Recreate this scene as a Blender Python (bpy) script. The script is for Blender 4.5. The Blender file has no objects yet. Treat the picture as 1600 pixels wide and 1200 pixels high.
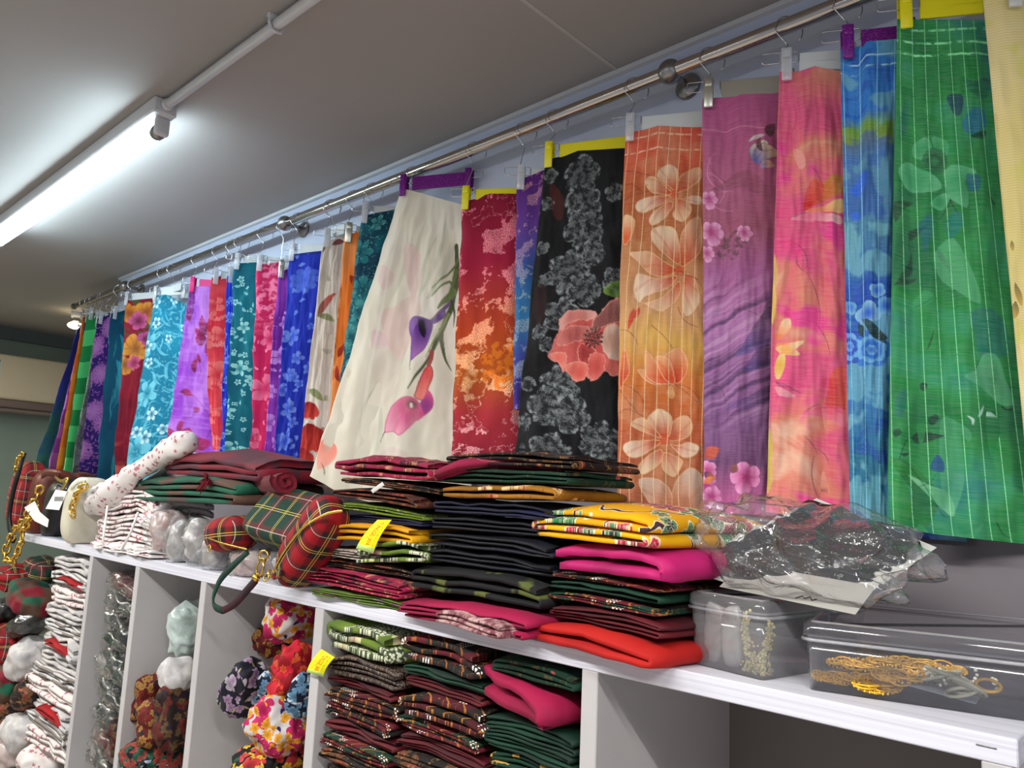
import bpy, math, random
import numpy as np
from mathutils import Vector, Matrix, Euler, noise
sin, cos, pi = math.sin, math.cos, math.pi
sc = bpy.context.scene
COL = sc.collection
random.seed(7)

# ------------------------------------------------------------------ camera
F = 1202.0                                   # focal length in pixels of a 1600 px wide frame
mX = Vector((-1300, 180 - 1300 * .045, F)).normalized()
upv = Vector((.045, -1, 180 / F)).normalized()
X = -mX
Y = upv.cross(X)
R3 = Matrix((X, Y, upv))                     # camera (x right, y down, z forward) -> world
CAM = Vector((0, -1.0, 1.4275))
cd = bpy.data.cameras.new('camera'); cam = bpy.data.objects.new('camera', cd); COL.objects.link(cam)
cd.sensor_width = 36; cd.lens = 36 * F / 1600; cd.clip_start = .02; cd.clip_end = 60
rt = R3 @ Vector((1, 0, 0)); dn = R3 @ Vector((0, 1, 0)); fw = R3 @ Vector((0, 0, 1))
mw = Matrix((rt, -dn, -fw)).transposed().to_4x4(); mw.translation = CAM
cam.matrix_world = mw
sc.camera = cam

# ------------------------------------------------------------------ world, lights, exposure
w = bpy.data.worlds.new('world'); sc.world = w; w.use_nodes = True
w.node_tree.nodes['Background'].inputs[0].default_value = (.80, .86, 1, 1)
w.node_tree.nodes['Background'].inputs[1].default_value = .25
sc.view_settings.view_transform = 'Standard'
sc.view_settings.look = 'None'
sc.view_settings.exposure = 0.22
sc.view_settings.gamma = 1.0
sc.view_settings.use_curve_mapping = False
try: sc.cycles.max_bounces = 8; sc.cycles.transparent_max_bounces = 24; sc.cycles.caustics_reflective = False; sc.cycles.caustics_refractive = False
except Exception: pass
TUBE_E = 25.0                                # emission of the fluorescent tube in view
UPF = .10                                    # share of a tube's light that goes up to the ceiling
TUBE_P = 42.0                                # power of each of the other tubes of the shop, out of frame
def area(name, loc, sx, sy, power, col=(1, .985, .965)):
    l = bpy.data.lights.new(name, 'AREA'); l.shape = 'RECTANGLE'; l.size = sx; l.size_y = sy; l.energy = power; l.color = col
    o = bpy.data.objects.new(name, l); COL.objects.link(o); o.location = loc
    l2 = l.copy(); l2.energy = power * UPF; o2 = bpy.data.objects.new(name, l2); COL.objects.link(o2); o2.location = (loc[0], loc[1], loc[2] - .01); o2.rotation_euler = (pi, 0, 0)
    return o
area('tube_light', (.95, -1.25, 2.42), 1.4, .05, TUBE_P)
area('tube_light', (-.9, -1.45, 2.42), 1.4, .05, TUBE_P)
area('tube_light', (-2.9, -1.45, 2.42), 1.4, .05, TUBE_P)
area('tube_light', (-5.0, -1.3, 2.42), 1.4, .05, TUBE_P * 1.0, (1, .92, .78))

# ------------------------------------------------------------------ helpers
def ray(px, py): return R3 @ Vector((px - 800, py - 600, F))
def at(px, py, y):
    d = ray(px, py); return CAM + d * ((y - CAM.y) / d.y)
def atx(px, py, x):
    d = ray(px, py); return CAM + d * ((x - CAM.x) / d.x)
def atz(px, py, z):
    d = ray(px, py); return CAM + d * ((z - CAM.z) / d.z)
def lin(v):
    v = v / 255.0
    return v / 12.92 if v <= .04045 else ((v + .055) / 1.055) ** 2.4
def c(r, g, b): return (lin(r), lin(g), lin(b), 1.0)

# ---- node language -------------------------------------------------
class S:
    def __init__(s, M, v): s.M = M; s.v = v
    def _b(s, op, o, sw=False): return s.M.m(op, o, s) if sw else s.M.m(op, s, o)
    def __add__(s, o): return s._b('ADD', o)
    __radd__ = __add__
    def __sub__(s, o): return s._b('SUBTRACT', o)
    def __rsub__(s, o): return s._b('SUBTRACT', o, True)
    def __mul__(s, o): return s._b('MULTIPLY', o)
    __rmul__ = __mul__
    def __truediv__(s, o): return s._b('DIVIDE', o)
GROUPS = {}
class M_:
    def __init__(s, nt): s.nt = nt; s.N = nt.nodes; s.L = nt.links
    def put(s, sock, v):
        if isinstance(v, S): s.L.new(v.v, sock)
        elif v is not None: sock.default_value = v
    def m(s, op, a, b=None, c_=None, clamp=False):
        n = s.N.new('ShaderNodeMath'); n.operation = op; n.use_clamp = clamp
        s.put(n.inputs[0], a); s.put(n.inputs[1], b); s.put(n.inputs[2], c_)
        return S(s, n.outputs[0])
    def vm(s, op, a, b=None, out=0):
        n = s.N.new('ShaderNodeVectorMath'); n.operation = op
        s.put(n.inputs[0], a)
        if b is not None: s.put(n.inputs[1], b)
        return S(s, n.outputs[out])
    def sep(s, v):
        n = s.N.new('ShaderNodeSeparateXYZ'); s.put(n.inputs[0], v); return [S(s, o) for o in n.outputs]
    def vec(s, x, y, z=0.0):
        n = s.N.new('ShaderNodeCombineXYZ'); s.put(n.inputs[0], x); s.put(n.inputs[1], y); s.put(n.inputs[2], z); return S(s, n.outputs[0])
    def smooth(s, v, a, b, lo=0.0, hi=1.0):
        n = s.N.new('ShaderNodeMapRange'); n.interpolation_type = 'SMOOTHSTEP'
        for i, q in enumerate((v, a, b, lo, hi)): s.put(n.inputs[i], q)
        return S(s, n.outputs[0])
    def noise(s, v, scale=5, detail=3, rough=.55, dim='2D', out=0, dist=0):
        n = s.N.new('ShaderNodeTexNoise'); n.noise_dimensions = dim
        s.put(n.inputs['Vector'], v); n.inputs['Scale'].default_value = scale; n.inputs['Detail'].default_value = detail
        n.inputs['Roughness'].default_value = rough; n.inputs['Distortion'].default_value = dist
        return S(s, n.outputs[out])
    def vor(s, v, scale, rand=1.0, feat='F1', dim='2D'):
        n = s.N.new('ShaderNodeTexVoronoi'); n.voronoi_dimensions = dim; n.feature = feat
        s.put(n.inputs['Vector'], v); n.inputs['Scale'].default_value = scale; n.inputs['Randomness'].default_value = rand
        return n
    def mix(s, f, a, b, mode='MIX'):
        n = s.N.new('ShaderNodeMix'); n.data_type = 'RGBA'; n.blend_type = mode
        s.put(n.inputs[0], f); s.put(n.inputs[6], a); s.put(n.inputs[7], b); return S(s, n.outputs[2])
    def ramp(s, f, stops, interp='LINEAR'):
        n = s.N.new('ShaderNodeValToRGB'); n.color_ramp.interpolation = interp; e = n.color_ramp.elements
        while len(e) < len(stops): e.new(.5)
        for k, (p, q) in enumerate(stops): e[k].position = p; e[k].color = q
        s.put(n.inputs[0], f); return S(s, n.outputs[0])
    def uv(s):
        n = s.N.new('ShaderNodeUVMap'); n.uv_map = 'UVMap'; return S(s, n.outputs[0])
    def attr(s, name):
        n = s.N.new('ShaderNodeAttribute'); n.attribute_name = name; return (S(s, n.outputs['Color']), S(s, n.outputs['Alpha']))
    def obj(s):
        n = s.N.new('ShaderNodeTexCoord'); return S(s, n.outputs['Object'])
    def warp(s, v, amt, scale, dim='2D', detail=2):
        n = s.noise(v, scale, detail, dim=dim, out=1)
        return s.vm('ADD', v, s.vm('MULTIPLY', s.vm('SUBTRACT', n, (.5, .5, .5)), (amt, amt, amt)))
    def grp(s, name, **kw):
        g = GROUPS.get(name) or BUILD[name]()
        n = s.N.new('ShaderNodeGroup'); n.node_tree = g
        for k, v in kw.items():
            if isinstance(v, tuple) and len(v) == 2: v = (v[0], v[1], 0)
            s.put(n.inputs[k], v)
        return [S(s, o) for o in n.outputs]
    def leaf(s, v, A, B, w, bend=0.0, pa=1.0, pb=1.0, soft=.0015):
        return s.grp('leaf', Vector=v, A=A, B=B, W=w, Bend=bend, PA=pa, PB=pb, Soft=soft)
    def flower(s, v, C, R, n=5.0, rot=0.0, inr=.35, pw=.6, soft=.0015):
        return s.grp('flower', Vector=v, C=C, R=R, N=n, Rot=rot, In=inr, Pow=pw, Soft=soft)
    def scat(s, v, scale, rand=1.0):        # local coordinates in each cell of a scatter, randomly turned
        n = s.vor(v, scale, rand)
        loc = s.vm('SUBTRACT', v, S(s, n.outputs['Position']))
        r, g, b = s.sep(S(s, n.outputs['Color']))
        q = s.N.new('ShaderNodeVectorRotate'); q.rotation_type = 'Z_AXIS'
        s.put(q.inputs['Vector'], loc); s.put(q.inputs['Angle'], r * 6.28)
        return S(s, q.outputs[0]), r, g, b
def newgroup(name, ins, outs):
    g = bpy.data.node_groups.new(name, 'ShaderNodeTree'); GROUPS[name] = g
    for n, t in ins: g.interface.new_socket(n, in_out='INPUT', socket_type=t)
    for n in outs: g.interface.new_socket(n, in_out='OUTPUT', socket_type='NodeSocketFloat')
    M = M_(g); gi = g.nodes.new('NodeGroupInput'); go = g.nodes.new('NodeGroupOutput')
    return g, M, {n: S(M, gi.outputs[n]) for n, t in ins}, go
V_, F_ = 'NodeSocketVector', 'NodeSocketFloat'
def b_leaf():
    g, M, i, go = newgroup('leaf', [('Vector', V_), ('A', V_), ('B', V_), ('W', F_), ('Bend', F_), ('PA', F_), ('PB', F_), ('Soft', F_)], ['Mask', 'T', 'Sd'])
    p = M.vm('SUBTRACT', i['Vector'], i['A']); d = M.vm('SUBTRACT', i['B'], i['A'])
    L2 = M.vm('DOT_PRODUCT', d, d, 1); L = M.m('SQRT', L2)
    t = M.vm('DOT_PRODUCT', p, d, 1) / L2
    px, py, _ = M.sep(p); dx, dy, _ = M.sep(d)
    cr = (px * dy - py * dx) / L
    tc = M.m('MAXIMUM', M.m('MINIMUM', t, .9999), .0001)
    cr = cr - i['Bend'] * L * tc * (1 - tc) * 4.0
    pr = M.m('POWER', tc, i['PA']) * M.m('POWER', 1 - tc, i['PB'])
    tm = i['PA'] / (i['PA'] + i['PB'])
    pm = M.m('POWER', tm, i['PA']) * M.m('POWER', 1 - tm, i['PB'])
    wd = i['W'] * pr / pm
    inside = M.m('LESS_THAN', M.m('ABSOLUTE', t - .5), .5)
    mk = M.smooth(wd - M.m('ABSOLUTE', cr), 0.0, i['Soft']) * inside
    M.L.new(mk.v, go.inputs[0]); M.L.new(t.v, go.inputs[1]); M.L.new((cr / M.m('MAXIMUM', wd, .0003)).v, go.inputs[2])
    return g
def b_flower():
    g, M, i, go = newgroup('flower', [('Vector', V_), ('C', V_), ('R', F_), ('N', F_), ('Rot', F_), ('In', F_), ('Pow', F_), ('Soft', F_)], ['Mask', 'Rr', 'Pet'])
    x, y, _ = M.sep(M.vm('SUBTRACT', i['Vector'], i['C']))
    r = M.m('SQRT', x * x + y * y); th = M.m('ARCTAN2', y, x)
    pet = M.m('ABSOLUTE', M.m('COSINE', th * i['N'] * .5 + i['Rot']))
    rp = i['R'] * (i['In'] + (1 - i['In']) * M.m('POWER', pet, i['Pow']))
    M.L.new(M.smooth(rp - r, 0.0, i['Soft']).v, go.inputs[0]); M.L.new((r / i['R']).v, go.inputs[1]); M.L.new(pet.v, go.inputs[2])
    return g
BUILD = {'leaf': b_leaf, 'flower': b_flower}


# ---- the same painting language evaluated on the vertices of a dense cloth (stored as a colour attribute)
_rs = np.random.RandomState(11); _PERM = _rs.permutation(256); _GR = _rs.rand(256) * 2 * pi; _R3 = _rs.rand(256, 3); _J = _rs.rand(256, 2)
def _h(ix, iy): return _PERM[(_PERM[ix & 255] + iy) & 255]
def pnoise(x, y):
    ix = np.floor(x).astype(int); iy = np.floor(y).astype(int); fx = x - ix; fy = y - iy
    def g(a, b):
        t = _GR[_h(ix + a, iy + b)]; return np.cos(t) * (fx - a) + np.sin(t) * (fy - b)
    u = fx * fx * fx * (fx * (fx * 6 - 15) + 10); v = fy * fy * fy * (fy * (fy * 6 - 15) + 10)
    n0 = g(0, 0) * (1 - u) + g(1, 0) * u; n1 = g(0, 1) * (1 - u) + g(1, 1) * u
    return (n0 * (1 - v) + n1 * v) * 1.5
def _c4(a, n):
    a = np.asarray(a, dtype=float); return np.broadcast_to(a, (n, 4)) if a.ndim == 1 else a
class NPM:
    OPS = {'SQRT': np.sqrt, 'ABSOLUTE': np.abs, 'COSINE': np.cos, 'SINE': np.sin, 'FLOOR': np.floor, 'FRACT': lambda a: a - np.floor(a)}
    OP2 = {'MAXIMUM': np.maximum, 'MINIMUM': np.minimum, 'POWER': np.power, 'ARCTAN2': np.arctan2, 'LESS_THAN': lambda a, b: (a < b) * 1.0, 'GREATER_THAN': lambda a, b: (a > b) * 1.0, 'SUBTRACT': np.subtract}
    def __init__(s, UV): s._uv = np.column_stack([UV, np.zeros(len(UV))]); s.n = len(UV)
    def uv(s): return s._uv
    def m(s, op, a, b=None, c_=None, clamp=False): return s.OPS[op](a) if op in s.OPS else s.OP2[op](a, b)
    def vm(s, op, a, b=None, out=0):
        a = np.asarray(a, dtype=float); b = np.asarray(b, dtype=float)
        return {'ADD': lambda: a + b, 'SUBTRACT': lambda: a - b, 'MULTIPLY': lambda: a * b, 'DOT_PRODUCT': lambda: (a * b).sum(-1)}[op]()
    def sep(s, v): return v[..., 0], v[..., 1], v[..., 2]
    def vec(s, x, y, z=0.0): x = np.asarray(x); return np.column_stack([x, np.broadcast_to(y, x.shape), np.broadcast_to(z, x.shape)])
    def smooth(s, v, a, b, lo=0.0, hi=1.0):
        t = np.clip((v - a) / (b - a), 0, 1); return lo + (hi - lo) * t * t * (3 - 2 * t)
    def noise(s, v, scale=5, detail=3, rough=.55, dim='2D', out=0, dist=0, o=0.0):
        x = v[:, 0] * scale + 17.3 + o; y = v[:, 1] * scale + 5.7 + o * 1.7
        if dist: q = pnoise(x + 9, y + 4) * dist; x = x + q; y = y + pnoise(x + 31, y + 8) * dist
        t = np.zeros(len(x)); a = 1.0; A = 0
        for k in range(int(detail) + 1): t += a * pnoise(x * 2 ** k, y * 2 ** k); A += a; a *= rough
        return .5 + .5 * t / A * 1.15
    def mix(s, f, a, b, mode='MIX'):
        a, b = _c4(a, s.n), _c4(b, s.n); f = np.clip(np.broadcast_to(np.asarray(f, dtype=float), (s.n,)), 0, 1)[:, None]; return a * (1 - f) + b * f
    def ramp(s, f, stops, interp='LINEAR'):
        xs = [q[0] for q in stops]; return np.column_stack([np.interp(f, xs, [q[1][k] for q in stops]) for k in range(4)])
    def warp(s, v, amt, scale, dim='2D', detail=2):
        r = v.copy(); r[:, 0] += (s.noise(v, scale, detail) - .5) * amt; r[:, 1] += (s.noise(v, scale, detail, o=40) - .5) * amt; return r
    def leaf(s, v, A, B, w, bend=0.0, pa=1.0, pb=1.0, soft=.0015):
        px, py = v[:, 0] - A[0], v[:, 1] - A[1]; dx, dy = B[0] - A[0], B[1] - A[1]; L2 = dx * dx + dy * dy + 1e-12; L = L2 ** .5
        t = (px * dx + py * dy) / L2; tc = np.clip(t, .0001, .9999); cr = (px * dy - py * dx) / L - bend * L * tc * (1 - tc) * 4
        tm = pa / (pa + pb); wd = w * (tc ** pa * (1 - tc) ** pb) / (tm ** pa * (1 - tm) ** pb)
        return s.smooth(wd - np.abs(cr), 0, soft) * (np.abs(t - .5) < .5), t, cr / np.maximum(wd, .0003)
    def flower(s, v, C, R, n=5.0, rot=0.0, inr=.35, pw=.6, soft=.0015):
        x, y = v[:, 0] - C[0], v[:, 1] - C[1]; r = np.sqrt(x * x + y * y); pet = np.abs(np.cos(np.arctan2(y, x) * n * .5 + rot))
        return s.smooth(R * (inr + (1 - inr) * pet ** pw) - r, 0, soft), r / R, pet
    def scat(s, v, scale, rand=1.0):
        x, y = v[:, 0] * scale, v[:, 1] * scale; ix = np.floor(x).astype(int); iy = np.floor(y).astype(int); best = np.full(len(x), 1e9); bx = np.zeros(len(x)); by = np.zeros(len(x)); bh = np.zeros(len(x), int)
        for a in (-1, 0, 1):
            for b in (-1, 0, 1):
                h = _h(ix + a, iy + b); cx = ix + a + _J[h, 0] * rand; cy = iy + b + _J[h, 1] * rand; d = (x - cx) ** 2 + (y - cy) ** 2; k = d < best
                best[k] = d[k]; bx[k] = (x - cx)[k]; by[k] = (y - cy)[k]; bh[k] = h[k]
        r, g, b = _R3[bh].T; ca, sa = np.cos(r * 6.28), np.sin(r * 6.28); bx /= scale; by /= scale
        return np.column_stack([bx * ca - by * sa, bx * sa + by * ca, bx * 0]), r, g, b

MATS = {}
def mat(name, fn, rough=.8, metal=0.0, spec=.3, bump=0.0, bscale=300, trans=0.0, sheen=0.0, em=None, coat=0.0, bdim='2D', alpha=1.0, sss=0):
    """fn(M) -> colour tuple / socket, or dict(color=, metal=, rough=, bump=)"""
    if name in MATS: return MATS[name]
    m = bpy.data.materials.new(name); m.use_nodes = True; M = M_(m.node_tree); b = M.N['Principled BSDF']
    r = fn(M) if callable(fn) else fn
    if not isinstance(r, dict): r = {'color': r}
    M.put(b.inputs['Base Color'], r['color']); M.put(b.inputs['Roughness'], r.get('rough', rough)); M.put(b.inputs['Metallic'], r.get('metal', metal))
    b.inputs['Specular IOR Level'].default_value = spec
    b.inputs['Transmission Weight'].default_value = trans; b.inputs['Sheen Weight'].default_value = sheen
    b.inputs['Coat Weight'].default_value = coat
    M.put(b.inputs['Alpha'], r.get('alpha', alpha))
    if em: b.inputs['Emission Color'].default_value = em[0]; b.inputs['Emission Strength'].default_value = em[1]
    if bump or 'bump' in r:
        h = r.get('bump') or M.noise(M.obj() if bdim == '3D' else M.uv(), bscale, 3, dim=bdim)
        n = M.N.new('ShaderNodeBump'); n.inputs['Strength'].default_value = r.get('bstr', bump); n.inputs['Distance'].default_value = .002
        M.put(n.inputs['Height'], h); M.L.new(n.outputs[0], b.inputs['Normal'])
    MATS[name] = m; return m
def film(name, col=(1, 1, 1, 1), haze=.12, gloss=1.0, bs=60, bstr=.5, rough=.12, hazecol=(.9, .92, .95, 1)):
    """thin clear plastic: see-through, with Fresnel reflections and a little milky scatter"""
    if name in MATS: return MATS[name]
    m = bpy.data.materials.new(name); m.use_nodes = True; M = M_(m.node_tree); N = M.N; N.remove(N['Principled BSDF']); out = N['Material Output']
    tr = N.new('ShaderNodeBsdfTransparent'); tr.inputs[0].default_value = col
    gl = N.new('ShaderNodeBsdfGlossy'); gl.inputs['Roughness'].default_value = rough
    df = N.new('ShaderNodeBsdfDiffuse'); df.inputs[0].default_value = hazecol
    lw = N.new('ShaderNodeLayerWeight'); lw.inputs['Blend'].default_value = .5
    bp = N.new('ShaderNodeBump'); bp.inputs['Strength'].default_value = bstr; bp.inputs['Distance'].default_value = .01
    M.put(bp.inputs['Height'], M.noise(M.obj(), bs, 4, .6, dim='3D', dist=.6))
    for q in (gl, lw): M.L.new(bp.outputs[0], q.inputs['Normal'])
    f = M.m('MULTIPLY', M.m('POWER', S(M, lw.outputs['Facing']), 4.0) * .9 + .045, gloss, clamp=True)
    a = N.new('ShaderNodeMixShader'); a.inputs[0].default_value = haze; M.L.new(tr.outputs[0], a.inputs[1]); M.L.new(df.outputs[0], a.inputs[2])
    b = N.new('ShaderNodeMixShader'); M.L.new(f.v, b.inputs[0]); M.L.new(a.outputs[0], b.inputs[1]); M.L.new(gl.outputs[0], b.inputs[2])
    M.L.new(b.outputs[0], out.inputs[0]); MATS[name] = m; return m

# ---- mesh language --------------------------------------------------
BASE = {}
def mk(name, V, Fc, mt, parent=None, uv=None, smooth=True, label=None, cat=None, group=None, kind=None, base=None, flip=False):
    me = bpy.data.meshes.new(name); o = bpy.data.objects.new(name, me); COL.objects.link(o)
    if parent is not None: org = BASE[parent.name]; o.parent = parent
    else:
        A = np.array(V, dtype=float).reshape(-1, 3)
        org = Vector(base) if base is not None else Vector(((A[:, 0].min() + A[:, 0].max()) / 2, (A[:, 1].min() + A[:, 1].max()) / 2, A[:, 2].min()))
        o.location = org
    BASE[o.name] = org
    me.from_pydata([tuple(Vector(p) - org) for p in V], [], Fc)
    if uv is not None:
        ul = me.uv_layers.new(name='UVMap')
        fl = []
        if len(uv) == len(V):
            for f in Fc:
                for i in f: fl += [uv[i][0], uv[i][1]]
        else:
            for q in uv: fl += [q[0], q[1]]
        ul.data.foreach_set('uv', fl)
    if mt: me.materials.append(mt)
    if smooth: me.polygons.foreach_set('use_smooth', [True] * len(me.polygons))
    me.update()
    tag(o, label, cat, group, kind); return o
def tag(o, label=None, cat=None, group=None, kind=None):
    if label: o['label'] = label
    if cat: o['category'] = cat
    if group: o['group'] = group
    if kind: o['kind'] = kind
    return o
def thing(name, loc, label=None, cat=None, group=None, kind=None):
    o = bpy.data.objects.new(name, None); COL.objects.link(o); o.location = loc; o.empty_display_size = .05
    BASE[o.name] = Vector(loc); return tag(o, label, cat, group, kind)
class MB:
    def __init__(s): s.V = []; s.F = []
    def add(s, V, Fc):
        k = len(s.V); s.V += [Vector(v) for v in V]; s.F += [tuple(i + k for i in f) for f in Fc]; return s
    def box(s, a, b, M=None):
        x0, y0, z0 = a; x1, y1, z1 = b
        V = [Vector(p) for p in ((x0, y0, z0), (x1, y0, z0), (x1, y1, z0), (x0, y1, z0), (x0, y0, z1), (x1, y0, z1), (x1, y1, z1), (x0, y1, z1))]
        if M: V = [M @ v for v in V]
        return s.add(V, [(0, 3, 2, 1), (4, 5, 6, 7), (0, 1, 5, 4), (1, 2, 6, 5), (2, 3, 7, 6), (3, 0, 4, 7)])
    def rbox(s, a, b, r, M=None, seg=2):        # box with rounded vertical and horizontal edges
        a = Vector(a); b = Vector(b); r = min(r, min((b[i] - a[i]) / 2 * .98 for i in range(3)))
        rows = []; V = []; Fc = []
        prof = [(r * (1 - sin(pi / 2 * k / seg)), r * (1 - cos(pi / 2 * k / seg))) for k in range(seg + 1)]
        zs = [(a.z + q[1], q[0]) for q in prof] + [(b.z - q[1], q[0]) for q in reversed(prof)]
        for z, ins in zs:
            ring = []
            cr = max(r - ins, .0001) if ins < r else .0001
            for cx, cy, a0 in ((b.x - r, a.y + r, -90), (b.x - r, b.y - r, 0), (a.x + r, b.y - r, 90), (a.x + r, a.y + r, 180)):
                for k in range(seg + 1):
                    t = math.radians(a0 + 90 * k / seg); ring.append(Vector((cx + cr * cos(t), cy + cr * sin(t), z)))
            rows.append(len(V)); V += ring
        n = 4 * (seg + 1)
        for j in range(len(rows) - 1):
            for i in range(n): Fc.append((rows[j] + i, rows[j] + (i + 1) % n, rows[j + 1] + (i + 1) % n, rows[j + 1] + i))
        Fc.append(tuple(reversed(range(n)))); Fc.append(tuple(rows[-1] + i for i in range(n)))
        if M: V = [M @ v for v in V]
        return s.add(V, Fc)
    def tube(s, pts, r, n=8, closed=False, cap=True):
        P = [Vector(p) for p in pts]; m = len(P); V = []; Fc = []
        rr = r if isinstance(r, (list, tuple)) else [r] * m
        prev = None
        for i in range(m):
            t = (P[(i + 1) % m] - P[i - 1]) if closed or 0 < i < m - 1 else (P[1] - P[0] if i == 0 else P[-1] - P[-2])
            t = t.normalized() if t.length > 1e-9 else Vector((0, 0, 1))
            if prev is None:
                u = t.orthogonal().normalized()
            else:
                u = prev - t * prev.dot(t); u = u.normalized() if u.length > 1e-6 else t.orthogonal().normalized()
            prev = u; v = t.cross(u)
            V += [P[i] + (u * cos(2 * pi * k / n) + v * sin(2 * pi * k / n)) * rr[i] for k in range(n)]
        for i in range(m if closed else m - 1):
            j = (i + 1) % m
            for k in range(n): Fc.append((i * n + k, i * n + (k + 1) % n, j * n + (k + 1) % n, j * n + k))
        if cap and not closed: Fc += [tuple(reversed(range(n))), tuple((m - 1) * n + k for k in range(n))]
        return s.add(V, Fc)
    def sphere(s, cpt, r, n=8, m=6, sc_=(1, 1, 1), M=None):
        V = []; Fc = []; cpt = Vector(cpt)
        for j in range(m + 1):
            ph = pi * j / m
            for i in range(n):
                q = Vector((r * sc_[0] * sin(ph) * cos(2 * pi * i / n), r * sc_[1] * sin(ph) * sin(2 * pi * i / n), r * sc_[2] * cos(ph)))
                V.append(cpt + (M @ q if M else q))
        for j in range(m):
            for i in range(n): Fc.append((j * n + i, (j + 1) * n + i, (j + 1) * n + (i + 1) % n, j * n + (i + 1) % n))
        return s.add(V, Fc)
    def torus(s, cpt, R, r, Mx, n=10, m=5, sx=1.0):
        pts = [Vector(cpt) + Mx @ Vector((R * sx * cos(2 * pi * k / n), R * sin(2 * pi * k / n), 0)) for k in range(n)]
        return s.tube(pts, r, m, closed=True)
    def out(s, name, mt, parent=None, smooth=True, uvs='box', **kw):
        uv = None
        if uvs == 'box':
            uv = []
            for f in s.F:
                n = (s.V[f[1]] - s.V[f[0]]).cross(s.V[f[2]] - s.V[f[1]]); a = [abs(q) for q in n]; k = a.index(max(a))
                for i in f:
                    p = s.V[i]; uv.append((p.y, p.z) if k == 0 else (p.x, p.z) if k == 1 else (p.x, p.y))
            if len(uv) == len(s.V): uv = None
        return mk(name, s.V, s.F, mt, parent, uv, smooth, **kw)
def sharp(o, ang=35):
    me = o.data
    try:
        me.set_sharp_from_angle(angle=math.radians(ang))
    except Exception: pass
    return o

# ------------------------------------------------------------------ plain materials
def paint(col, amt=.04, sc_=3):
    def f(M):
        n = M.noise(M.obj(), sc_, 4, dim='3D')
        return M.mix(M.smooth(n, .3, .7) * amt, col, (col[0] * .5, col[1] * .5, col[2] * .5, 1))
    return f
m_ceil = mat('ceiling_paint', paint(c(168, 164, 160), .15, 1.2), .7, bump=.1, bscale=40, bdim='3D')
m_wall = mat('wall_paint', paint(c(196, 206, 226), .06, 2), .55)
m_farwall = mat('far_wall_paint', paint(c(140, 158, 146), .2, 2), .7)
m_soffit = mat('far_wall_dark_strip', paint(c(100, 112, 112), .1), .8)
m_floor = mat('floor_tiles', paint(c(176, 168, 158), .3, 4), .5)
def grainboard(M):
    x, y, z = M.sep(M.obj())
    n = M.noise(M.vec(x * 1.2, y * 30, z * 160), 1.0, 4, .6, dim='3D', dist=.4)
    return {'color': M.mix(M.smooth(n, .35, .7), c(222, 222, 230), c(196, 196, 206)), 'bump': n, 'bstr': .25}
m_board = mat('white_woodgrain_laminate', grainboard, .45)
m_board_in = mat('white_laminate_panel', paint(c(190, 187, 186), .12, 6), .5)
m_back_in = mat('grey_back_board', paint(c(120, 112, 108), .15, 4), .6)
m_chrome = mat('polished_steel', lambda M: c(190, 184, 176), .16, 1.0, .5)
m_castmetal = mat('cast_steel_bracket', lambda M: c(150, 148, 146), .32, 1.0)
m_wire = mat('chrome_wire', lambda M: c(205, 205, 208), .18, 1.0)
m_white_pl = mat('white_enamel', lambda M: c(214, 216, 218), .4)
m_gold = mat('gold_metal', lambda M: c(232, 190, 90), .24, 1.0)
m_goldj = mat('yellow_gold_jewellery', lambda M: c(255, 200, 60), .3, .45, .6)
m_palegold = mat('pale_gold_bells', lambda M: c(248, 236, 160), .25, .35, .6)
m_black_pl = mat('black_plastic', lambda M: c(22, 22, 24), .4)
m_paper = mat('white_paper', lambda M: c(232, 232, 228), .8)

# ------------------------------------------------------------------ the room
ZC = 2.488
def struct(name, a, b, mt, **k): return MB().box(a, b).out(name, mt, smooth=False, kind='structure', **k)
struct('floor', (-6.6, -4.2, -.05), (2.6, 2.2, 0), m_floor)
struct('ceiling', (-6.6, -4.2, ZC), (2.6, 2.2, ZC + .06), m_ceil)
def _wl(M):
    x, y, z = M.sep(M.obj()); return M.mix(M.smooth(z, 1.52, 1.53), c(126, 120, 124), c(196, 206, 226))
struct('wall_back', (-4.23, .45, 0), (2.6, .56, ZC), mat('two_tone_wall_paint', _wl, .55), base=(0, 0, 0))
struct('wall_recess', (-6.5, 2.0, 0), (-4.1, 2.1, ZC), m_farwall)
struct('wall_left', (-6.55, -4.2, 0), (-6.4, 2.1, ZC), m_farwall)
struct('wall_front', (-6.5, -4.2, 0), (2.6, -4.1, ZC), m_wall)
struct('wall_right', (2.5, -4.2, 0), (2.6, .56, ZC), m_wall)
# thin bead between the wall panel and the ceiling, and the joint of the ceiling boards
MB().box((-4.23, .436, ZC - .012), (2.5, .4499, ZC - .0005)).out('trim_1', m_white_pl, smooth=False, kind='structure')
MB().box((-1.05, -3.9, ZC - .0012), (-1.04, .436, ZC + .001)).out('trim_2', mat('ceiling_joint', lambda M: c(186, 184, 182), .8), smooth=False, kind='structure')
struct('trim_3', (-6.4, -4.1, 2.40), (-6.37, 2.0, ZC), m_soffit)  # darker strip along the top of the far wall

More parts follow.
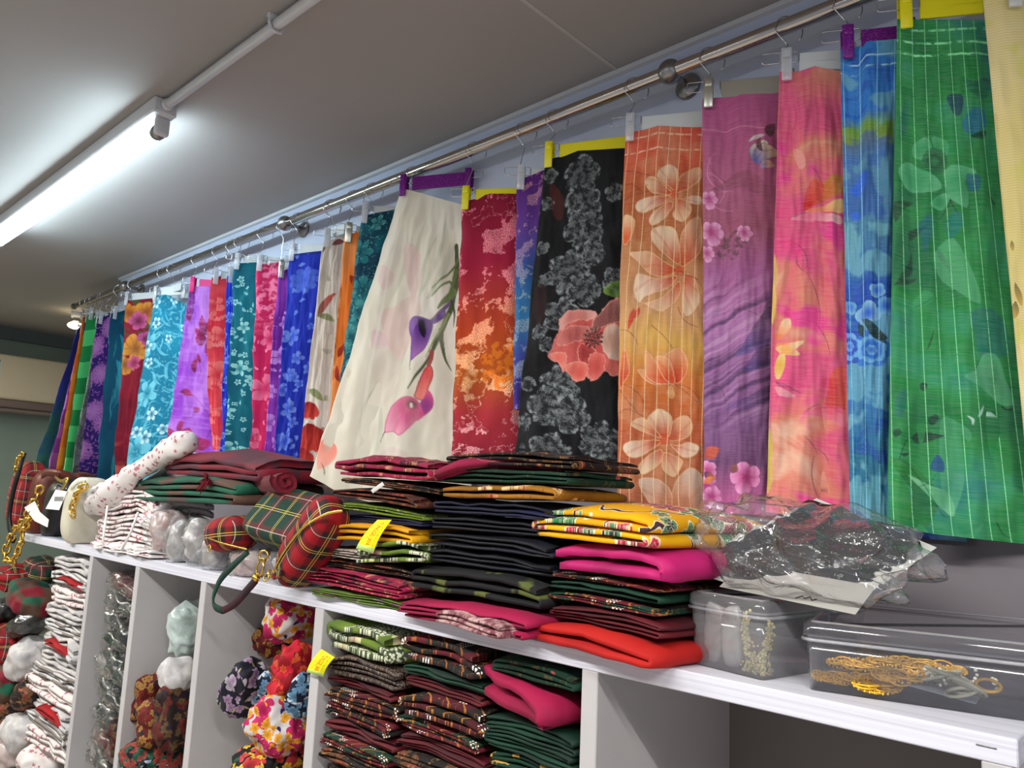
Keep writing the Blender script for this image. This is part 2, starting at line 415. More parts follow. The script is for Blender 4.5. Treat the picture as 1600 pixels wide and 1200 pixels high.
# ------------------------------------------------------------------ shelving unit
ST = 1.20                                   # top of the board
TH = .029
su = thing('shelving_unit', (-1.9, .2, 0), 'white woodgrain shelving unit with open cubbies running under the hanging cloths', 'shelves')
sharp(MB().rbox((-3.69, 0, ST - TH), (-.185, .428, ST), .0015, seg=1).out('top_board', m_board, su, smooth=False))
DV = [(-2.89, -2.862), (-2.50, -2.47), (-2.06, -2.03), (-1.508, -1.475), (-.764, -.733), (-.22, -.19)]
for a, b in DV:
    MB().rbox((a, .001, .03), (b, .428, ST - TH), .0015, seg=1).out('divider', m_board_in, su, smooth=False)
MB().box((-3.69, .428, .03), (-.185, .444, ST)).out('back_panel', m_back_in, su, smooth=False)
MB().box((-3.66, .002, .0), (-.185, .42, .03)).out('bottom_board', m_board_in, su, smooth=False)
for i in range(5):
    a = DV[i][1]; b = DV[i + 1][0]; z = {0: .25, 1: .30, 2: .34, 3: .775, 4: .60}[i]
    MB().box((a, .004, z - .025), (b, .428, z)).out('cubby_shelf', m_board_in, su, smooth=False)
MB().box((-3.66, .004, .175), (-2.89, .428, .20)).out('cubby_shelf', m_board_in, su, smooth=False)
p = at(1541, 1166, 0)
MB().tube([at(1525, 1163, -.0006), at(1557, 1170, -.0006)], .0007, 6).out('staple', m_castmetal, su)

# ------------------------------------------------------------------ hanging rail
RY, RZ, RR = .37, 2.378, .016
rail = thing('hanging_rail', (-2.0, RY, RZ), 'polished steel rail below the ceiling carrying the hangers', 'rail')
MB().tube([(-4.64, RY, RZ), (1.2, RY, RZ)], RR, 20).out('pole', m_chrome, rail)
MB().tube([(-4.655, RY, RZ), (-4.64, RY, RZ)], RR + .002, 20).out('end_cap', m_castmetal, rail)
def bracket(x):
    br = MB().sphere((x, RY, RZ), .0275, 16, 10).out('bracket', m_castmetal, rail)
    MB().tube([(x, RY + .015, RZ), (x, .44, RZ)], .0085, 12).out('pin', m_castmetal, br)
    V = MB(); V.tube([(x, .4499, RZ), (x, .444, RZ), (x, .440, RZ), (x, .430, RZ)], [.031, .031, .027, .012], 24)
    V.out('flange', m_castmetal, br)
def xr(px, y0=RY):                       # x on the rail for an image column
    lo, hi = -4.6, 1.2
    for _ in range(40):
        m = (lo + hi) / 2; q = R3.transposed() @ (Vector((m, y0, RZ)) - CAM)
        if 800 + F * q.x / q.z < px: lo = m
        else: hi = m
    return lo
bracket(xr(1047)); bracket(xr(446)); bracket(xr(196))

# ------------------------------------------------------------------ ceiling light and conduit
LY = -.217
lf = thing('fluorescent_light', (-2.9, LY, ZC), 'long white fluorescent batten light glowing on the ceiling', 'light')
b = MB().rbox((-3.82, LY - .032, ZC - .045), (-2.105, LY + .032, ZC), .004, seg=1); sharp(b.out('housing', m_white_pl, lf, smooth=False))
m_tube = mat('lit_tube', lambda M: c(240, 250, 255), .4, em=((.72, .91, 1, 1), TUBE_E))
TY = LY + .008
MB().tube([(-3.78, TY, ZC - .078), (-2.165, TY, ZC - .078)], .0185, 20).out('tube', m_tube, lf)
for x, s in ((-2.14, 1), (-3.80, -1)):
    h = MB().rbox((x - .012 - .0, TY - .02, ZC - .095), (x + .012, TY + .02, ZC - .044), .008).out('lamp_holder', m_white_pl, lf)
    MB().tube([(x - .034 * s, TY, ZC - .078), (x - .010 * s, TY, ZC - .078)], .021, 20).out('collar', m_castmetal, h)
cn = thing('electrical_conduit', (-1.4, LY, ZC), 'pale round conduit running along the ceiling from the light', 'conduit')
MB().tube([(-2.10, LY, ZC - .02), (.22, LY, ZC - .02)], .0125, 16).out('pipe', m_white_pl, cn)
MB().tube([(-2.104, LY, ZC - .02), (-2.085, LY, ZC - .02)], .016, 16).out('coupling', m_white_pl, cn)
for x in (-1.52, -.4):
    cl = MB(); cl.tube([(x, LY - .016, ZC), (x, LY - .018, ZC - .02), (x, LY - .012, ZC - .034), (x, LY, ZC - .037), (x, LY + .012, ZC - .034), (x, LY + .018, ZC - .02), (x, LY + .016, ZC)], .004, 6)
    cl.box((x - .006, LY - .022, ZC - .008), (x + .006, LY + .022, ZC)); cl.out('clip', m_white_pl, cn, smooth=False)
# small spot lamp at the end of the rail
P = atz(118, 505, 2.415)
sl = thing('ceiling_spotlight', (P.x, P.y, ZC), 'small lit ceiling spotlight beyond the left end of the rail', 'light')
MB().tube([(P.x, P.y, ZC), (P.x, P.y, 2.45)], .03, 14).out('base', m_white_pl, sl)
MB().tube([(P.x, P.y, 2.45), (P.x, P.y, 2.425)], [.018, .03], 14).out('neck', m_castmetal, sl)
MB().sphere((P.x, P.y, 2.40), .045, 14, 8, (1.1, 1, .5)).out('lamp', mat('spot_glow', lambda M: c(255, 235, 190), .5, em=((1, .82, .5, 1), 9)), sl)

# ------------------------------------------------------------------ air conditioner on the far wall
ac = thing('air_conditioner', (-6.3, .2, 1.86), 'cream wall-mounted air conditioner on the far left wall', 'air conditioner')
m_ac = mat('cream_plastic', paint(c(226, 214, 184), .05), .35)
sharp(MB().rbox((-6.40, -.55, 1.955), (-6.12, 1.15, 2.26), .02).out('casing', m_ac, ac), 50)
MB().rbox((-6.40, -.54, 1.90), (-6.15, 1.14, 1.956), .008).out('air_outlet', mat('grey_plastic', lambda M: c(128, 112, 104), .5), ac)
MB().rbox((-6.39, -.53, 1.875), (-6.19, 1.13, 1.8995), .006).out('louvre', mat('grey_plastic_dark', lambda M: c(150, 134, 124), .5), ac)
st = MB().box((-6.1198, .26, 1.99), (-6.1188, .405, 2.22)).out('energy_label', mat('label_paper', lambda M: c(214, 222, 212), .7), ac, smooth=False, label='white energy label with a green band')
for z0, z1, cc in ((2.205, 2.216, c(60, 90, 90)), (2.188, 2.200, c(90, 150, 110)), (2.166, 2.178, c(170, 180, 60)), (2.03, 2.034, c(190, 120, 110)), (2.10, 2.104, c(110, 110, 110)), (2.075, 2.079, c(110, 110, 110))):
    MB().box((-6.1188, .275, z0), (-6.1184, .395 if z1 - z0 > .006 else .37, z1)).out('printed_band', mat('ink%d' % int(z0 * 1000), lambda M, q=cc: q, .7), st, smooth=False)

# ------------------------------------------------------------------ hanging cloths
class Cloth:
    def __init__(s, top, bot, yt, yb, **k):
        s.top, s.bot, s.yt, s.yb = top, bot, yt, yb; s.k = k
        a, b = s.P3(0, 0), s.P3(1, 0); c_, d = s.P3(0, 1), s.P3(1, 1)
        s.W = ((b - a).length + (d - c_).length) / 2; s.L = ((c_ - a).length + (d - b).length) / 2
        s.pxW = abs(top[-1][0] - top[0][0] + bot[-1][0] - bot[0][0]) / 2; s.m = s.W / max(s.pxW, 1)
    @staticmethod
    def _poly(pl, u):
        x0, x1 = pl[0][0], pl[-1][0]; x = x0 + (x1 - x0) * u
        if len(pl) == 2 or u <= 0 or u >= 1:
            if u >= 1 and len(pl) > 2: a, b = pl[-2], pl[-1]
            elif u <= 0 and len(pl) > 2: a, b = pl[0], pl[1]
            else: a, b = pl[0], pl[-1]
        else:
            a, b = pl[-2], pl[-1]
            for i in range(len(pl) - 1):
                if pl[i][0] <= x <= pl[i + 1][0]: a, b = pl[i], pl[i + 1]; break
        t = (x - a[0]) / (b[0] - a[0]) if b[0] != a[0] else 0
        return x, a[1] + (b[1] - a[1]) * t
    def px(s, u, v):
        a = s._poly(s.top, u); b = s._poly(s.bot, u); cv = s.k.get('curve', 0) * 4 * v * (1 - v)
        return a[0] + (b[0] - a[0]) * v + cv, a[1] + (b[1] - a[1]) * v
    def yy(s, u, v):
        a = s.yt[0] + (s.yt[1] - s.yt[0]) * u; b = s.yb[0] + (s.yb[1] - s.yb[0]) * u
        q = v ** s.k.get('yp', 1.0); return a + (b - a) * q
    def P3(s, u, v): x, y = s.px(u, v); return at(x, y, s.yy(u, v))
    def uvp(s, x, y):
        u = v = .5
        for _ in range(25):
            X0, Y0 = s.px(u, v); e = 1e-3
            Xu, Yu = s.px(u + e, v); Xv, Yv = s.px(u, v + e)
            a, b, c_, d = (Xu - X0) / e, (Xv - X0) / e, (Yu - Y0) / e, (Yv - Y0) / e
            D = a * d - b * c_
            if abs(D) < 1e-6: break
            du = ((x - X0) * d - b * (y - Y0)) / D; dv = (a * (y - Y0) - c_ * (x - X0)) / D
            u = min(1.6, max(-.6, u + du)); v = min(1.5, max(-.5, v + dv))
        return (u * s.W, v * s.L)
    def build(s, name, mt, step=9.0, th=.009, rip=.004, nf=1.6, seed=0, ext=1.14, paint=None, **kw):
        pxH = max(abs(s.bot[0][1] - s.top[0][1]), 40)
        nu = int(max(10, s.pxW * ext / step)); nv = int(max(24, pxH / step)); nb = 6
        rnd = random.Random(seed); ph = rnd.random() * 6.28; ph2 = rnd.random() * 6.28
        uf = np.linspace(0, 1, nu + 1); ub = np.linspace(1, 0, nb + 1); v = np.linspace(0, 1, nv + 1)
        ur = np.concatenate([uf, ub]); side = np.concatenate([np.zeros(nu + 1), np.ones(nb + 1)]); n = len(ur)
        U, Vv = np.meshgrid(ur, v); Sd = np.broadcast_to(side, U.shape); UE = U * ext
        def poly(pl):
            xs = np.array([q[0] for q in pl], float); ys = np.array([q[1] for q in pl], float); x = xs[0] + (xs[-1] - xs[0]) * UE
            y = np.interp(x, xs, ys); k = x > xs[-1]; sl = (ys[-1] - ys[-2]) / (xs[-1] - xs[-2]); return x, np.where(k, ys[-1] + sl * (x - xs[-1]), y)
        ax, ay = poly(s.top); bx, by = poly(s.bot); X_ = ax + (bx - ax) * Vv + s.k.get('curve', 0) * 4 * Vv * (1 - Vv); Y_ = ay + (by - ay) * Vv
        ya = s.yt[0] + (s.yt[1] - s.yt[0]) * UE; yb = s.yb[0] + (s.yb[1] - s.yb[0]) * UE; yy = ya + (yb - ya) * Vv ** s.k.get('yp', 1.0)
        RM = np.array(R3); D = np.stack([X_ - 800, Y_ - 600, np.full_like(X_, F)], -1) @ RM.T; T = (yy - CAM.y) / D[..., 1]; P = np.array(CAM) + D * T[..., None]
        d = rip * (.35 + .9 * Vv) * (np.sin(2 * pi * nf * U + ph + 1.1 * Vv) + .5 * np.sin(2 * pi * nf * 2.3 * U + ph2 - 1.7 * Vv))
        d += .005 * pnoise(UE * 5 + seed * 7.7, Vv * 6) * (1 + Vv) + .0025 * pnoise(UE * 14 + seed, Vv * 18)
        # soft diagonal creases running down from the clip
        d += .0035 * np.maximum(0, 1 - Vv * 2.2) * np.sin(UE * 9 - Vv * 16 + ph)
        d *= np.minimum(1, Vv * 9 + .12)
        e = np.where((U > 0) & (U < 1), np.sqrt(np.maximum(0, 1 - np.abs(2 * U - 1) ** 6)), 0)
        half = th / 2 * e * (.35 + .65 * np.minimum(1, (1 - Vv) * 26) ** .5) * (.5 + .5 * np.minimum(1, Vv * 8 + .2)); half = np.maximum(half, .0004) * np.where(Sd == 0, 1, -1)
        P[..., 0] += d * .25 - .2425 * half; P[..., 1] += -d - .97 * half; P[..., 1] = np.minimum(P[..., 1], .4475)
        P = P.reshape(-1, 3); UV = np.stack([UE * s.W, Vv * s.L], -1).reshape(-1, 2)
        base = ((P[:, 0].min() + P[:, 0].max()) / 2, (P[:, 1].min() + P[:, 1].max()) / 2, P[:, 2].min())
        J, I = np.meshgrid(np.arange(nv), np.arange(n), indexing='ij'); I2 = (I + 1) % n
        Q = np.stack([J * n + I, (J + 1) * n + I, (J + 1) * n + I2, J * n + I2], -1).reshape(-1, 4)
        me = bpy.data.meshes.new(name); o = bpy.data.objects.new(name, me); COL.objects.link(o); o.location = base; BASE[o.name] = Vector(base)
        cap = [list(range(n))[::-1], [nv * n + i for i in range(n)]]
        me.vertices.add(len(P)); me.vertices.foreach_set('co', (P - np.array(base)).astype(np.float32).ravel())
        li = np.concatenate([Q.ravel(), cap[0], cap[1]]); cnt = np.concatenate([np.full(len(Q), 4), [n, n]]); st = np.concatenate([[0], np.cumsum(cnt)[:-1]])
        me.loops.add(len(li)); me.loops.foreach_set('vertex_index', li.astype(np.int32)); me.polygons.add(len(cnt)); me.polygons.foreach_set('loop_start', st.astype(np.int32)); me.polygons.foreach_set('loop_total', cnt.astype(np.int32))
        me.update(calc_edges=True); me.polygons.foreach_set('use_smooth', [True] * (len(cnt) - 2) + [False, False])
        ul = me.uv_layers.new(name='UVMap'); ul.data.foreach_set('uv', UV[li].astype(np.float32).ravel())
        if paint is not None:
            M = NPM(UV); r_ = paint(M, Pt(M, s)); msk = None
            if isinstance(r_, tuple) and len(r_) == 2: r_, msk = r_
            col = np.array(_c4(r_, M.n)); col[:, 3] = 1 if msk is None else np.clip(msk, 0, 1); at_ = me.attributes.new('Paint', 'FLOAT_COLOR', 'POINT'); at_.data.foreach_set('color', np.clip(col, 0, 1).astype(np.float32).ravel())
        me.materials.append(mt); me.update(); return tag(o, kw.get('label'), kw.get('cat'), kw.get('group'))

class Pt:                                    # painter: motifs of one cloth, placed by where they are on it
    def __init__(s, M, C): s.M = M; s.C = C; s.v = M.uv(); s.m = C.m
    def P(s, q): return s.C.uvp(*q)
    def leaf(s, A, B, w, bend=0, pa=1, pb=1, soft=1.5):
        return s.M.leaf(s.v, s.P(A), s.P(B), w * s.m, bend, pa, pb, soft * s.m)
    def flower(s, Cq, R, n=5, rot=0, inr=.35, pw=.6, soft=1.5):
        return s.M.flower(s.v, s.P(Cq), R * s.m, float(n), rot, inr, pw, soft * s.m)
    def poly(s, pts, org=None, sc_=1.0, soft=1.5, C=None):
        q = [(org[0] + x / sc_, org[1] + y / sc_) for x, y in pts] if org else pts
        n = len(q); sm = []
        for i in range(n):
            a, b, c_, d = [np.array(q[(i + k) % n], float) for k in (-1, 0, 1, 2)]
            for t in (0, .33, .67): sm.append(.5 * (2 * b + (c_ - a) * t + (2 * a - 5 * b + 4 * c_ - d) * t * t + (3 * b - a - 3 * c_ + d) * t ** 3))
        P = np.array([s.P(z) for z in sm]); so = soft * s.m; v = s.v[:, :2]; out = np.zeros(len(v)); tt = np.zeros(len(v)); sd = np.ones(len(v)) * -1
        lo, hi = P.min(0) - 3 * so, P.max(0) + 3 * so; k = np.where((v[:, 0] > lo[0]) & (v[:, 0] < hi[0]) & (v[:, 1] > lo[1]) & (v[:, 1] < hi[1]))[0]
        if len(k):
            X_ = v[k]; ins = np.zeros(len(k), bool); dm = np.full(len(k), 1e9)
            for i in range(len(P)):
                a, b = P[i], P[(i + 1) % len(P)]; e = b - a; w_ = X_ - a; t = np.clip((w_ @ e) / (e @ e + 1e-15), 0, 1); dm = np.minimum(dm, ((w_ - t[:, None] * e) ** 2).sum(1))
                cr = ((a[1] > X_[:, 1]) != (b[1] > X_[:, 1])) & (X_[:, 0] < (b[0] - a[0]) * (X_[:, 1] - a[1]) / (b[1] - a[1] + 1e-15) + a[0]); ins ^= cr
            d = np.sqrt(dm) * np.where(ins, 1, -1); out[k] = s.M.smooth(d, -so * .5, so * .5)
            c0 = np.array(s.P((org[0] + C[0] / sc_, org[1] + C[1] / sc_) if org else C)) if C else P.mean(0); r = np.sqrt(((X_ - c0) ** 2).sum(1)); tt[k] = r / (np.sqrt(((P - c0) ** 2).sum(1)).max() + 1e-9); sd[k] = d / (s.m * 1.0)
        return out, tt, sd
    def fill(s, col, pts, inner, outer=None, line=None, a=1.0, org=None, sc_=1.0, C=None, veins=0, lw=1.6, soft=1.4, shade=0.0):
        M = s.M
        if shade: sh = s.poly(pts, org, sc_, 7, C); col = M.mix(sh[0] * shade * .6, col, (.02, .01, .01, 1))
        mk_, t, sd = s.poly(pts, org, sc_, soft, C); q = inner if outer is None else M.mix(M.smooth(t, .12, .95), inner, outer)
        if veins:
            c0 = s.P((org[0] + C[0] / sc_, org[1] + C[1] / sc_) if org else C) if C else None
            if c0: th = np.arctan2(s.v[:, 1] - c0[1], s.v[:, 0] - c0[0]); q = M.mix(M.smooth(np.cos(th * veins + 3 * t), .7, 1) * .3, q, inner)
        if line is not None: q = M.mix(M.smooth(np.abs(sd - lw * .5), lw * .8, lw * .2) * .8, q, line)
        return M.mix(mk_ * a, col, q)
    def stroke(s, col, pts, w0, w1, tint, a=1.0, org=None, sc_=1.0):
        q = [(org[0] + x / sc_, org[1] + y / sc_) for x, y in pts] if org else pts; P = [np.array(z, float) for z in q]; n = len(P); sm = []
        for i in range(n - 1):
            a_, b, c_, d = P[max(0, i - 1)], P[i], P[i + 1], P[min(n - 1, i + 2)]
            for t in (0, .25, .5, .75): sm.append(.5 * (2 * b + (c_ - a_) * t + (2 * a_ - 5 * b + 4 * c_ - d) * t * t + (3 * b - a_ - 3 * c_ + d) * t ** 3))
        sm.append(P[-1]); Q = np.array([s.P(z) for z in sm]); v = s.v[:, :2]; mk_ = np.zeros(len(v)); N_ = len(Q) - 1; mw = max(w0, w1) * s.m * 1.5
        for i in range(N_):
            p0, p1 = Q[i], Q[i + 1]; lo = np.minimum(p0, p1) - mw; hi = np.maximum(p0, p1) + mw; k = np.where((v[:, 0] > lo[0]) & (v[:, 0] < hi[0]) & (v[:, 1] > lo[1]) & (v[:, 1] < hi[1]))[0]
            if not len(k): continue
            e = p1 - p0; w_ = v[k] - p0; t = np.clip((w_ @ e) / (e @ e + 1e-15), 0, 1); d = np.sqrt(((w_ - t[:, None] * e) ** 2).sum(1)); f = (i + t) / N_; wd = (w0 + (w1 - w0) * f) * s.m / 2
            mk_[k] = np.maximum(mk_[k], s.M.smooth(wd - d, -.5 * s.m, .6 * s.m))
        return s.M.mix(mk_ * a, col, tint)
    def paint(s, col, res, tint, tint2=None, a=1.0, line=None, veins=0):
        mk_, t, sd = res; M = s.M
        q = tint if tint2 is None else M.mix(M.smooth(t, 0.0, 1.0), tint, tint2)
        if veins: q = M.mix(M.smooth(M.m('COSINE', sd * veins), .55, 1.0) * .35, q, line or (.9, .6, .4, 1))
        if line is not None: q = M.mix(M.smooth(M.m('ABSOLUTE', sd), .80, .96), q, line)
        return M.mix(mk_ * a, col, q)
    def blossom(s, col, Cq, R, n, rot, inner, outer, line, sq=1.0, wr=.32, a=1.0, seed=0, arc=360, pa=.7, pb=.4):
        rnd = random.Random(seed + 5)
        for k in range(n):
            t = math.radians(rot + arc * k / n + rnd.uniform(-8, 8)); RR_ = R * rnd.uniform(.8, 1.12)
            B = (Cq[0] + RR_ * cos(t), Cq[1] + RR_ * sin(t) * sq)
            bd = rnd.uniform(-.06, .06); col = s.M.mix(s.leaf(Cq, B, RR_ * wr * 1.12, bd, pa, pb, 4)[0] * .35 * a, col, tuple(q * .35 for q in inner[:3]) + (1,))
            col = s.paint(col, s.leaf(Cq, B, RR_ * wr, bd, pa, pb), inner, outer, a, line, 6)
        return col
def two(M, v, sc_, a, b, lo=.35, hi=.65, detail=3, seed=0):
    return M.mix(M.smooth(M.noise(M.vm('ADD', v, (seed, seed * .7, 0)), sc_, detail), lo, hi), a, b)
def weave(M, v, col, amt=.10):
    n = M.noise(M.vm('MULTIPLY', v, (26, 620, 1)), 1, 2); return M.mix(M.smooth(n, .35, .65) * amt, col, M.mix(.22, col, (1, 1, 1, 1)))
def pin(M, v, col, step, lc, ph=0.0, wdt=.035, slope=0.0, al=.8):
    x, y, _ = M.sep(v)
    f = M.m('FRACT', (x + y * slope) / step + ph + 8)
    d = M.m('ABSOLUTE', f - .5)
    dash = M.smooth(M.noise(M.vm('MULTIPLY', v, (40, 260, 1)), 1, 2), .25, .5, .35, 1.0)
    return M.mix(M.smooth(d, wdt, wdt * .4) * dash * al, col, lc)
def hband(M, v, col, y0, wd, lc, al=.9, wob=.004):
    x, y, _ = M.sep(v)
    yy = y + (M.noise(M.vm('MULTIPLY', v, (22, 3, 1)), 1, 2) - .5) * wob
    n = M.smooth(M.noise(M.vm('MULTIPLY', v, (60, 60, 1)), 1, 2), .3, .6)
    return M.mix(M.smooth(M.m('ABSOLUTE', yy - y0), wd, wd * .3) * n * al, col, lc)
def sflower(M, v, col, scale, R, n, petal, heart, thr=.6, inr=.35, pw=.6, line=None, rand=.85, off=(0, 0, 0), a=1.0):
    loc, r, g, b = M.scat(M.vm('ADD', v, off), scale, rand)
    mk_, rr, pet = M.flower(loc, (0, 0), (g * .5 + .7) * R, float(n), 0.0, inr, pw, R * .06)
    on = M.m('LESS_THAN', b, thr)
    q = M.mix(M.smooth(rr, .05, .7), heart, petal)
    if line: q = M.mix(M.smooth(pet, .30, .12) * .8, q, line)
    return M.mix(mk_ * on * a, col, q)
def sleaf(M, v, col, scale, L, w, tint, tint2, thr=.6, off=(0, 0, 0), bend=.2, rand=1.0, a=1.0, line=None):
    loc, r, g, b = M.scat(M.vm('ADD', v, off), scale, rand)
    mk_, t, sd = M.leaf(loc, (-L / 2, 0), (L / 2, 0), w, bend, .8, 1.0, w * .12)
    q = M.mix(t, tint, tint2)
    if line: q = M.mix(M.smooth(M.m('ABSOLUTE', sd), .25, .05), q, line)
    return M.mix(mk_ * M.m('LESS_THAN', b, thr) * a, col, q)
def glitter(M, v, mask, col, lc, sc_=900):
    n = M.smooth(M.noise(v, sc_, 2), .52, .66); return M.mix(mask * n, col, lc)
W_ = (1, 1, 1, 1)

CL = {}
def C_(key, top, bot, yt=(.36, .43), yb=(.35, .42), **k):
    def wid(pl, y): return (at(*pl[-1], y) - at(*pl[0], y)).length
    wt, wb = wid(top, yt[0]), wid(bot, yb[0]); nar = .012 * max(0, min(1, (.09 - wt) / .05))      # narrow strips hang a little deeper
    yt = (yt[0] + nar, min(.415, yt[0] + nar + .45 * wt)); yb = (yb[0] + nar, min(.42, yb[0] + nar + .45 * wb))
    CL[key] = Cloth(top, bot, yt, yb, **k); CL[key].ext = max(1.12, min(1.25, .11 / max(CL[key].W, .01))) if key not in ('c20', 'c28') else 1.12; return CL[key]
C_('c01', [(122, 515), (136, 500)], [(58, 722), (78, 735)], (.35, .41), (.33, .38))
C_('c02', [(133, 505), (140, 500)], [(76, 735), (92, 738)], (.35, .41), (.32, .37))
C_('c03', [(130, 496), (138, 490)], [(88, 738), (100, 740)], (.34, .40), (.31, .37))
C_('c04', [(137, 492), (160, 486)], [(98, 742), (120, 745)], (.345, .41), (.305, .37))
C_('c05', [(152, 505), (162, 497)], [(107, 748), (133, 750)], (.355, .41), (.30, .36))
C_('c06', [(152, 498), (175, 488)], [(122, 750), (157, 752)], (.345, .42), (.295, .37))
C_('c07', [(174, 490), (196, 484)], [(150, 752), (184, 752)], (.345, .42), (.30, .38))
C_('c08', [(197, 470), (241, 466)], [(178, 750), (206, 748)], (.345, .43), (.32, .40))
C_('c09', [(242, 462), (262, 460), (293, 478)], [(193, 757), (258, 742)], (.345, .43), (.31, .39))
C_('c10', [(297, 448), (331, 447)], [(258, 700), (342, 712)], (.35, .43), (.31, .39))
C_('c11', [(331, 434), (356, 430)], [(331, 702), (350, 705)], (.35, .43), (.33, .41), curve=-7)
C_('c12', [(355, 432), (366, 428)], [(344, 705), (362, 706)], (.35, .43), (.33, .40))
C_('c13', [(366, 412), (401, 410)], [(352, 716), (396, 720)], (.35, .43), (.32, .40))
C_('c14', [(401, 414), (438, 410)], [(392, 742), (418, 745)], (.35, .43), (.33, .40))
C_('c15', [(434, 424), (454, 420)], [(413, 745), (430, 746)], (.36, .43), (.33, .40))
C_('c16', [(453, 398), (504, 392)], [(427, 748), (464, 745)], (.35, .43), (.31, .39))
C_('c17', [(505, 376), (540, 372)], [(460, 762), (514, 768)], (.35, .43), (.27, .38))
C_('c18', [(539, 368), (564, 362)], [(508, 745), (534, 750)], (.345, .40), (.29, .36))
C_('c19', [(565, 338), (626, 326)], [(516, 690), (575, 720)], (.335, .43), (.265, .36))
C_('c20', [(626, 296), (640, 297), (723, 320)], [(487, 744), (548, 778), (712, 812)], (.33, .425), (.14, .30), yp=1.5)
C_('c21', [(722, 316), (742, 316), (762, 303), (808, 303)], [(706, 722), (808, 722)], (.335, .43), (.31, .40))
C_('c22', [(807, 284), (852, 266)], [(803, 640), (850, 640)], (.35, .43), (.34, .41))
C_('c23', [(852, 250), (880, 246), (905, 236), (978, 232)], [(803, 716), (968, 732)], (.34, .43), (.27, .38), yp=1.3)
C_('c24', [(977, 208), (1010, 203), (1030, 197), (1099, 200)], [(964, 786), (1104, 800)], (.34, .43), (.32, .41), curve=-4)
C_('c25', [(1098, 155), (1135, 158), (1160, 148), (1220, 146)], [(1099, 800), (1202, 805)], (.345, .43), (.33, .41))
C_('c26', [(1218, 112), (1248, 114), (1275, 104), (1314, 112)], [(1196, 800), (1340, 818)], (.34, .43), (.32, .40))
C_('c27', [(1313, 78), (1343, 84), (1356, 66), (1404, 62)], [(1328, 818), (1394, 830)], (.345, .43), (.34, .41))
C_('c28', [(1402, 30), (1430, 36), (1536, 32)], [(1386, 822), (1440, 832), (1600, 850)], (.335, .43), (.33, .42))
C_('c29', [(1536, 0), (1600, -10)], [(1604, 720), (1690, 740)], (.33, .42), (.33, .42))

def pal(key): return lambda fn: PAT.__setitem__(key, fn)
PAT = {}; POST = {}
def post(key): return lambda fn: POST.__setitem__(key, fn)
def simple_grad(M, v, L, stops):
    x, y, _ = M.sep(M.warp(v, .03, 9)); return M.ramp(y / L, stops)

@pal('c01')
def _(M, p): return M.mix(M.smooth(M.noise(p.v, 6, 2), .4, .6) * .5, simple_grad(M, p.v, p.C.L, [(0, c(44, 40, 130)), (.45, c(44, 60, 150)), (.65, c(40, 110, 100)), (1, c(60, 130, 110))]), c(40, 60, 160))
@pal('c02')
def _(M, p):
    x, y, _ = M.sep(p.v); b = M.m('FRACT', y / .16)
    return M.mix(M.m('GREATER_THAN', b, .5), simple_grad(M, p.v, p.C.L, [(0, c(90, 30, 120)), (1, c(150, 80, 190))]), c(178, 110, 205))
@pal('c03')
def _(M, p): x, y, _ = M.sep(p.v); return M.mix(M.m('GREATER_THAN', M.m('FRACT', y / .2), .5), c(255, 116, 26), c(255, 140, 44))
@pal('c04')
def _(M, p):
    x, y, _ = M.sep(p.v); a = M.m('GREATER_THAN', M.m('FRACT', y / .17), .5); b = M.m('GREATER_THAN', M.m('FRACT', x / .16 + .2), .6)
    q = M.mix(a, c(30, 152, 80), c(90, 222, 130)); return M.mix(b * .5, q, c(60, 200, 120))
def mums(bg, p1, p2, dk):
    def f(M, p):
        v = M.warp(p.v, .008, 30)
        col = M.mix(M.smooth(M.noise(v, 5, 2), .4, .6), bg, dk)
        col = sleaf(M, v, col, 48, .022, .0035, p1, p1, .9, a=.8)
        n = M.vor(v, 7.5, .8); loc = M.vm('SUBTRACT', v, S(M, n.outputs['Position'])); lx, ly, _ = M.sep(loc)
        r = M.m('SQRT', lx * lx + ly * ly); th = M.m('ARCTAN2', ly, lx)
        e = M.smooth(M.m('ABSOLUTE', M.m('SINE', th * 9 + M.noise(v, 40, 2) * 7)), .15, .45)
        return M.mix(M.smooth(r + M.noise(v, 60, 2) * .03, .075, .062) * e, col, M.mix(M.smooth(r, .01, .05), p2, p1))
    return f
PAT['c05'] = mums(c(96, 104, 104), c(150, 156, 152), c(120, 130, 124), c(110, 112, 116))
PAT['c06'] = mums(c(52, 24, 110), c(172, 104, 178), c(200, 130, 200), c(44, 18, 96))
@pal('c07')
def _(M, p):
    v = M.warp(p.v, .02, 12); col = two(M, v, 5, c(10, 88, 112), c(8, 70, 100))
    for B, w, bd in (((178, 600), 12, .3), ((160, 690), 14, -.3), ((185, 560), 8, .2)): col = p.paint(col, p.leaf((B[0], B[1] - 40), (B[0] - 6, B[1] + 40), w, bd), c(50, 170, 190), c(20, 120, 150), .8)
    return M.mix(M.smooth(M.noise(M.vm('MULTIPLY', v, (30, 4, 1)), 1, 3), .58, .7) * .5, col, c(70, 190, 200))
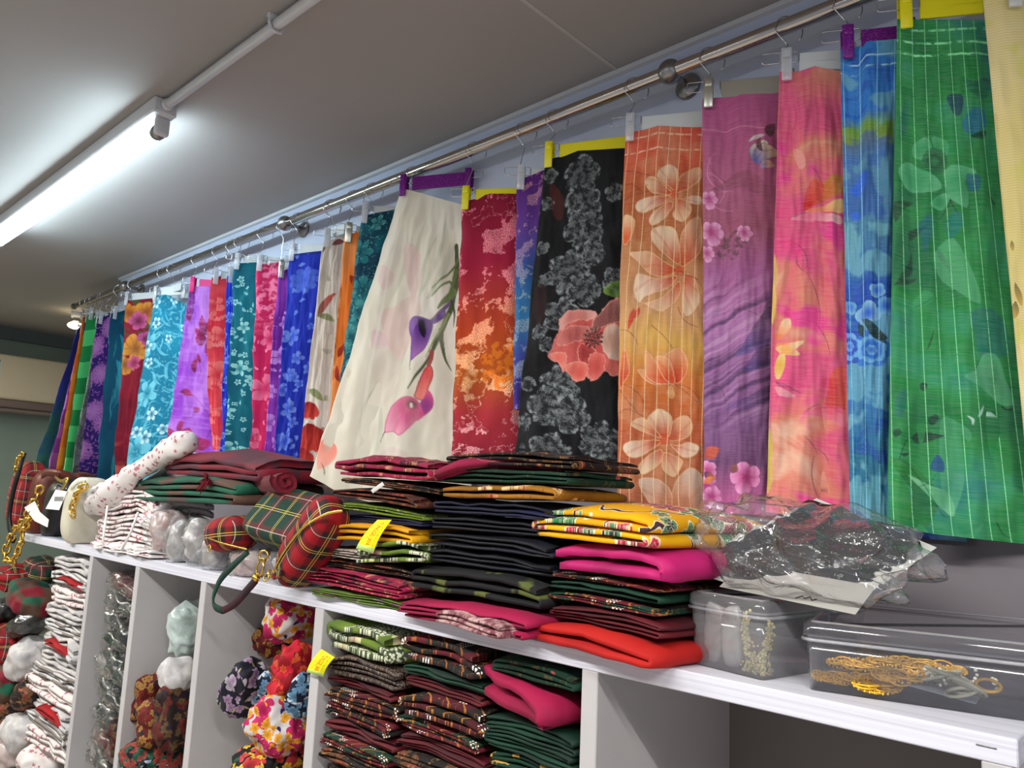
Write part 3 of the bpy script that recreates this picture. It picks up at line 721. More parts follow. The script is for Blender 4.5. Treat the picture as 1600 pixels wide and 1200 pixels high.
@pal('c08')
def _(M, p):
    v = M.warp(p.v, .006, 40); x, y, _ = M.sep(v); col = two(M, v, 6, c(138, 18, 42), c(120, 14, 38))
    low = M.smooth(y, .36, .20)
    col = M.mix(M.smooth(M.noise(v, 22, 2), .55, .6) * low, col, c(70, 80, 40))
    for q, R, i, o in (((232, 488), 20, c(150, 70, 30), c(222, 150, 50)), ((205, 490), 17, c(150, 70, 30), c(214, 140, 44)), ((218, 502), 15, c(110, 20, 70), c(206, 90, 150)), ((214, 545), 22, c(150, 90, 40), c(226, 150, 56)), ((232, 530), 14, c(90, 20, 60), c(190, 80, 150)), ((198, 570), 15, c(150, 90, 40), c(216, 140, 60)), ((212, 568), 12, c(130, 20, 70), c(206, 90, 140))):
        col = p.blossom(col, q, R, 5, q[0] % 60, i, o, c(120, 60, 30), seed=q[0], wr=.42)
    return M.mix(M.smooth(M.noise(v, 9, 3), .5, .62) * M.smooth(y, .62, .75), col, c(206, 90, 80))
@pal('c09')
def _(M, p):
    v = M.warp(p.v, .006, 40); col = two(M, p.v, 5, c(10, 124, 156), c(14, 142, 176))
    for k, (sc_, L) in enumerate(((14, .10), (18, .08), (24, .06))): col = sleaf(M, v, col, sc_, L, L * .075, c(120, 204, 222), c(60, 170, 200), .75, off=(k * .37, k * .21, 0), bend=.22, a=.75)
    col = sflower(M, v, col, 5.2, .07, 5, c(110, 200, 220), c(20, 130, 160), .95, line=c(20, 140, 170), rand=.5, inr=.3)
    col = sflower(M, v, col, 11, .028, 5, c(190, 232, 236), c(20, 110, 150), .5, line=c(20, 120, 160), off=(.3, .1, 0))
    return M.mix(M.smooth(M.noise(v, 60, 3), .55, .75) * .4, col, c(150, 220, 232))
@pal('c10')
def _(M, p):
    v = p.v; col = two(M, M.vm('MULTIPLY', v, (6, 3, 1)), 1.6, c(146, 60, 196), c(196, 130, 226), .3, .7)
    for A, B, w in (((324, 525), (318, 492), 7), ((324, 528), (307, 530), 8), ((324, 530), (330, 560), 8), ((322, 524), (306, 512), 5), ((324, 522), (334, 500), 6), ((290, 708), (262, 668), 10), ((288, 708), (300, 668), 8), ((290, 706), (262, 712), 9), ((292, 706), (330, 690), 9), ((292, 708), (312, 712), 7), ((282, 612), (304, 618), 5), ((306, 646), (312, 636), 4), ((306, 585), (310, 560), 4), ((318, 568), (312, 552), 4), ((284, 680), (290, 655), 5), ((300, 505), (298, 478), 6), ((298, 500), (294, 486), 4)):
        col = p.paint(col, p.leaf(A, B, w * 1.15, .1, .9, .8), c(110, 14, 60), c(168, 30, 92), .95, c(90, 10, 60), 5)
    for A, B in (((304, 618), (308, 700)), ((310, 560), (304, 600)), ((306, 646), (290, 652))): col = p.paint(col, p.leaf(A, B, 1.2, .25, .1, .1), c(110, 20, 90), None, .9)
    return M.mix(M.smooth(M.noise(M.vm('MULTIPLY', v, (10, 60, 1)), 1, 2), .5, .7) * .25, M.mix(p.leaf((298, 448), (300, 500), 12)[0] * .7, col, c(110, 30, 110)), c(210, 150, 236))
@pal('c11')
def _(M, p):
    v = M.warp(p.v, .012, 25); col = two(M, v, 8, c(222, 50, 66), c(240, 84, 86))
    col = sflower(M, v, col, 9, .055, 5, c(250, 130, 120), c(220, 50, 60), .9, line=c(220, 60, 70), a=.75)
    return sleaf(M, v, col, 14, .07, .008, c(250, 160, 150), c(240, 110, 100), .8, a=.7)
@pal('c12')
def _(M, p): return sflower(M, p.v, two(M, p.v, 8, c(18, 50, 196), c(30, 70, 214)), 22, .02, 5, c(110, 150, 236), c(40, 80, 210), .8)
@pal('c13')
def _(M, p):
    v = M.warp(p.v, .004, 50); col = two(M, v, 6, c(4, 106, 122), c(2, 92, 112))
    col = M.mix(M.smooth(M.noise(M.vm('MULTIPLY', v, (20, 6, 1)), 1, 3), .55, .7) * .4, col, c(40, 160, 170))
    col = sleaf(M, v, col, 26, .022, .006, c(140, 206, 204), c(100, 186, 190), .75, bend=.1)
    col = sflower(M, v, col, 9, .03, 5, c(150, 214, 210), c(30, 130, 140), .75, line=c(10, 110, 124), inr=.25)
    return sflower(M, v, col, 19, .013, 5, c(160, 216, 214), c(30, 130, 140), .5, off=(.21, .4, 0), inr=.3)
@pal('c14')
def _(M, p):
    v = M.warp(p.v, .006, 40); x, y, _ = M.sep(v); col = two(M, v, 6, c(196, 20, 84), c(214, 36, 96))
    top = M.smooth(y, .30, .12); col = M.mix(top * M.smooth(M.noise(v, 45, 3), .42, .6), col, c(250, 130, 170))
    col = sflower(M, v, col, 8, .05, 5, c(240, 110, 150), c(206, 36, 96), .75, line=c(206, 30, 90), inr=.4)
    return sleaf(M, v, col, 24, .02, .005, c(250, 150, 180), c(240, 110, 150), .5)
@pal('c15')
def _(M, p):
    v = p.v; col = two(M, v, 5, c(110, 30, 150), c(160, 70, 196)); col = sflower(M, v, col, 12, .032, 5, c(200, 140, 226), c(140, 60, 180), .8, line=c(120, 40, 160))
    return sleaf(M, v, col, 26, .02, .005, c(214, 160, 236), c(190, 120, 220), .6)
@pal('c16')
def _(M, p):
    v = M.warp(p.v, .004, 50); col = two(M, v, 4, c(22, 44, 172), c(30, 58, 190))
    for q, R in (((478, 438), 20),):
        for rr, nn in ((22, 9), (16, 7), (10, 5), (5, 3)): col = p.paint(col, p.flower(q, rr, nn, rr, .75, .8), c(40, 70, 196), c(88, 118, 220), .75, None)
    for q, R, n in (((457, 525), 16, 6), ((468, 560), 11, 5), ((454, 585), 12, 5), ((486, 575), 12, 6), ((462, 590), 9, 5), ((440, 610), 11, 5), ((452, 640), 15, 5), ((446, 690), 17, 6), ((436, 720), 12, 5), ((470, 600), 8, 5), ((458, 660), 10, 5), ((488, 510), 6, 5)):
        col = p.paint(col, p.flower(q, R, n, q[0], .35, .55), c(50, 84, 206), c(118, 150, 230), .85)
    col = sleaf(M, v, col, 24, .022, .006, c(120, 150, 230), c(90, 124, 220), .55)
    return M.mix(p.leaf((453, 396), (503, 393), 5, 0, .1, .1)[0] * .8, col, c(16, 30, 120))
def rosy(M, p, col, q, R, dark, mid, hi):
    for k, (dx, dy, r) in enumerate(((0, 0, R), (-R * .3, R * .25, R * .72), (R * .3, R * .2, R * .66), (0, -R * .1, R * .45))):
        col = p.blossom(col, (q[0] + dx, q[1] + dy), r, 5, 20 + 50 * k, dark, mid if k % 2 else hi, dark, seed=k, wr=.5)
    return col
@pal('c17')
def _(M, p):
    v = p.v; col = two(M, v, 6, c(214, 206, 192), c(226, 220, 208))
    col = M.mix(M.smooth(M.noise(M.vm('MULTIPLY', v, (60, 4, 1)), 1, 2), .45, .7) * .25, col, c(186, 182, 170))
    for A, B, w, i, o in (((498, 498), (530, 458), 8, c(120, 60, 40), c(188, 50, 40)), ((496, 494), (526, 504), 6, c(110, 120, 70), c(140, 146, 90)), ((520, 440), (510, 425), 5, c(150, 150, 120), c(170, 168, 140)), ((520, 384), (540, 378), 6, c(110, 20, 40), c(130, 30, 50)), ((480, 608), (508, 628), 7, c(110, 130, 70), c(140, 150, 90)), ((508, 378), (504, 396), 3, c(110, 20, 40), c(120, 30, 50)), ((505, 545), (520, 560), 4, c(170, 170, 150), c(180, 180, 160)), ((482, 680), (506, 690), 5, c(120, 130, 70), c(130, 140, 80))):
        col = p.paint(col, p.leaf(A, B, w, .12), i, o, .9, i, 4)
    for A, B in (((484, 500), (498, 494)), ((520, 420), (528, 520)), ((508, 520), (524, 580)), ((500, 545), (522, 640))): col = p.paint(col, p.leaf(A, B, 1.2, .3, .1, .1), c(140, 140, 120), None, .6)
    for q, R in (((486, 640), 17), ((489, 682), 26), ((476, 712), 16)):
        for k in range(6):
            t = math.radians(50 + 26 * k); col = p.paint(col, p.leaf((q[0] - 3, q[1] - R * .8), (q[0] + R * 1.3 * cos(t), q[1] + R * sin(t)), R * .36, .1, .8, .5), c(150, 30, 30), c(204, 62, 50), 1, c(120, 20, 24), 5)
    return col
@pal('c18')
def _(M, p):
    col = two(M, p.v, 5, c(250, 130, 44), c(252, 160, 90))
    for A, B, w in (((549, 430), (556, 452), 6), ((530, 560), (548, 530), 5), ((535, 600), (530, 570), 4), ((520, 650), (535, 640), 5)): col = p.paint(col, p.leaf(A, B, w, .1), c(150, 30, 40), c(190, 50, 40), .9)
    for A, B in (((552, 450), (530, 620)), ((545, 520), (524, 700))): col = p.paint(col, p.leaf(A, B, 1.3, .12, .1, .1), c(150, 50, 40), None, .8)
    return col
@pal('c19')
def _(M, p):
    v = M.warp(p.v, .01, 30); col = two(M, v, 9, c(4, 62, 84), c(6, 96, 108), .4, .6)
    col = sflower(M, v, col, 9, .06, 7, c(40, 130, 136), c(8, 86, 100), .9, line=c(4, 70, 90), inr=.5, rand=.7)
    col = sflower(M, v, col, 13, .036, 5, c(80, 166, 166), c(10, 90, 104), .6, line=c(6, 84, 100), off=(.3, .2, 0), a=.8)
    return M.mix(M.smooth(M.noise(v, 120, 3), .62, .7) * .5, col, c(150, 210, 205))
@pal('c20')
def _(M, p):
    v = p.v; col = two(M, v, 3, c(226, 220, 200), c(232, 228, 214))
    g1, g2 = c(186, 192, 170), c(200, 204, 184)
    # faint far leaves and blooms
    for A, B, w, b in (((655, 460), (672, 330), 5, .1), ((668, 470), (704, 372), 7, -.1), ((700, 330), (640, 480), 5, .1), ((690, 360), (660, 520), 5, -.1), ((590, 600), (560, 760), 4, .1), ((600, 590), (566, 700), 3, -.1), ((640, 520), (600, 600), 3, .1), ((706, 420), (650, 560), 4, .1), ((640, 360), (610, 470), 5, .1)):
        col = p.paint(col, p.leaf(A, B, w, b, .8, 1), g1, g2, .6)
    for A, B, w, cc in (((640, 380), (645, 475), 19, c(224, 196, 190)), ((595, 440), (620, 430), 20, c(226, 198, 194)), ((615, 480), (622, 570), 26, c(224, 192, 184)), ((660, 470), (600, 500), 22, c(226, 200, 190)), ((600, 520), (585, 545), 14, c(226, 190, 196)), ((626, 700), (600, 780), 26, c(224, 206, 196)), ((600, 540), (594, 640), 22, c(222, 212, 196))):
        col = p.paint(col, p.leaf(A, B, w, .1, .5, 1), cc, None, .75)
    # fold line of the side strip
    f = p.leaf((641, 298), (548, 776), 2.6, 0, .05, .05); col = M.mix(f[0] * .5, col, c(250, 246, 232))
    st, s2 = c(60, 74, 38), c(104, 122, 66); O, Z = (470, 440), 3.53
    for pts, w0, w1, cc in (([(862, -190), (862, 0), (850, 70), (836, 140), (805, 215), (772, 300), (735, 390), (700, 450), (650, 520), (610, 592)], 8, 1.5, st), ([(846, 90), (800, 150), (740, 215), (700, 240)], 3, 5, c(110, 80, 130)), ([(840, 60), (825, 0), (735, 84)], 4, 1, s2), ([(838, 110), (852, 180), (846, 250)], 4, 1, st), ([(780, 270), (785, 350), (800, 430), (828, 490)], 5, 1, st),
                            ([(850, 60), (800, 110), (770, 150)], 8, 2, s2), ([(735, 390), (730, 430), (715, 470)], 5, 5, c(150, 60, 50)), ([(855, -60), (830, 60), (790, 130)], 5, 1, s2), ([(865, -120), (820, -40), (740, 40)], 3, 1, s2), ([(820, 180), (760, 300), (700, 420)], 3, 1, c(130, 146, 84))):
        col = p.stroke(col, pts, w0 * 1.5, w1 * 1.4, cc, .97, O, Z)
    col = p.fill(col, [(730, 235), (755, 205), (800, 160), (802, 192), (765, 228)], c(96, 60, 140), c(150, 110, 190), c(90, 60, 120), 1, O, Z)
    col = p.fill(col, [(612, 215), (650, 194), (700, 204), (738, 226), (732, 290), (700, 370), (660, 410), (621, 440), (624, 380), (626, 310), (608, 262)], c(96, 50, 140), c(176, 120, 190), c(110, 70, 140), 1, O, Z, (690, 240), 9)
    col = p.fill(col, [(612, 215), (640, 196), (668, 210), (650, 260), (628, 312), (608, 262)], c(150, 110, 180), c(120, 84, 160), None, .8, O, Z)
    col = p.fill(col, [(668, 212), (700, 224), (706, 268), (696, 312), (680, 292), (671, 250)], c(26, 14, 44), None, None, 1, O, Z)
    col = p.stroke(col, [(621, 436), (618, 462), (620, 492)], 1.6, .8, c(50, 40, 60), 1, O, Z)
    col = p.fill(col, [(640, 640), (650, 600), (670, 530), (695, 476), (735, 468), (742, 520), (716, 582), (708, 620), (690, 660)], c(236, 130, 120), c(206, 50, 60), c(150, 40, 50), 1, O, Z, (660, 640), 7)
    col = p.fill(col, [(690, 640), (712, 600), (740, 642), (736, 700), (690, 745), (650, 770), (648, 700)], c(150, 60, 130), c(222, 90, 140), None, 1, O, Z)
    col = p.fill(col, [(468, 832), (480, 760), (508, 692), (556, 648), (610, 634), (652, 650), (672, 690), (690, 740), (650, 772), (600, 828), (560, 852), (520, 830)], c(206, 60, 124), c(240, 168, 190), c(206, 90, 140), 1, O, Z, (640, 690), 8)
    col = p.fill(col, [(600, 660), (630, 645), (652, 668), (660, 700), (630, 712), (604, 695)], c(60, 20, 40), c(190, 60, 110), None, 1, O, Z); col = p.fill(col, [(622, 676), (634, 672), (638, 694), (626, 700)], c(230, 214, 200), None, None, 1, O, Z)
    col = p.stroke(col, [(468, 830), (456, 856), (448, 886)], 1.6, .8, c(60, 50, 50), 1, O, Z)
    # coral tip at the left edge
    col = p.paint(col, p.leaf((522, 690), (500, 735), 12, 0, .4, .9), c(240, 130, 110), c(244, 170, 150), .9)
    col = p.paint(col, p.leaf((505, 722), (510, 745), 1.3, .1, .3, .3), c(60, 60, 40))
    return M.mix(M.smooth(M.noise(M.vm('MULTIPLY', v, (16, 5, 1)), 1, 3), .45, .75) * .2, col, c(206, 202, 184))
@post('c20')
def _(M, p, col, al=None): return col
@pal('c21')
def _(M, p):
    v = M.warp(p.v, .012, 22); x, y, _ = M.sep(v); L = p.C.L
    col = M.ramp(y / L, [(0, c(140, 20, 52)), (.25, c(170, 26, 62)), (.5, c(196, 70, 30)), (.68, c(190, 90, 24)), (.82, c(186, 50, 60)), (1, c(150, 30, 54))])
    n = M.noise(v, 15, 4, .6); n2 = M.noise(M.vm('ADD', v, (3, 3, 0)), 11, 3)
    mk_ = M.smooth(n, .50, .54) * M.smooth(n2, .40, .46)
    line = M.smooth(M.m('ABSOLUTE', n - .52), .012, .003)
    hi = M.ramp(y / L, [(0, c(220, 60, 110)), (.3, c(226, 80, 120)), (.45, c(236, 130, 70)), (.7, c(226, 160, 60)), (.85, c(226, 130, 140)), (1, c(200, 110, 130))])
    col = M.mix(mk_ * .75, col, hi)
    col = M.mix(line * .6, col, hi)
    col = glitter(M, v, M.m('MAXIMUM', mk_, line), col, c(255, 214, 200), 500)
    d = p.flower((790, 572), 40, 7, .3, .5, .6)[0]; col = M.mix(d * M.smooth(M.noise(v, 60, 3), .4, .55), col, c(230, 120, 30))
    return {'color': col, 'metal': mk_ * .35, 'rough': M.m('SUBTRACT', .75, mk_ * .4), 'bump': M.noise(v, 260, 3), 'bstr': .5}
@pal('c22')
def _(M, p):
    v = M.warp(p.v, .01, 30); x, y, _ = M.sep(v); L = p.C.L
    col = M.ramp(y / L, [(0, c(96, 40, 130)), (.22, c(100, 60, 150)), (.4, c(50, 90, 160)), (.6, c(56, 130, 186)), (.8, c(66, 66, 160)), (1, c(80, 56, 150))])
    n = M.smooth(M.noise(v, 30, 4), .5, .58)
    col = M.mix(n * .6, col, M.ramp(y / L, [(0, c(190, 90, 150)), (.35, c(150, 120, 190)), (.5, c(90, 180, 200)), (1, c(110, 130, 210))]))
    return glitter(M, v, n, col, c(230, 210, 190), 500)
@pal('c23')
def _(M, p):
    v0 = p.v; v = M.warp(v0, .012, 34); col = two(M, v0, 8, c(12, 13, 16), c(22, 24, 27)); ms = np.zeros(len(v0)); O, Z = (690, 440), 4.287
    tex = M.smooth(M.noise(v, 70, 4, .7), .40, .62); scr = M.smooth(np.abs(M.noise(v, 55, 2) - .5), .05, .01)
    for q, R, n in (((912, 272), 38, 5), ((914, 318), 38, 6), ((914, 358), 42, 5), ((890, 425), 42, 6), ((915, 452), 34, 5), ((880, 492), 34, 5), ((878, 600), 38, 6), ((864, 632), 42, 5), ((892, 648), 38, 5), ((862, 705), 36, 5), ((962, 300), 20, 5), ((964, 440), 26, 5), ((850, 390), 15, 5), ((856, 440), 15, 4), ((845, 520), 16, 5), ((826, 600), 15, 5), ((822, 660), 18, 5), ((858, 540), 16, 5), ((940, 690), 38, 6), ((958, 715), 30, 5), ((862, 275), 18, 4), ((858, 320), 15, 5), ((928, 395), 26, 5)):
        R *= .88; f = M.flower(v, p.P(q), R * p.m, float(n), q[0] * .7, .68, .5, 3 * p.m); f2 = M.flower(v, p.P(q), R * .86 * p.m, float(n), q[0] * .7, .68, .5, 3 * p.m); ed = np.clip(f[0] - f2[0], 0, 1)
        col = M.mix(f[0] * .9, col, M.mix(tex * .7 + scr * .3, c(30, 33, 37), c(92, 98, 100))); col = M.mix(ed * .5 * tex, col, c(160, 170, 172)); ms = np.maximum(ms, f[0] * tex)
    for pt, cc, a in (([(640, 60), (700, 20), (720, 200), (660, 300), (620, 200)], c(70, 30, 28), .3), ([(740, -650), (830, -560), (820, -420), (760, -440)], c(90, 36, 30), .5)): col = p.fill(col, pt, cc, None, None, a, O, Z)
    fz = M.warp(v0, .010, 55); p.v = fz
    out = [(725, 490), (760, 400), (790, 300), (810, 240), (900, 190), (1000, 190), (1050, 230), (1120, 160), (1200, 110), (1230, 280), (1230, 560), (1170, 640), (1100, 600), (1030, 670), (980, 640), (960, 670), (900, 665), (850, 600), (820, 610), (790, 540), (740, 530)]
    col = p.fill(col, out, c(196, 70, 66), c(222, 112, 102), c(236, 150, 140), 1, O, Z, (1000, 400), 17)
    for pt, i, o, a in (([(1030, 250), (1200, 110), (1230, 260), (1080, 310), (1000, 330)], c(120, 66, 62), c(160, 104, 98), .9), ([(790, 250), (900, 190), (1040, 200), (1020, 256), (900, 262), (800, 330)], c(206, 120, 110), c(232, 170, 160), .9), ([(800, 340), (900, 290), (1000, 300), (960, 380), (860, 420), (780, 420)], c(176, 84, 80), c(214, 130, 120), .8), ([(930, 410), (1000, 430), (1050, 480), (990, 560), (920, 520)], c(150, 30, 30), c(190, 50, 46), .9),
                        ([(850, 560), (960, 540), (1000, 600), (960, 670), (890, 660)], c(222, 90, 76), c(240, 130, 110), .9), ([(1000, 480), (1100, 500), (1110, 600), (1030, 670), (990, 600)], c(200, 66, 60), c(228, 110, 96), .9), ([(730, 490), (780, 470), (850, 500), (830, 600), (790, 540)], c(232, 110, 96), c(240, 150, 130), .9), ([(1080, 380), (1140, 300), (1230, 330), (1230, 520), (1110, 500)], c(190, 150, 130), c(222, 196, 176), .9)):
        col = p.fill(col, pt, i, o, c(240, 170, 150), a, O, Z, None, 0, 1.2)
    cm = p.poly(out, O, Z)[0]; p.v = v0; st = M.flower(v0, p.P((929, 527)), 19 * p.m, 13.0, 0, .55, .8, 2 * p.m)[0]; col = M.mix(st * M.smooth(M.noise(v0, 330, 2), .40, .5), col, c(20, 24, 22))
    col = p.fill(col, [(1095, 70), (1140, 20), (1230, 0), (1230, 100), (1150, 104)], c(60, 90, 30), c(116, 150, 60), None, 1, O, Z)
    return col, np.maximum(ms * (1 - cm), cm * .35)
@post('c23')
def _(M, p, col, al=None):
    n = M.smooth(M.noise(p.v, 620, 2), .55, .66); col = M.mix(al * n * .55, col, c(200, 204, 200))
    return {'color': col, 'metal': al * .35, 'rough': M.m('SUBTRACT', .72, al * .3), 'bump': M.noise(p.v, 300, 3), 'bstr': .5}
@pal('c24')
def _(M, p):
    v = M.warp(p.v, .006, 24); x, y, _ = M.sep(p.v); L = p.C.L
    col = M.ramp(M.sep(M.warp(p.v, .05, 6))[1] / L, [(0, c(226, 84, 66)), (.08, c(222, 96, 60)), (.14, c(190, 92, 40)), (.3, c(180, 104, 52)), (.48, c(206, 150, 96)), (.56, c(226, 176, 80)), (.66, c(214, 120, 40)), (.8, c(190, 86, 36)), (1, c(170, 92, 52))])
    col = M.mix(M.smooth(M.noise(v, 12, 3), .45, .65) * .4, col, c(216, 158, 112))
    cr, ln = c(236, 206, 170), c(238, 190, 130)
    O1, Z1, O2, Z2 = (960, 190), 3.87, (960, 480), 3.75; dp, mid = c(196, 74, 26), c(214, 110, 50)
    def fl_(col, ctr, petals, O, Z, tips):
        col = p.fill(col, [(ctr[0] + 150 * cos(k), ctr[1] + 150 * sin(k)) for k in range(6)], c(170, 66, 24), None, None, .0, O, Z)
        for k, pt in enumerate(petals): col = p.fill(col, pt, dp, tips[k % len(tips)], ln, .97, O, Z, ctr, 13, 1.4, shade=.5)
        return M.mix(p.flower((O[0] + ctr[0] / Z, O[1] + ctr[1] / Z), 9, 9, .3, .5)[0] * .8, col, c(206, 70, 20))
    tp = [cr, c(232, 190, 150), c(240, 214, 186), c(228, 176, 136)]
    col = p.fill(col, [(55, 580), (90, 565), (130, 590), (130, 640), (100, 720), (50, 735)], c(226, 90, 20), c(240, 196, 150), ln, 1, O1, Z1, (60, 720))
    col = fl_(col, (375, 440), [[(220, 590), (270, 530), (345, 480), (366, 515), (300, 600), (240, 635)], [(360, 560), (385, 530), (392, 470), (440, 480), (475, 515), (475, 560), (430, 610), (380, 595)], [(430, 470), (480, 450), (530, 455), (530, 498), (470, 500)], [(390, 410), (410, 330), (470, 285), (530, 282), (530, 350), (470, 400), (400, 436)], [(270, 340), (290, 290), (340, 260), (390, 290), (400, 350), (385, 425), (330, 390)], [(195, 370), (230, 335), (280, 355), (362, 440), (260, 440), (220, 420)], [(135, 510), (170, 470), (250, 455), (352, 450), (300, 500), (200, 550), (150, 545)]], O1, Z1, tp)
    col = fl_(col, (402, 900), [[(430, 920), (500, 960), (525, 1100), (440, 1180), (415, 1050)], [(120, 1050), (180, 1100), (300, 1060), (396, 960), (400, 1050), (300, 1150), (200, 1110)], [(130, 990), (160, 920), (260, 950), (390, 930), (330, 1010), (200, 1060), (160, 1100), (130, 1040)], [(400, 860), (408, 700), (440, 640), (480, 600), (530, 585), (530, 790), (440, 870)], [(235, 670), (270, 640), (340, 632), (390, 680), (406, 860), (330, 820), (250, 740)], [(98, 800), (150, 790), (230, 790), (300, 840), (392, 900), (300, 942), (220, 920), (150, 850)]], O1, Z1, tp)
    col = p.fill(col, [(30, 310), (60, 240), (90, 280), (110, 380), (70, 440), (28, 480)], c(206, 66, 16), c(236, 140, 80), c(246, 180, 130), 1, O2, Z2, (40, 440), 6)
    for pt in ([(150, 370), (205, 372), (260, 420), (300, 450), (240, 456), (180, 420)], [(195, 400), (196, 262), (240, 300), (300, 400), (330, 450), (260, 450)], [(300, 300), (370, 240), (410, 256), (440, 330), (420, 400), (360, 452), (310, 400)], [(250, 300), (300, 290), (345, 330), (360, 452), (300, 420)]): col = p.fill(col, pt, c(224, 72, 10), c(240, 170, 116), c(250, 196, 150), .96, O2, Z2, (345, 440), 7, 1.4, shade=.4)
    col = p.fill(col, [(318, 505), (340, 458), (358, 508), (340, 536)], c(240, 180, 110), c(210, 110, 40), ln, 1, O2, Z2)
    col = fl_(col, (300, 780), [[(155, 930), (200, 880), (280, 830), (296, 890), (230, 960), (170, 980)], [(290, 930), (300, 850), (400, 890), (410, 920), (360, 995), (310, 970)], [(330, 800), (380, 810), (440, 790), (512, 820), (480, 870), (410, 880)], [(315, 770), (330, 690), (380, 640), (440, 640), (470, 700), (440, 760), (360, 785)], [(205, 650), (250, 600), (290, 600), (340, 640), (335, 740), (300, 772), (220, 700)], [(112, 690), (150, 650), (200, 660), (284, 765), (200, 740), (150, 720)], [(58, 830), (100, 790), (200, 780), (286, 785), (200, 860), (120, 885)]], O2, Z2, tp)
    for pt in ([(155, 1010), (230, 1000), (290, 1020), (340, 1080), (345, 1190), (240, 1180), (180, 1100)], [(345, 1080), (380, 1000), (460, 940), (530, 1000), (530, 1140), (450, 1200), (350, 1200)]): col = p.fill(col, pt, c(200, 120, 80), c(214, 186, 164), ln, .95, O2, Z2, (345, 1200), 11, 1.4)
    for pts in ([(30, 480), (100, 560), (150, 620)], [(360, 450), (430, 500), (500, 560)], [(30, 620), (90, 600), (180, 640)], [(230, 110), (300, 170), (350, 240)], [(380, 0), (420, 80), (500, 120)]): col = p.stroke(col, pts, 1.6, 1.2, c(150, 60, 30), .8, O2, Z2)
    for pts in ([(60, 480), (150, 440), (230, 420)], [(75, 300), (150, 310), (220, 330)], [(402, 900), (450, 930), (520, 960)]): col = p.stroke(col, pts, 1.6, 1.2, c(130, 60, 30), .8, O1, Z1)
    for A, B, w in (((1003, 480), (994, 500), 5), ((985, 520), (995, 480), 5)): col = p.paint(col, p.leaf(A, B, w), c(200, 60, 30), c(210, 80, 50))
    for A, B in (((968, 290), (1010, 310)), ((975, 330), (1015, 290)), ((975, 600), (1010, 650)), ((1060, 600), (1100, 640)), ((1064, 430), (1100, 450)), ((968, 515), (1000, 540))): col = p.paint(col, p.leaf(A, B, 1.6, .2, .1, .1), c(150, 60, 30), None, .7)
    return col
@post('c24')
def _(M, p, col, al=None):
    col = pin(M, p.v, col, .0235, c(252, 224, 170), .1, .045, .035)
    for yb in (12, 36): col = hband(M, p.v, col, yb * p.m, .0028, c(255, 206, 170))
    return weave(M, p.v, col, .25)
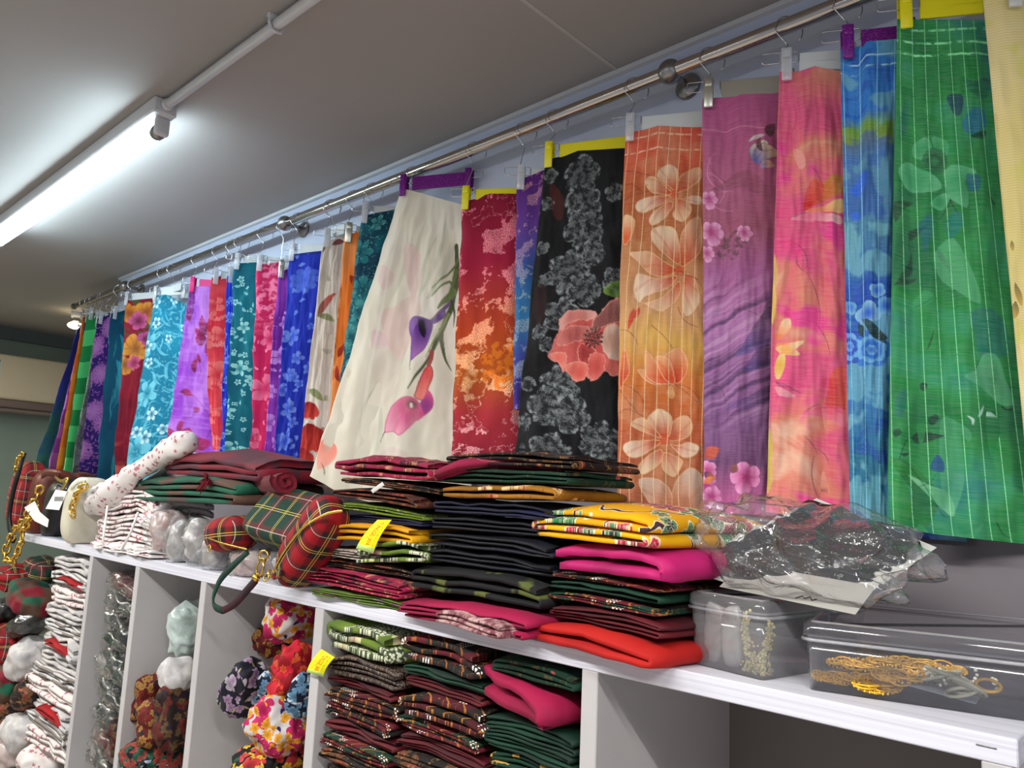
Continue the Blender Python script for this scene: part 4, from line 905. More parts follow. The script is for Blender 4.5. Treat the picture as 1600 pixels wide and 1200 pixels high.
@pal('c25')
def _(M, p):
    v = M.warp(p.v, .012, 16); x, y, _ = M.sep(v); L = p.C.L
    col = M.ramp(y / L, [(0, c(186, 84, 140)), (.2, c(176, 92, 128)), (.32, c(160, 84, 112)), (.42, c(166, 92, 146)), (.55, c(176, 116, 172)), (.75, c(140, 92, 146)), (.88, c(120, 74, 120)), (1, c(214, 110, 170))])
    st = M.noise(M.vm('MULTIPLY', M.warp(p.v, .05, 5), (5, 70, 1)), 1, 4); dgl = x * -.55 + y
    low = M.smooth(y, .40 * L, .52 * L) * M.smooth(y, .84 * L, .7 * L)
    st2 = M.noise(M.vec((x + y * 1.4) * 8, (y + x * .55) * 60, 0), 1, 4)
    col = M.mix(M.smooth(st2, .50, .66) * low * .75, col, c(64, 36, 84))
    col = M.mix(M.smooth(st2, .46, .34) * low * .5, col, c(206, 160, 200))
    for A, B, w, i, o in (((1216, 480), (1150, 560), 20, c(60, 30, 60), c(84, 80, 150)), ((1210, 540), (1160, 580), 16, c(50, 30, 60), c(80, 70, 140)), ((1218, 600), (1130, 640), 12, c(54, 34, 70), c(120, 80, 150)), ((1216, 470), (1190, 500), 14, c(50, 24, 50), c(70, 40, 80))):
        col = p.paint(col, p.leaf(A, B, w, .1, .5, 1), i, o, .65)
    for A, B, b, w in (((1098, 240), (1150, 330), -.3, 1.6), ((1108, 270), (1126, 320), .3, 1.6), ((1120, 240), (1150, 300), -.35, 1.6), ((1098, 204), (1216, 206), .05, 1.6), ((1098, 238), (1216, 290), -.2, 1.2), ((1100, 500), (1216, 515), .2, 1.3), ((1105, 590), (1135, 640), .2, 1.5), ((1100, 460), (1130, 410), -.2, 1.3)):
        col = p.paint(col, p.leaf(A, B, w, b, .1, .1), c(226, 150, 180) if w == 1.6 else c(110, 40, 80), None, .7)
    col = p.paint(col, p.leaf((1110, 300), (1210, 325), 16, .3), c(130, 66, 84), c(150, 80, 100), .5)
    # bird-like motif near the top
    for A, B, w, i, o in (((1172, 224), (1200, 214), 4, c(230, 220, 214), c(200, 190, 190)), ((1186, 258), (1200, 222), 14, c(120, 120, 170), c(236, 226, 206)), ((1180, 255), (1216, 235), 15, c(96, 100, 170), c(226, 200, 160)), ((1190, 264), (1212, 258), 8, c(150, 140, 190), c(220, 170, 120)), ((1196, 240), (1190, 216), 5, c(90, 50, 60), c(110, 60, 60)), ((1206, 216), (1212, 194), 8, c(90, 50, 60), c(110, 60, 70))):
        col = p.paint(col, p.leaf(A, B, w, .15, .7, .6), i, o, .95, c(60, 50, 80), 6)
    for q, R, n in (((1110, 312), 16, 5), ((1114, 363), 21, 5), ((1166, 365), 14, 5), ((1106, 395), 14, 5)):
        col = p.blossom(col, q, R, n, 15, c(170, 60, 120), c(226, 160, 200), c(190, 100, 150), seed=n, wr=.5)
    col = M.mix(p.flower((1145, 385), 26, 5, 0, .5)[0] * M.smooth(M.noise(v, 90, 3), .42, .58) * .7, col, c(84, 60, 60))
    for q, R in (((1169, 745), 26), ((1108, 735), 18), ((1106, 760), 20), ((1114, 776), 16)):
        col = p.blossom(col, q, R, 5, 30, c(180, 40, 120), c(240, 160, 210), c(220, 110, 170), seed=int(q[1]), wr=.5)
    for A, B, w, i, o in (((1100, 715), (1126, 700), 12, c(190, 70, 50), c(210, 100, 70)), ((1100, 738), (1120, 750), 8, c(40, 40, 90), c(210, 100, 60)), ((1100, 755), (1122, 745), 6, c(226, 120, 60), c(236, 150, 90)), ((1146, 740), (1154, 725), 8, c(120, 60, 60), c(150, 90, 80))):
        col = p.paint(col, p.leaf(A, B, w), i, o, .95)
    return col
@post('c25')
def _(M, p, col, al=None):
    return weave(M, p.v, col, .22)
@pal('c26')
def _(M, p):
    v = M.warp(p.v, .04, 7); x, y, _ = M.sep(v); L = p.C.L
    n = M.noise(v, 7, 4, .5, dist=.4)
    col = M.ramp(n, [(0.25, c(236, 60, 130)), (.42, c(226, 84, 128)), (.5, c(230, 110, 116)), (.6, c(226, 134, 110)), (.75, c(240, 190, 160))])
    col = M.mix(M.smooth(M.noise(M.vm('ADD', v, (2, 1, 0)), 8, 3), .56, .68) * .8, col, c(236, 40, 150))
    O, Z, Q, Z4 = (1190, 250), 3.87, (1190, 540), 3.75; ctr = (285, 310)
    for pt, i, o, a in (([(190, 370), (285, 318), (400, 322), (490, 345), (490, 392), (400, 372)], c(240, 120, 150), c(246, 206, 200), .8), ([(280, 300), (350, 290), (500, 238), (500, 322), (400, 312), (300, 322)], c(240, 130, 90), c(244, 214, 130), .9), ([(320, 280), (370, 170), (430, 96), (500, 108), (500, 200), (400, 244)], c(216, 70, 20), c(200, 140, 40), .9), ([(270, 310), (284, 190), (318, 130), (375, 124), (388, 180), (340, 262)], c(214, 40, 24), c(230, 90, 70), .95)): col = p.fill(col, pt, i, o, None, a, O, Z, ctr, 19)
    for pt, i, o, a in (([(95, 1085), (130, 980), (180, 958), (190, 1012), (150, 1062)], c(240, 130, 60), c(246, 220, 170), .85), ([(95, 1110), (180, 1112), (272, 1098), (205, 1160), (130, 1184)], c(240, 140, 60), c(248, 226, 170), .85), ([(200, -60), (260, -40), (280, 40), (240, 60)], c(240, 130, 140), c(246, 180, 170), .5)): col = p.fill(col, pt, i, o, None, a, O, Z, (100, 1100), 9)
    for pt, i, o, a in (([(88, 20), (130, 0), (200, 20), (240, 60), (160, 60)], c(236, 170, 70), c(246, 210, 140), .8), ([(92, 190), (84, 120), (110, 60), (150, 60), (150, 130), (120, 196)], c(226, 190, 60), c(236, 214, 120), .85), ([(380, 345), (400, 240), (415, 160), (465, 128), (500, 140), (500, 385), (430, 372)], c(206, 40, 40), c(232, 90, 50), .85), ([(285, 405), (380, 350), (500, 380), (500, 480), (400, 430)], c(226, 50, 110), c(240, 130, 160), .7), ([(90, 210), (160, 250), (255, 284), (200, 262), (120, 240)], c(120, 50, 110), None, .8), ([(88, 240), (150, 262), (215, 300), (120, 300)], c(240, 190, 190), None, .5)): col = p.fill(col, pt, i, o, None, a, Q, Z4, (385, 350) if pt[0][0] > 250 else None, 11)
    for A, B, b in (((1235, 345), (1268, 332), .05), ((1240, 378), (1262, 430), .2), ((1250, 395), (1268, 430), -.2), ((1262, 425), (1280, 520), .1), ((1272, 500), (1300, 560), .1), ((1258, 680), (1280, 712), .1), ((1276, 700), (1296, 730), .2), ((1278, 705), (1288, 790), -.1), ((1212, 596), (1256, 616), .05), ((1260, 648), (1288, 632), .1), ((1270, 262), (1290, 300), .1), ((1240, 160), (1236, 210), .2)):
        col = p.paint(col, p.leaf(A, B, 1.5, b, .4, .4), c(110, 50, 80), None, .8)
    ed = p.leaf((1222, 120), (1200, 800), 3.5, 0, .04, .04)[0]; col = M.mix(ed * .55, col, c(196, 60, 110))
    for yy, cc in ((430, c(226, 190, 90)), (475, c(236, 200, 80)), (700, c(206, 190, 60)), (740, c(206, 190, 60))): col = M.mix(p.leaf((1212 - (yy - 430) * .03, yy - 35), (1210 - (yy - 430) * .03, yy + 35), 7)[0] * .8, col, cc)
    return col
@post('c26')
def _(M, p, col, al=None):
    return weave(M, p.v, col, .35)
@pal('c27')
def _(M, p):
    v = M.warp(p.v, .03, 10); x, y, _ = M.sep(v); L = p.C.L
    col = M.ramp(y / L, [(0, c(44, 130, 214)), (.14, c(40, 124, 210)), (.17, c(110, 160, 60)), (.2, c(120, 150, 60)), (.24, c(90, 150, 180)), (.4, c(70, 130, 170)), (.5, c(26, 90, 180)), (.7, c(40, 110, 190)), (.85, c(40, 120, 150)), (1, c(30, 110, 160))])
    n = M.noise(v, 9, 3); col = M.mix(M.smooth(n, .5, .56) * .6, col, c(120, 190, 200)); col = M.mix(M.smooth(n, .44, .38) * .5, col, c(20, 60, 180))
    for q, R, o in (((1345, 300), 14, c(40, 110, 226)), ((1352, 280), 9, c(40, 100, 226)), ((1340, 340), 10, c(50, 120, 226)), ((1375, 455), 14, c(140, 200, 226)), ((1360, 490), 22, c(150, 206, 230)), ((1390, 480), 18, c(120, 190, 226)), ((1330, 480), 14, c(120, 190, 210))):
        col = p.paint(col, p.flower(q, R, 4, q[0], .7), c(40, 100, 220), o, .85)
    for k, R in enumerate((34, 26, 18, 10)):
        col = p.paint(col, p.flower((1326 + k, 540), R, 7, k, .8), c(30, 90, 210), c(120, 190, 240) if k % 2 else c(20, 60, 180), .85)
        col = p.paint(col, p.flower((1366, 545 + k), R, 6, k, .8), c(30, 90, 200), c(120, 190, 230) if k % 2 else c(30, 110, 210), .8)
    for A, B, w in (((1350, 500), (1390, 540), 9), ((1360, 520), (1392, 530), 8), ((1345, 505), (1355, 530), 6)): col = p.paint(col, p.leaf(A, B, w), c(14, 50, 50), None, .9)
    return col
@post('c27')
def _(M, p, col, al=None):
    col = pin(M, p.v, col, .0245, c(150, 220, 250), .3, .04, -.01)
    for yb in (24, 42): col = hband(M, p.v, col, yb * p.m, .0025, c(170, 226, 250))
    return weave(M, p.v, col, .2)
@pal('c28')
def _(M, p):
    v = M.warp(p.v, .03, 9); x, y, _ = M.sep(v); L = p.C.L
    n = M.noise(v, 6, 3); col = M.ramp(n, [(.3, c(24, 110, 66)), (.48, c(34, 138, 66)), (.6, c(46, 146, 96)), (.75, c(30, 120, 116))])
    lt, md = c(96, 184, 132), c(60, 160, 104); O, Z, Q, Z4 = (1190, 250), 3.87, (1190, 540), 3.75; G0 = (1250, 0); ZG = 4.57
    dk = c(12, 62, 44)
    for pt, i, o, a in (([(840, 60), (900, 10), (960, 50), (1060, 100), (1100, 170), (1000, 200), (900, 190), (850, 120)], md, lt, .85), ([(1120, 60), (1250, 45), (1312, 80), (1240, 130), (1262, 200), (1250, 300), (1150, 240), (1130, 180)], md, lt, .8), ([(1040, 250), (1110, 200), (1150, 240), (1100, 304), (1040, 280)], c(50, 150, 96), lt, .75),
                        ([(930, -90), (1010, -130), (1040, -60), (1000, 0), (930, -20)], md, lt, .7), ([(1040, -140), (1130, -110), (1140, -30), (1080, -20)], md, lt, .6), ([(980, 0), (1040, -70), (1120, -40), (1130, 60), (1050, 90)], c(18, 72, 44), c(34, 110, 66), .85), ([(1010, 10), (1060, -30), (1100, 10), (1060, 60)], c(40, 130, 80), c(18, 76, 46), .8),
                        ([(806, 270), (930, 260), (880, 300), (818, 395)], dk, None, .8), ([(830, 745), (900, 620), (915, 560), (922, 680), (880, 720), (952, 714), (900, 752), (806, 770)], dk, None, .85), ([(905, 430), (1012, 408), (922, 480), (903, 492)], dk, None, .9), ([(1068, 540), (1110, 570), (1142, 660), (1080, 592)], dk, None, .9),
                        ([(1060, 560), (1170, 480), (1290, 690), (1335, 880), (1180, 790), (1080, 700)], lt, None, .5), ([(960, 390), (1040, 330), (1052, 400), (1000, 560), (980, 480)], c(16, 96, 120), None, .6), ([(1130, 360), (1200, 320), (1232, 380), (1200, 450), (1140, 480)], c(18, 112, 130), None, .5), ([(1000, 790), (1060, 840), (960, 900), (900, 890)], md, None, .5), ([(1010, 1150), (1055, 1020), (1040, 1100)], dk, None, .8),
                        ([(1380, 200), (1422, 260), (1415, 280)], dk, None, .8), ([(1280, 930), (1400, 900), (1490, 1010), (1500, 1180), (1330, 1180), (1300, 1050)], c(16, 96, 112), None, .5), ([(1250, 90), (1330, 100), (1330, 180), (1270, 190)], c(16, 84, 130), None, .7)):
        col = p.fill(col, pt, i, o, None, a, O, Z)
    for pt, i, o, a in (([(1200, 190), (1260, 150), (1300, 60), (1390, 60), (1440, 200), (1490, 330), (1420, 350), (1300, 250)], c(90, 160, 124), lt, .6), ([(1060, 440), (1160, 450), (1240, 520), (1222, 572), (1180, 530), (1200, 800), (1120, 1000), (1060, 800)], c(80, 164, 120), lt, .5), ([(890, 540), (940, 500), (1040, 520), (1084, 530), (1000, 560), (920, 572)], dk, None, .95), ([(985, 430), (1030, 403), (1052, 430), (1010, 472)], dk, None, .95),
                        ([(780, 500), (820, 490), (832, 520), (790, 542)], dk, None, .85), ([(940, 225), (965, 210), (985, 235), (965, 265), (942, 255)], dk, None, .9), ([(830, 640), (880, 628), (850, 655)], dk, None, .9), ([(1040, 640), (1080, 690), (1076, 742), (998, 722)], c(14, 76, 130), None, .9), ([(775, 670), (870, 680), (1000, 800), (1060, 900), (985, 1060), (880, 1080), (860, 960), (900, 860), (820, 760)], c(22, 100, 40), c(30, 130, 50), .8),
                        ([(775, 780), (850, 800), (890, 940), (850, 1060), (775, 1060)], c(60, 160, 60), c(40, 130, 50), .7), ([(870, 758), (1000, 820), (1100, 860), (1142, 940), (1130, 1004), (1040, 930), (960, 850)], c(90, 170, 120), c(130, 200, 150), .8), ([(1278, 424), (1312, 353), (1302, 404)], c(190, 230, 214), None, .9), ([(1214, 418), (1257, 438), (1246, 474), (1238, 444)], c(190, 226, 210), None, .9), ([(1416, 345), (1450, 372), (1490, 360), (1470, 380), (1430, 372)], c(8, 40, 30), None, .95),
                        ([(1040, 1100), (1200, 1110), (1310, 1040), (1250, 1130), (1120, 1150)], c(70, 160, 110), None, .7), ([(800, 300), (860, 260), (840, 420), (790, 400)], c(18, 100, 110), None, .5)):
        col = p.fill(col, pt, i, o, None, a, Q, Z4)
    for pts, w_ in (([(820, 665), (850, 580), (880, 540)], 2), ([(890, 540), (960, 490), (1060, 485)], 2), ([(770, 670), (860, 690), (980, 840), (1070, 990), (1140, 1010)], 1.6), ([(1390, 1040), (1430, 1110), (1500, 1140)], 2.2), ([(1260, 150), (1300, 60)], 2), ([(930, 830), (1000, 800), (1030, 760)], 1.2)): col = p.stroke(col, pts, w_, 1, dk, .85, Q, Z4)
    for pts, w_ in (([(1155, 250), (1110, 330), (1080, 360)], 3), ([(1150, 250), (1200, 340)], 3), ([(900, 500), (915, 600)], 2), ([(940, 890), (1010, 860), (1060, 830)], 1.4)): col = p.stroke(col, pts, w_, 1, dk, .8, O, Z)
    for pt, i, a in (([(1060, 700), (1110, 680), (1180, 700), (1160, 830), (1110, 820), (1080, 760)], c(20, 60, 90), .85), ([(1170, 560), (1250, 600), (1350, 560), (1350, 700), (1240, 680)], c(20, 90, 80), .6), ([(1180, 860), (1250, 780), (1330, 800), (1340, 900), (1240, 960), (1180, 930)], c(30, 110, 150), .8), ([(1230, 970), (1340, 930), (1320, 990)], c(10, 50, 50), .8), ([(720, 880), (780, 700), (790, 860), (750, 980)], c(16, 104, 100), .5)):
        col = p.fill(col, pt, i, None, None, a, G0, ZG)
    return col
@post('c28')
def _(M, p, col, al=None):
    col = pin(M, p.v, col, .0232, c(150, 240, 170), .2, .038, -.03)
    for yb, al in ((40, .9), (62, .9), (16, .7)): col = hband(M, p.v, col, yb * p.m, .003, c(150, 250, 180), al)
    return weave(M, p.v, col, .2)
@pal('c29')
def _(M, p):
    v = M.warp(p.v, .03, 9); col = two(M, v, 4, c(222, 206, 134), c(230, 214, 160))
    col = M.mix(M.smooth(M.noise(v, 7, 3), .56, .66) * .5, col, c(222, 160, 110)); col = M.mix(M.smooth(M.noise(M.vm('ADD', v, (4, 4, 0)), 8, 3), .58, .68) * .5, col, c(206, 210, 80))
    for A, B, w in (((1583, 375), (1585, 395), 4), ((1590, 470), (1585, 500), 8), ((1588, 440), (1600, 480), 6)): col = p.paint(col, p.leaf(A, B, w), c(40, 50, 40), c(190, 150, 60), .8)
    x, y, _ = M.sep(p.v); return M.mix(M.smooth(M.m('SINE', y * 1500), -.2, .9) * .35, col, c(190, 170, 100))

LAB = {
 'c01': ('deep blue and green sheer cloth, last on the left end of the rail', 0), 'c02': ('purple checked cloth beside the orange strip at the left end', 0),
 'c03': ('narrow plain orange cloth hanging left of the green checked one', 0), 'c04': ('bright green checked cloth hanging near the left end', 1),
 'c05': ('grey cloth with black feathery print behind the purple chrysanthemum cloth', 0), 'c06': ('dark purple cloth printed with lilac chrysanthemums', 1),
 'c07': ('dark petrol blue cloth with pale swirls, left of the maroon one', 1), 'c08': ('maroon cloth with golden and pink flowers', 1),
 'c09': ('turquoise cloth printed with pale leaves and lilies', 1), 'c10': ('lilac cloth with magenta flowers and vines', 1),
 'c11': ('coral red floral cloth hanging between the lilac and royal blue ones', 1), 'c12': ('narrow royal blue cloth squeezed left of the teal flower cloth', 0),
 'c13': ('teal cloth with pale small flowers', 1), 'c14': ('crimson pink cloth with light pink flowers', 1),
 'c15': ('violet floral cloth between the crimson and the blue rose cloth', 0), 'c16': ('blue cloth printed with a large rose and pale blossoms', 1),
 'c17': ('cream cloth with green leaves and red tulips at its hem', 1), 'c18': ('narrow orange cloth with dark red sprigs beside the cream one', 1),
 'c19': ('dark teal cloth with tonal flowers behind the white lily cloth', 1), 'c20': ('white cloth with purple and pink calla lilies spreading over the bags', 1),
 'c21': ('red and orange sheer cloth with metallic flowers', 1), 'c22': ('narrow violet and blue shimmering cloth left of the black one', 1),
 'c23': ('black sheer cloth with silver flowers and a coral poppy', 1), 'c24': ('orange striped cloth with large cream blossoms', 1),
 'c25': ('mauve cloth with pink flowers and dark feathery streaks', 1), 'c26': ('pink and coral watercolour cloth with thin dark twigs', 1),
 'c27': ('blue pinstriped cloth with light blue roses', 1), 'c28': ('wide green pinstriped cloth with leafy print', 1), 'c29': ('pale yellow ribbed cloth at the right edge', 1)}
NF = {'c20': (2.2, .007, .012), 'c26': (1.3, .005, .012), 'c28': (1.7, .006, .012), 'c27': (1.0, .007, .014)}
for k in ('c08', 'c10', 'c16', 'c17'): POST[k] = lambda M, p, col, al: col
for i, (k, C) in enumerate(CL.items()):
    fn = PAT[k]; nf, rp, th = NF.get(k, (1.4, .004, .010)); dense = k in POST
    if dense: mf = lambda M, k=k, C=C: POST[k](M, Pt(M, C), *M.attr('Paint'))
    else: mf = lambda M, fn=fn, C=C: fn(M, Pt(M, C))
    mt = mat('print_' + k, mf, .75, spec=.25, bump=.12, bscale=420, sheen=.03)
    C.build('hanging_cloth', mt, step=1.25 if dense else 8, nf=nf, rip=rp, th=th, seed=i + 1, paint=fn if dense else None, label=LAB[k][0], cat='cloth', group='printed cloths hanging from the rail', ext=C.ext if k != 'c29' else 1.0)
# hem of the cloths hanging behind the green one
hb = Cloth([(1396, 700), (1500, 700)], [(1400, 838), (1497, 846)], (.437, .437), (.437, .437))
hb.build('hanging_cloth', mat('print_hem_blue', lambda M: two(M, M.uv(), 14, c(60, 80, 160), c(110, 160, 180))), th=.003, rip=.0005, label='blue and grey hem showing below the green cloth', cat='cloth')

# ------------------------------------------------------------------ hangers
m_frost = film('frosted_clear_plastic', (.93, .95, .97, 1), .42, 1.2, 40, .1, .2, (.86, .89, .92, 1))
m_yel = mat('yellow_plastic', lambda M: c(236, 226, 10), .4, spec=.5)
def glit(M):
    n = M.smooth(M.noise(M.obj(), 500, 2, dim='3D'), .55, .68); return {'color': M.mix(n * .7, c(110, 14, 128), c(190, 110, 196)), 'rough': .35}
m_pur = mat('purple_glitter_plastic', glit)
m_pnk = mat('pink_plastic', lambda M: c(226, 30, 126), .35)
m_sil = mat('brushed_silver', lambda M: c(206, 208, 196), .3, .9)
m_wht = mat('translucent_white_plastic', lambda M: c(214, 222, 222), .4)
HC = {'f': ('clear frosted', m_frost, m_wht), 'y': ('yellow', m_yel, m_yel), 'p': ('purple', m_pur, m_pur), 'k': ('pink', m_pnk, m_pnk), 's': ('silver metal', m_sil, m_sil)}
HK = [('c01', 'f'), ('c02', 'f'), ('c03', 'f'), ('c04', 'f'), ('c05', 'f'), ('c06', 'f'), ('c07', 'f'), ('c08', 'f'), ('c09', 'f'), ('c10', 'k'), ('c11', 'f'), ('c12', 'f'), ('c13', 'f'), ('c14', 'f'), ('c15', 's'), ('c16', 'f'),
      ('c17', 'f'), ('c18', 's'), ('c19', 'f'), ('c20', 'p'), ('c21', 'y'), ('c22', 'f'), ('c23', 'y'), ('c24', 'f'), ('c25', 's'), ('c26', 'f'), ('c27', 'p'), ('c28', 'y'), ('c29', 'f')]
CLN = {'c01': 'deep blue sheer', 'c02': 'purple checked', 'c03': 'narrow orange', 'c05': 'grey feathery', 'c04': 'green checked', 'c06': 'purple chrysanthemum', 'c07': 'petrol blue', 'c08': 'maroon', 'c09': 'turquoise', 'c10': 'lilac', 'c11': 'coral red', 'c12': 'narrow royal blue', 'c13': 'teal flower', 'c14': 'crimson', 'c15': 'violet',
       'c16': 'blue rose', 'c17': 'cream', 'c18': 'orange strip', 'c19': 'dark teal', 'c20': 'white lily', 'c21': 'red and orange', 'c22': 'narrow violet', 'c23': 'black', 'c24': 'orange blossom', 'c25': 'mauve', 'c26': 'pink watercolour', 'c27': 'blue pinstriped', 'c28': 'green pinstriped', 'c29': 'pale yellow'}
def frame(P0, d):
    n = Vector((d.y, -d.x, 0)); return Matrix(((d.x, n.x, 0, P0.x), (d.y, n.y, 0, P0.y), (0, 0, 1, P0.z), (0, 0, 0, 1)))   # local x = along bar, y = towards the room
def hanger(key, kind):
    C = CL[key]; P0 = C.P3(0, 0); P1 = C.P3(1, 0); d = P1 - P0; d.z = 0; W = max(.13, min(.26, d.length + .036)); d.normalize()
    if key in ('c09', 'c10', 'c16', 'c17'): W = min(W, .2)
    P0 = P0.copy(); Fm = frame(P0, d); nm, mc, mp = HC[kind]
    th = thing('clip_hanger', tuple(P0), '%s clip hanger holding the %s cloth' % (nm, CLN[key]), 'hanger', 'clip hangers on the rail')
    hx = (Fm @ Vector((.008, 0, 0))).x; hc = Vector((hx, RY, RZ + RR + .0028 - .029)); hd = Vector((.62, .78, 0))
    pts = [hc + hd * (.029 * cos(a)) + Vector((0, 0, .029 * sin(a))) for a in [math.radians(q) for q in range(-40, 211, 14)]]
    st = Fm @ Vector((.008, -.004, .040))
    e = pts[-1]
    pts += [e.lerp(Vector((hc.x, hc.y, e.z - .022)), .5) + Vector((0, 0, -.003)), Vector((hc.x, hc.y, e.z - .022)).lerp(st, .15), Vector((st.x, st.y, st.z + .01)), st - Vector((0, 0, .01))]
    hk = MB().tube(pts, .0013, 6); hk.sphere(pts[0], .0024, 8, 6); hk.out('hook', m_wire, th)
    for s0, s1 in ((-.032, .035), (W - .03, W + .022)):
        loop = []
        for cx, cz, a0 in ((s1 - .004, .034, 0), (s0 + .004, .034, 90), (s0 + .004, .020, 180), (s1 - .004, .020, 270)):
            loop += [Fm @ Vector((cx + .004 * cos(math.radians(a0 + q)), .0015, cz + .004 * sin(math.radians(a0 + q)))) for q in (0, 45, 90)]
        MB().tube(loop, .0011, 6, closed=True).out('wire_loop', m_wire, th)
    sharp(MB().rbox((.036, -.005, -.004), (W - .034, .001, .036), .0015, Fm, 1).out('bar', mp, th, smooth=False))
    for k, s0 in enumerate((.002, W - .030)):
        if key == 'c29': s0 += .030
        b = MB().rbox((s0, .009, -.026), (s0 + .020, .0145, .042), .0025, Fm)
        b.rbox((s0, -.012, -.020), (s0 + .020, -.008, .042), .002, Fm)
        cp = b.out('clip', mc, th)
        MB().rbox((s0 + .003, .0144, .020), (s0 + .017, .0165, .036), .001, Fm).out('thumb_pad', mc, cp)
        MB().rbox((s0 + .005, -.008, .018), (s0 + .015, .009, .030), .001, Fm).out('spring', m_wire, cp)
for k, q in HK: hanger(k, q)
def bare_hook(px, lab):
    x = xr(px); hc = Vector((x, RY, RZ + RR + .0028 - .029)); hd = Vector((.62, .78, 0))
    pts = [hc + hd * (.029 * cos(a)) + Vector((0, 0, .029 * sin(a))) for a in [math.radians(q) for q in range(-40, 211, 14)]]; e = pts[-1]
    pts += [e.lerp(Vector((x, RY, e.z - .022)), .6) - Vector((0, 0, .003)), Vector((x, RY, e.z - .026)), Vector((x, RY + .015, RZ - .075))]
    t = thing('clip_hanger', (x, RY, RZ), lab, 'hanger')
    MB().tube(pts, .0013, 6).out('hook', m_wire, t)
    sharp(MB().rbox((x - .05, RY + .012, RZ - .11), (x + .06, RY + .018, RZ - .075), .0015, seg=1).out('bar', m_wht, t, smooth=False))
bare_hook(272, 'white hanger hooked between the turquoise and lilac cloths'); bare_hook(520, 'white hanger hooked left of the cream cloth')

# ------------------------------------------------------------------ folded cloth, rolls, soft bundles
def folded(name, x0, x1, y0, y1, z0, z1, mt, n=6, axis='x', rot=0, seed=0, puff=.5, tilt=0, fill=.74, K=9, jit=.05, droop=.006, bulge=0.0, parent=None, **kw):
    rnd = random.Random(seed * 7 + 3)
    A, B = ((x1 - x0), (y1 - y0)) if axis == 'x' else ((y1 - y0), (x1 - x0))
    h = z1 - z0; gap = h / n; th = gap * fill; cx, cy = (x0 + x1) / 2, (y0 + y1) / 2
    path = []; lay = []
    for i in range(n):
        a = -A / 2 * (1 - rnd.uniform(0, jit)) + gap / 2; b = A / 2 * (1 - rnd.uniform(0, jit)) - gap / 2
        zc = (i + .5) * gap; seq = [a + (b - a) * k / 7 for k in range(8)]
        if i % 2: seq.reverse()
        if path:      # half turn
            pe = path[-1]; sgn = 1 if pe[0] > 0 else -1; s0 = (pe[0] + seq[0]) / 2
            for q in (-60, -20, 20, 60): path.append((s0 + sgn * gap * .5 * cos(math.radians(q)), zc - gap / 2 + gap * .5 * sin(math.radians(q)))); lay.append(i)
        for s_ in seq: path.append((s_, zc)); lay.append(i)
    N = len(path); nrm = []; arc = [0]
    for i in range(N):
        a = path[max(0, i - 1)]; b = path[min(N - 1, i + 1)]; dx, dz = b[0] - a[0], b[1] - a[1]; l = math.hypot(dx, dz) or 1
        nrm.append((-dz / l, dx / l))
        if i: arc.append(arc[-1] + math.hypot(path[i][0] - path[i - 1][0], path[i][1] - path[i - 1][1]))
    ends = [(rnd.uniform(0, .025), rnd.uniform(0, .025)) for _ in range(n)]
    V = []; UV = []; cr, sr = cos(math.radians(rot)), sin(math.radians(rot))
    for k in range(K):
        tt = k / (K - 1)
        for side in (1, -1):
            for i in range(N):
                e = ends[lay[i]]; t = -B / 2 * (1 - 2 * e[0]) + (B * (1 - e[0] - e[1])) * tt
                s_, z = path[i]; f = min(1, max(0, z / h))
                edge = 1 if 0 < k < K - 1 else .55
                s2 = s_ + nrm[i][0] * th / 2 * side * edge; z2 = z + nrm[i][1] * th / 2 * side * edge
                nz = noise.noise(Vector((s_ * 6 + seed, t * 6, seed * .3))) * puff * h * .34 + noise.noise(Vector((s_ * 15, t * 15, lay[i] * .6 + seed))) * puff * gap * 1.3
                z2 = z2 * (1 - .12 * abs(2 * s_ / A) ** 3) + nz * f ** .5 - droop * f * ((2 * s_ / A) ** 4 + (2 * t / B) ** 4) * .6 + bulge * f * (1 - (2 * s_ / A) ** 2) * (1 - (2 * t / B) ** 2)
                s2 += noise.noise(Vector((t * 11, lay[i] * .9, seed * 2.7))) * gap * .8; t += noise.noise(Vector((s_ * 13, lay[i] * .35, seed * 1.9))) * .014 * (1 if k in (0, K - 1) else .3)
                z2 = max(z2, th * .12 * (i % 3 == 0))
                lx, ly = (s2, t) if axis == 'x' else (t, s2)
                V.append(Vector((cx + lx * cr - ly * sr, cy + lx * sr + ly * cr, z0 + z2 + tilt * lx))); UV.append((t, arc[i]))
    Fc = []; n2 = 2 * N
    def ix(k, side, i): return k * n2 + (0 if side == 0 else N) + i
    for k in range(K - 1):
        for i in range(N - 1):
            Fc.append((ix(k, 0, i), ix(k, 0, i + 1), ix(k + 1, 0, i + 1), ix(k + 1, 0, i))); Fc.append((ix(k, 1, i + 1), ix(k, 1, i), ix(k + 1, 1, i), ix(k + 1, 1, i + 1)))
        for i in (0, N - 1): Fc.append((ix(k, 0, i), ix(k + 1, 0, i), ix(k + 1, 1, i), ix(k, 1, i)))
    for k in (0, K - 1):
        for i in range(N - 1): Fc.append((ix(k, 0, i), ix(k, 1, i), ix(k, 1, i + 1), ix(k, 0, i + 1)) if k == 0 else (ix(k, 0, i), ix(k, 0, i + 1), ix(k, 1, i + 1), ix(k, 1, i)))
    if axis == 'x': pass
    return mk(name, V, Fc, mt, parent, UV, True, **kw)
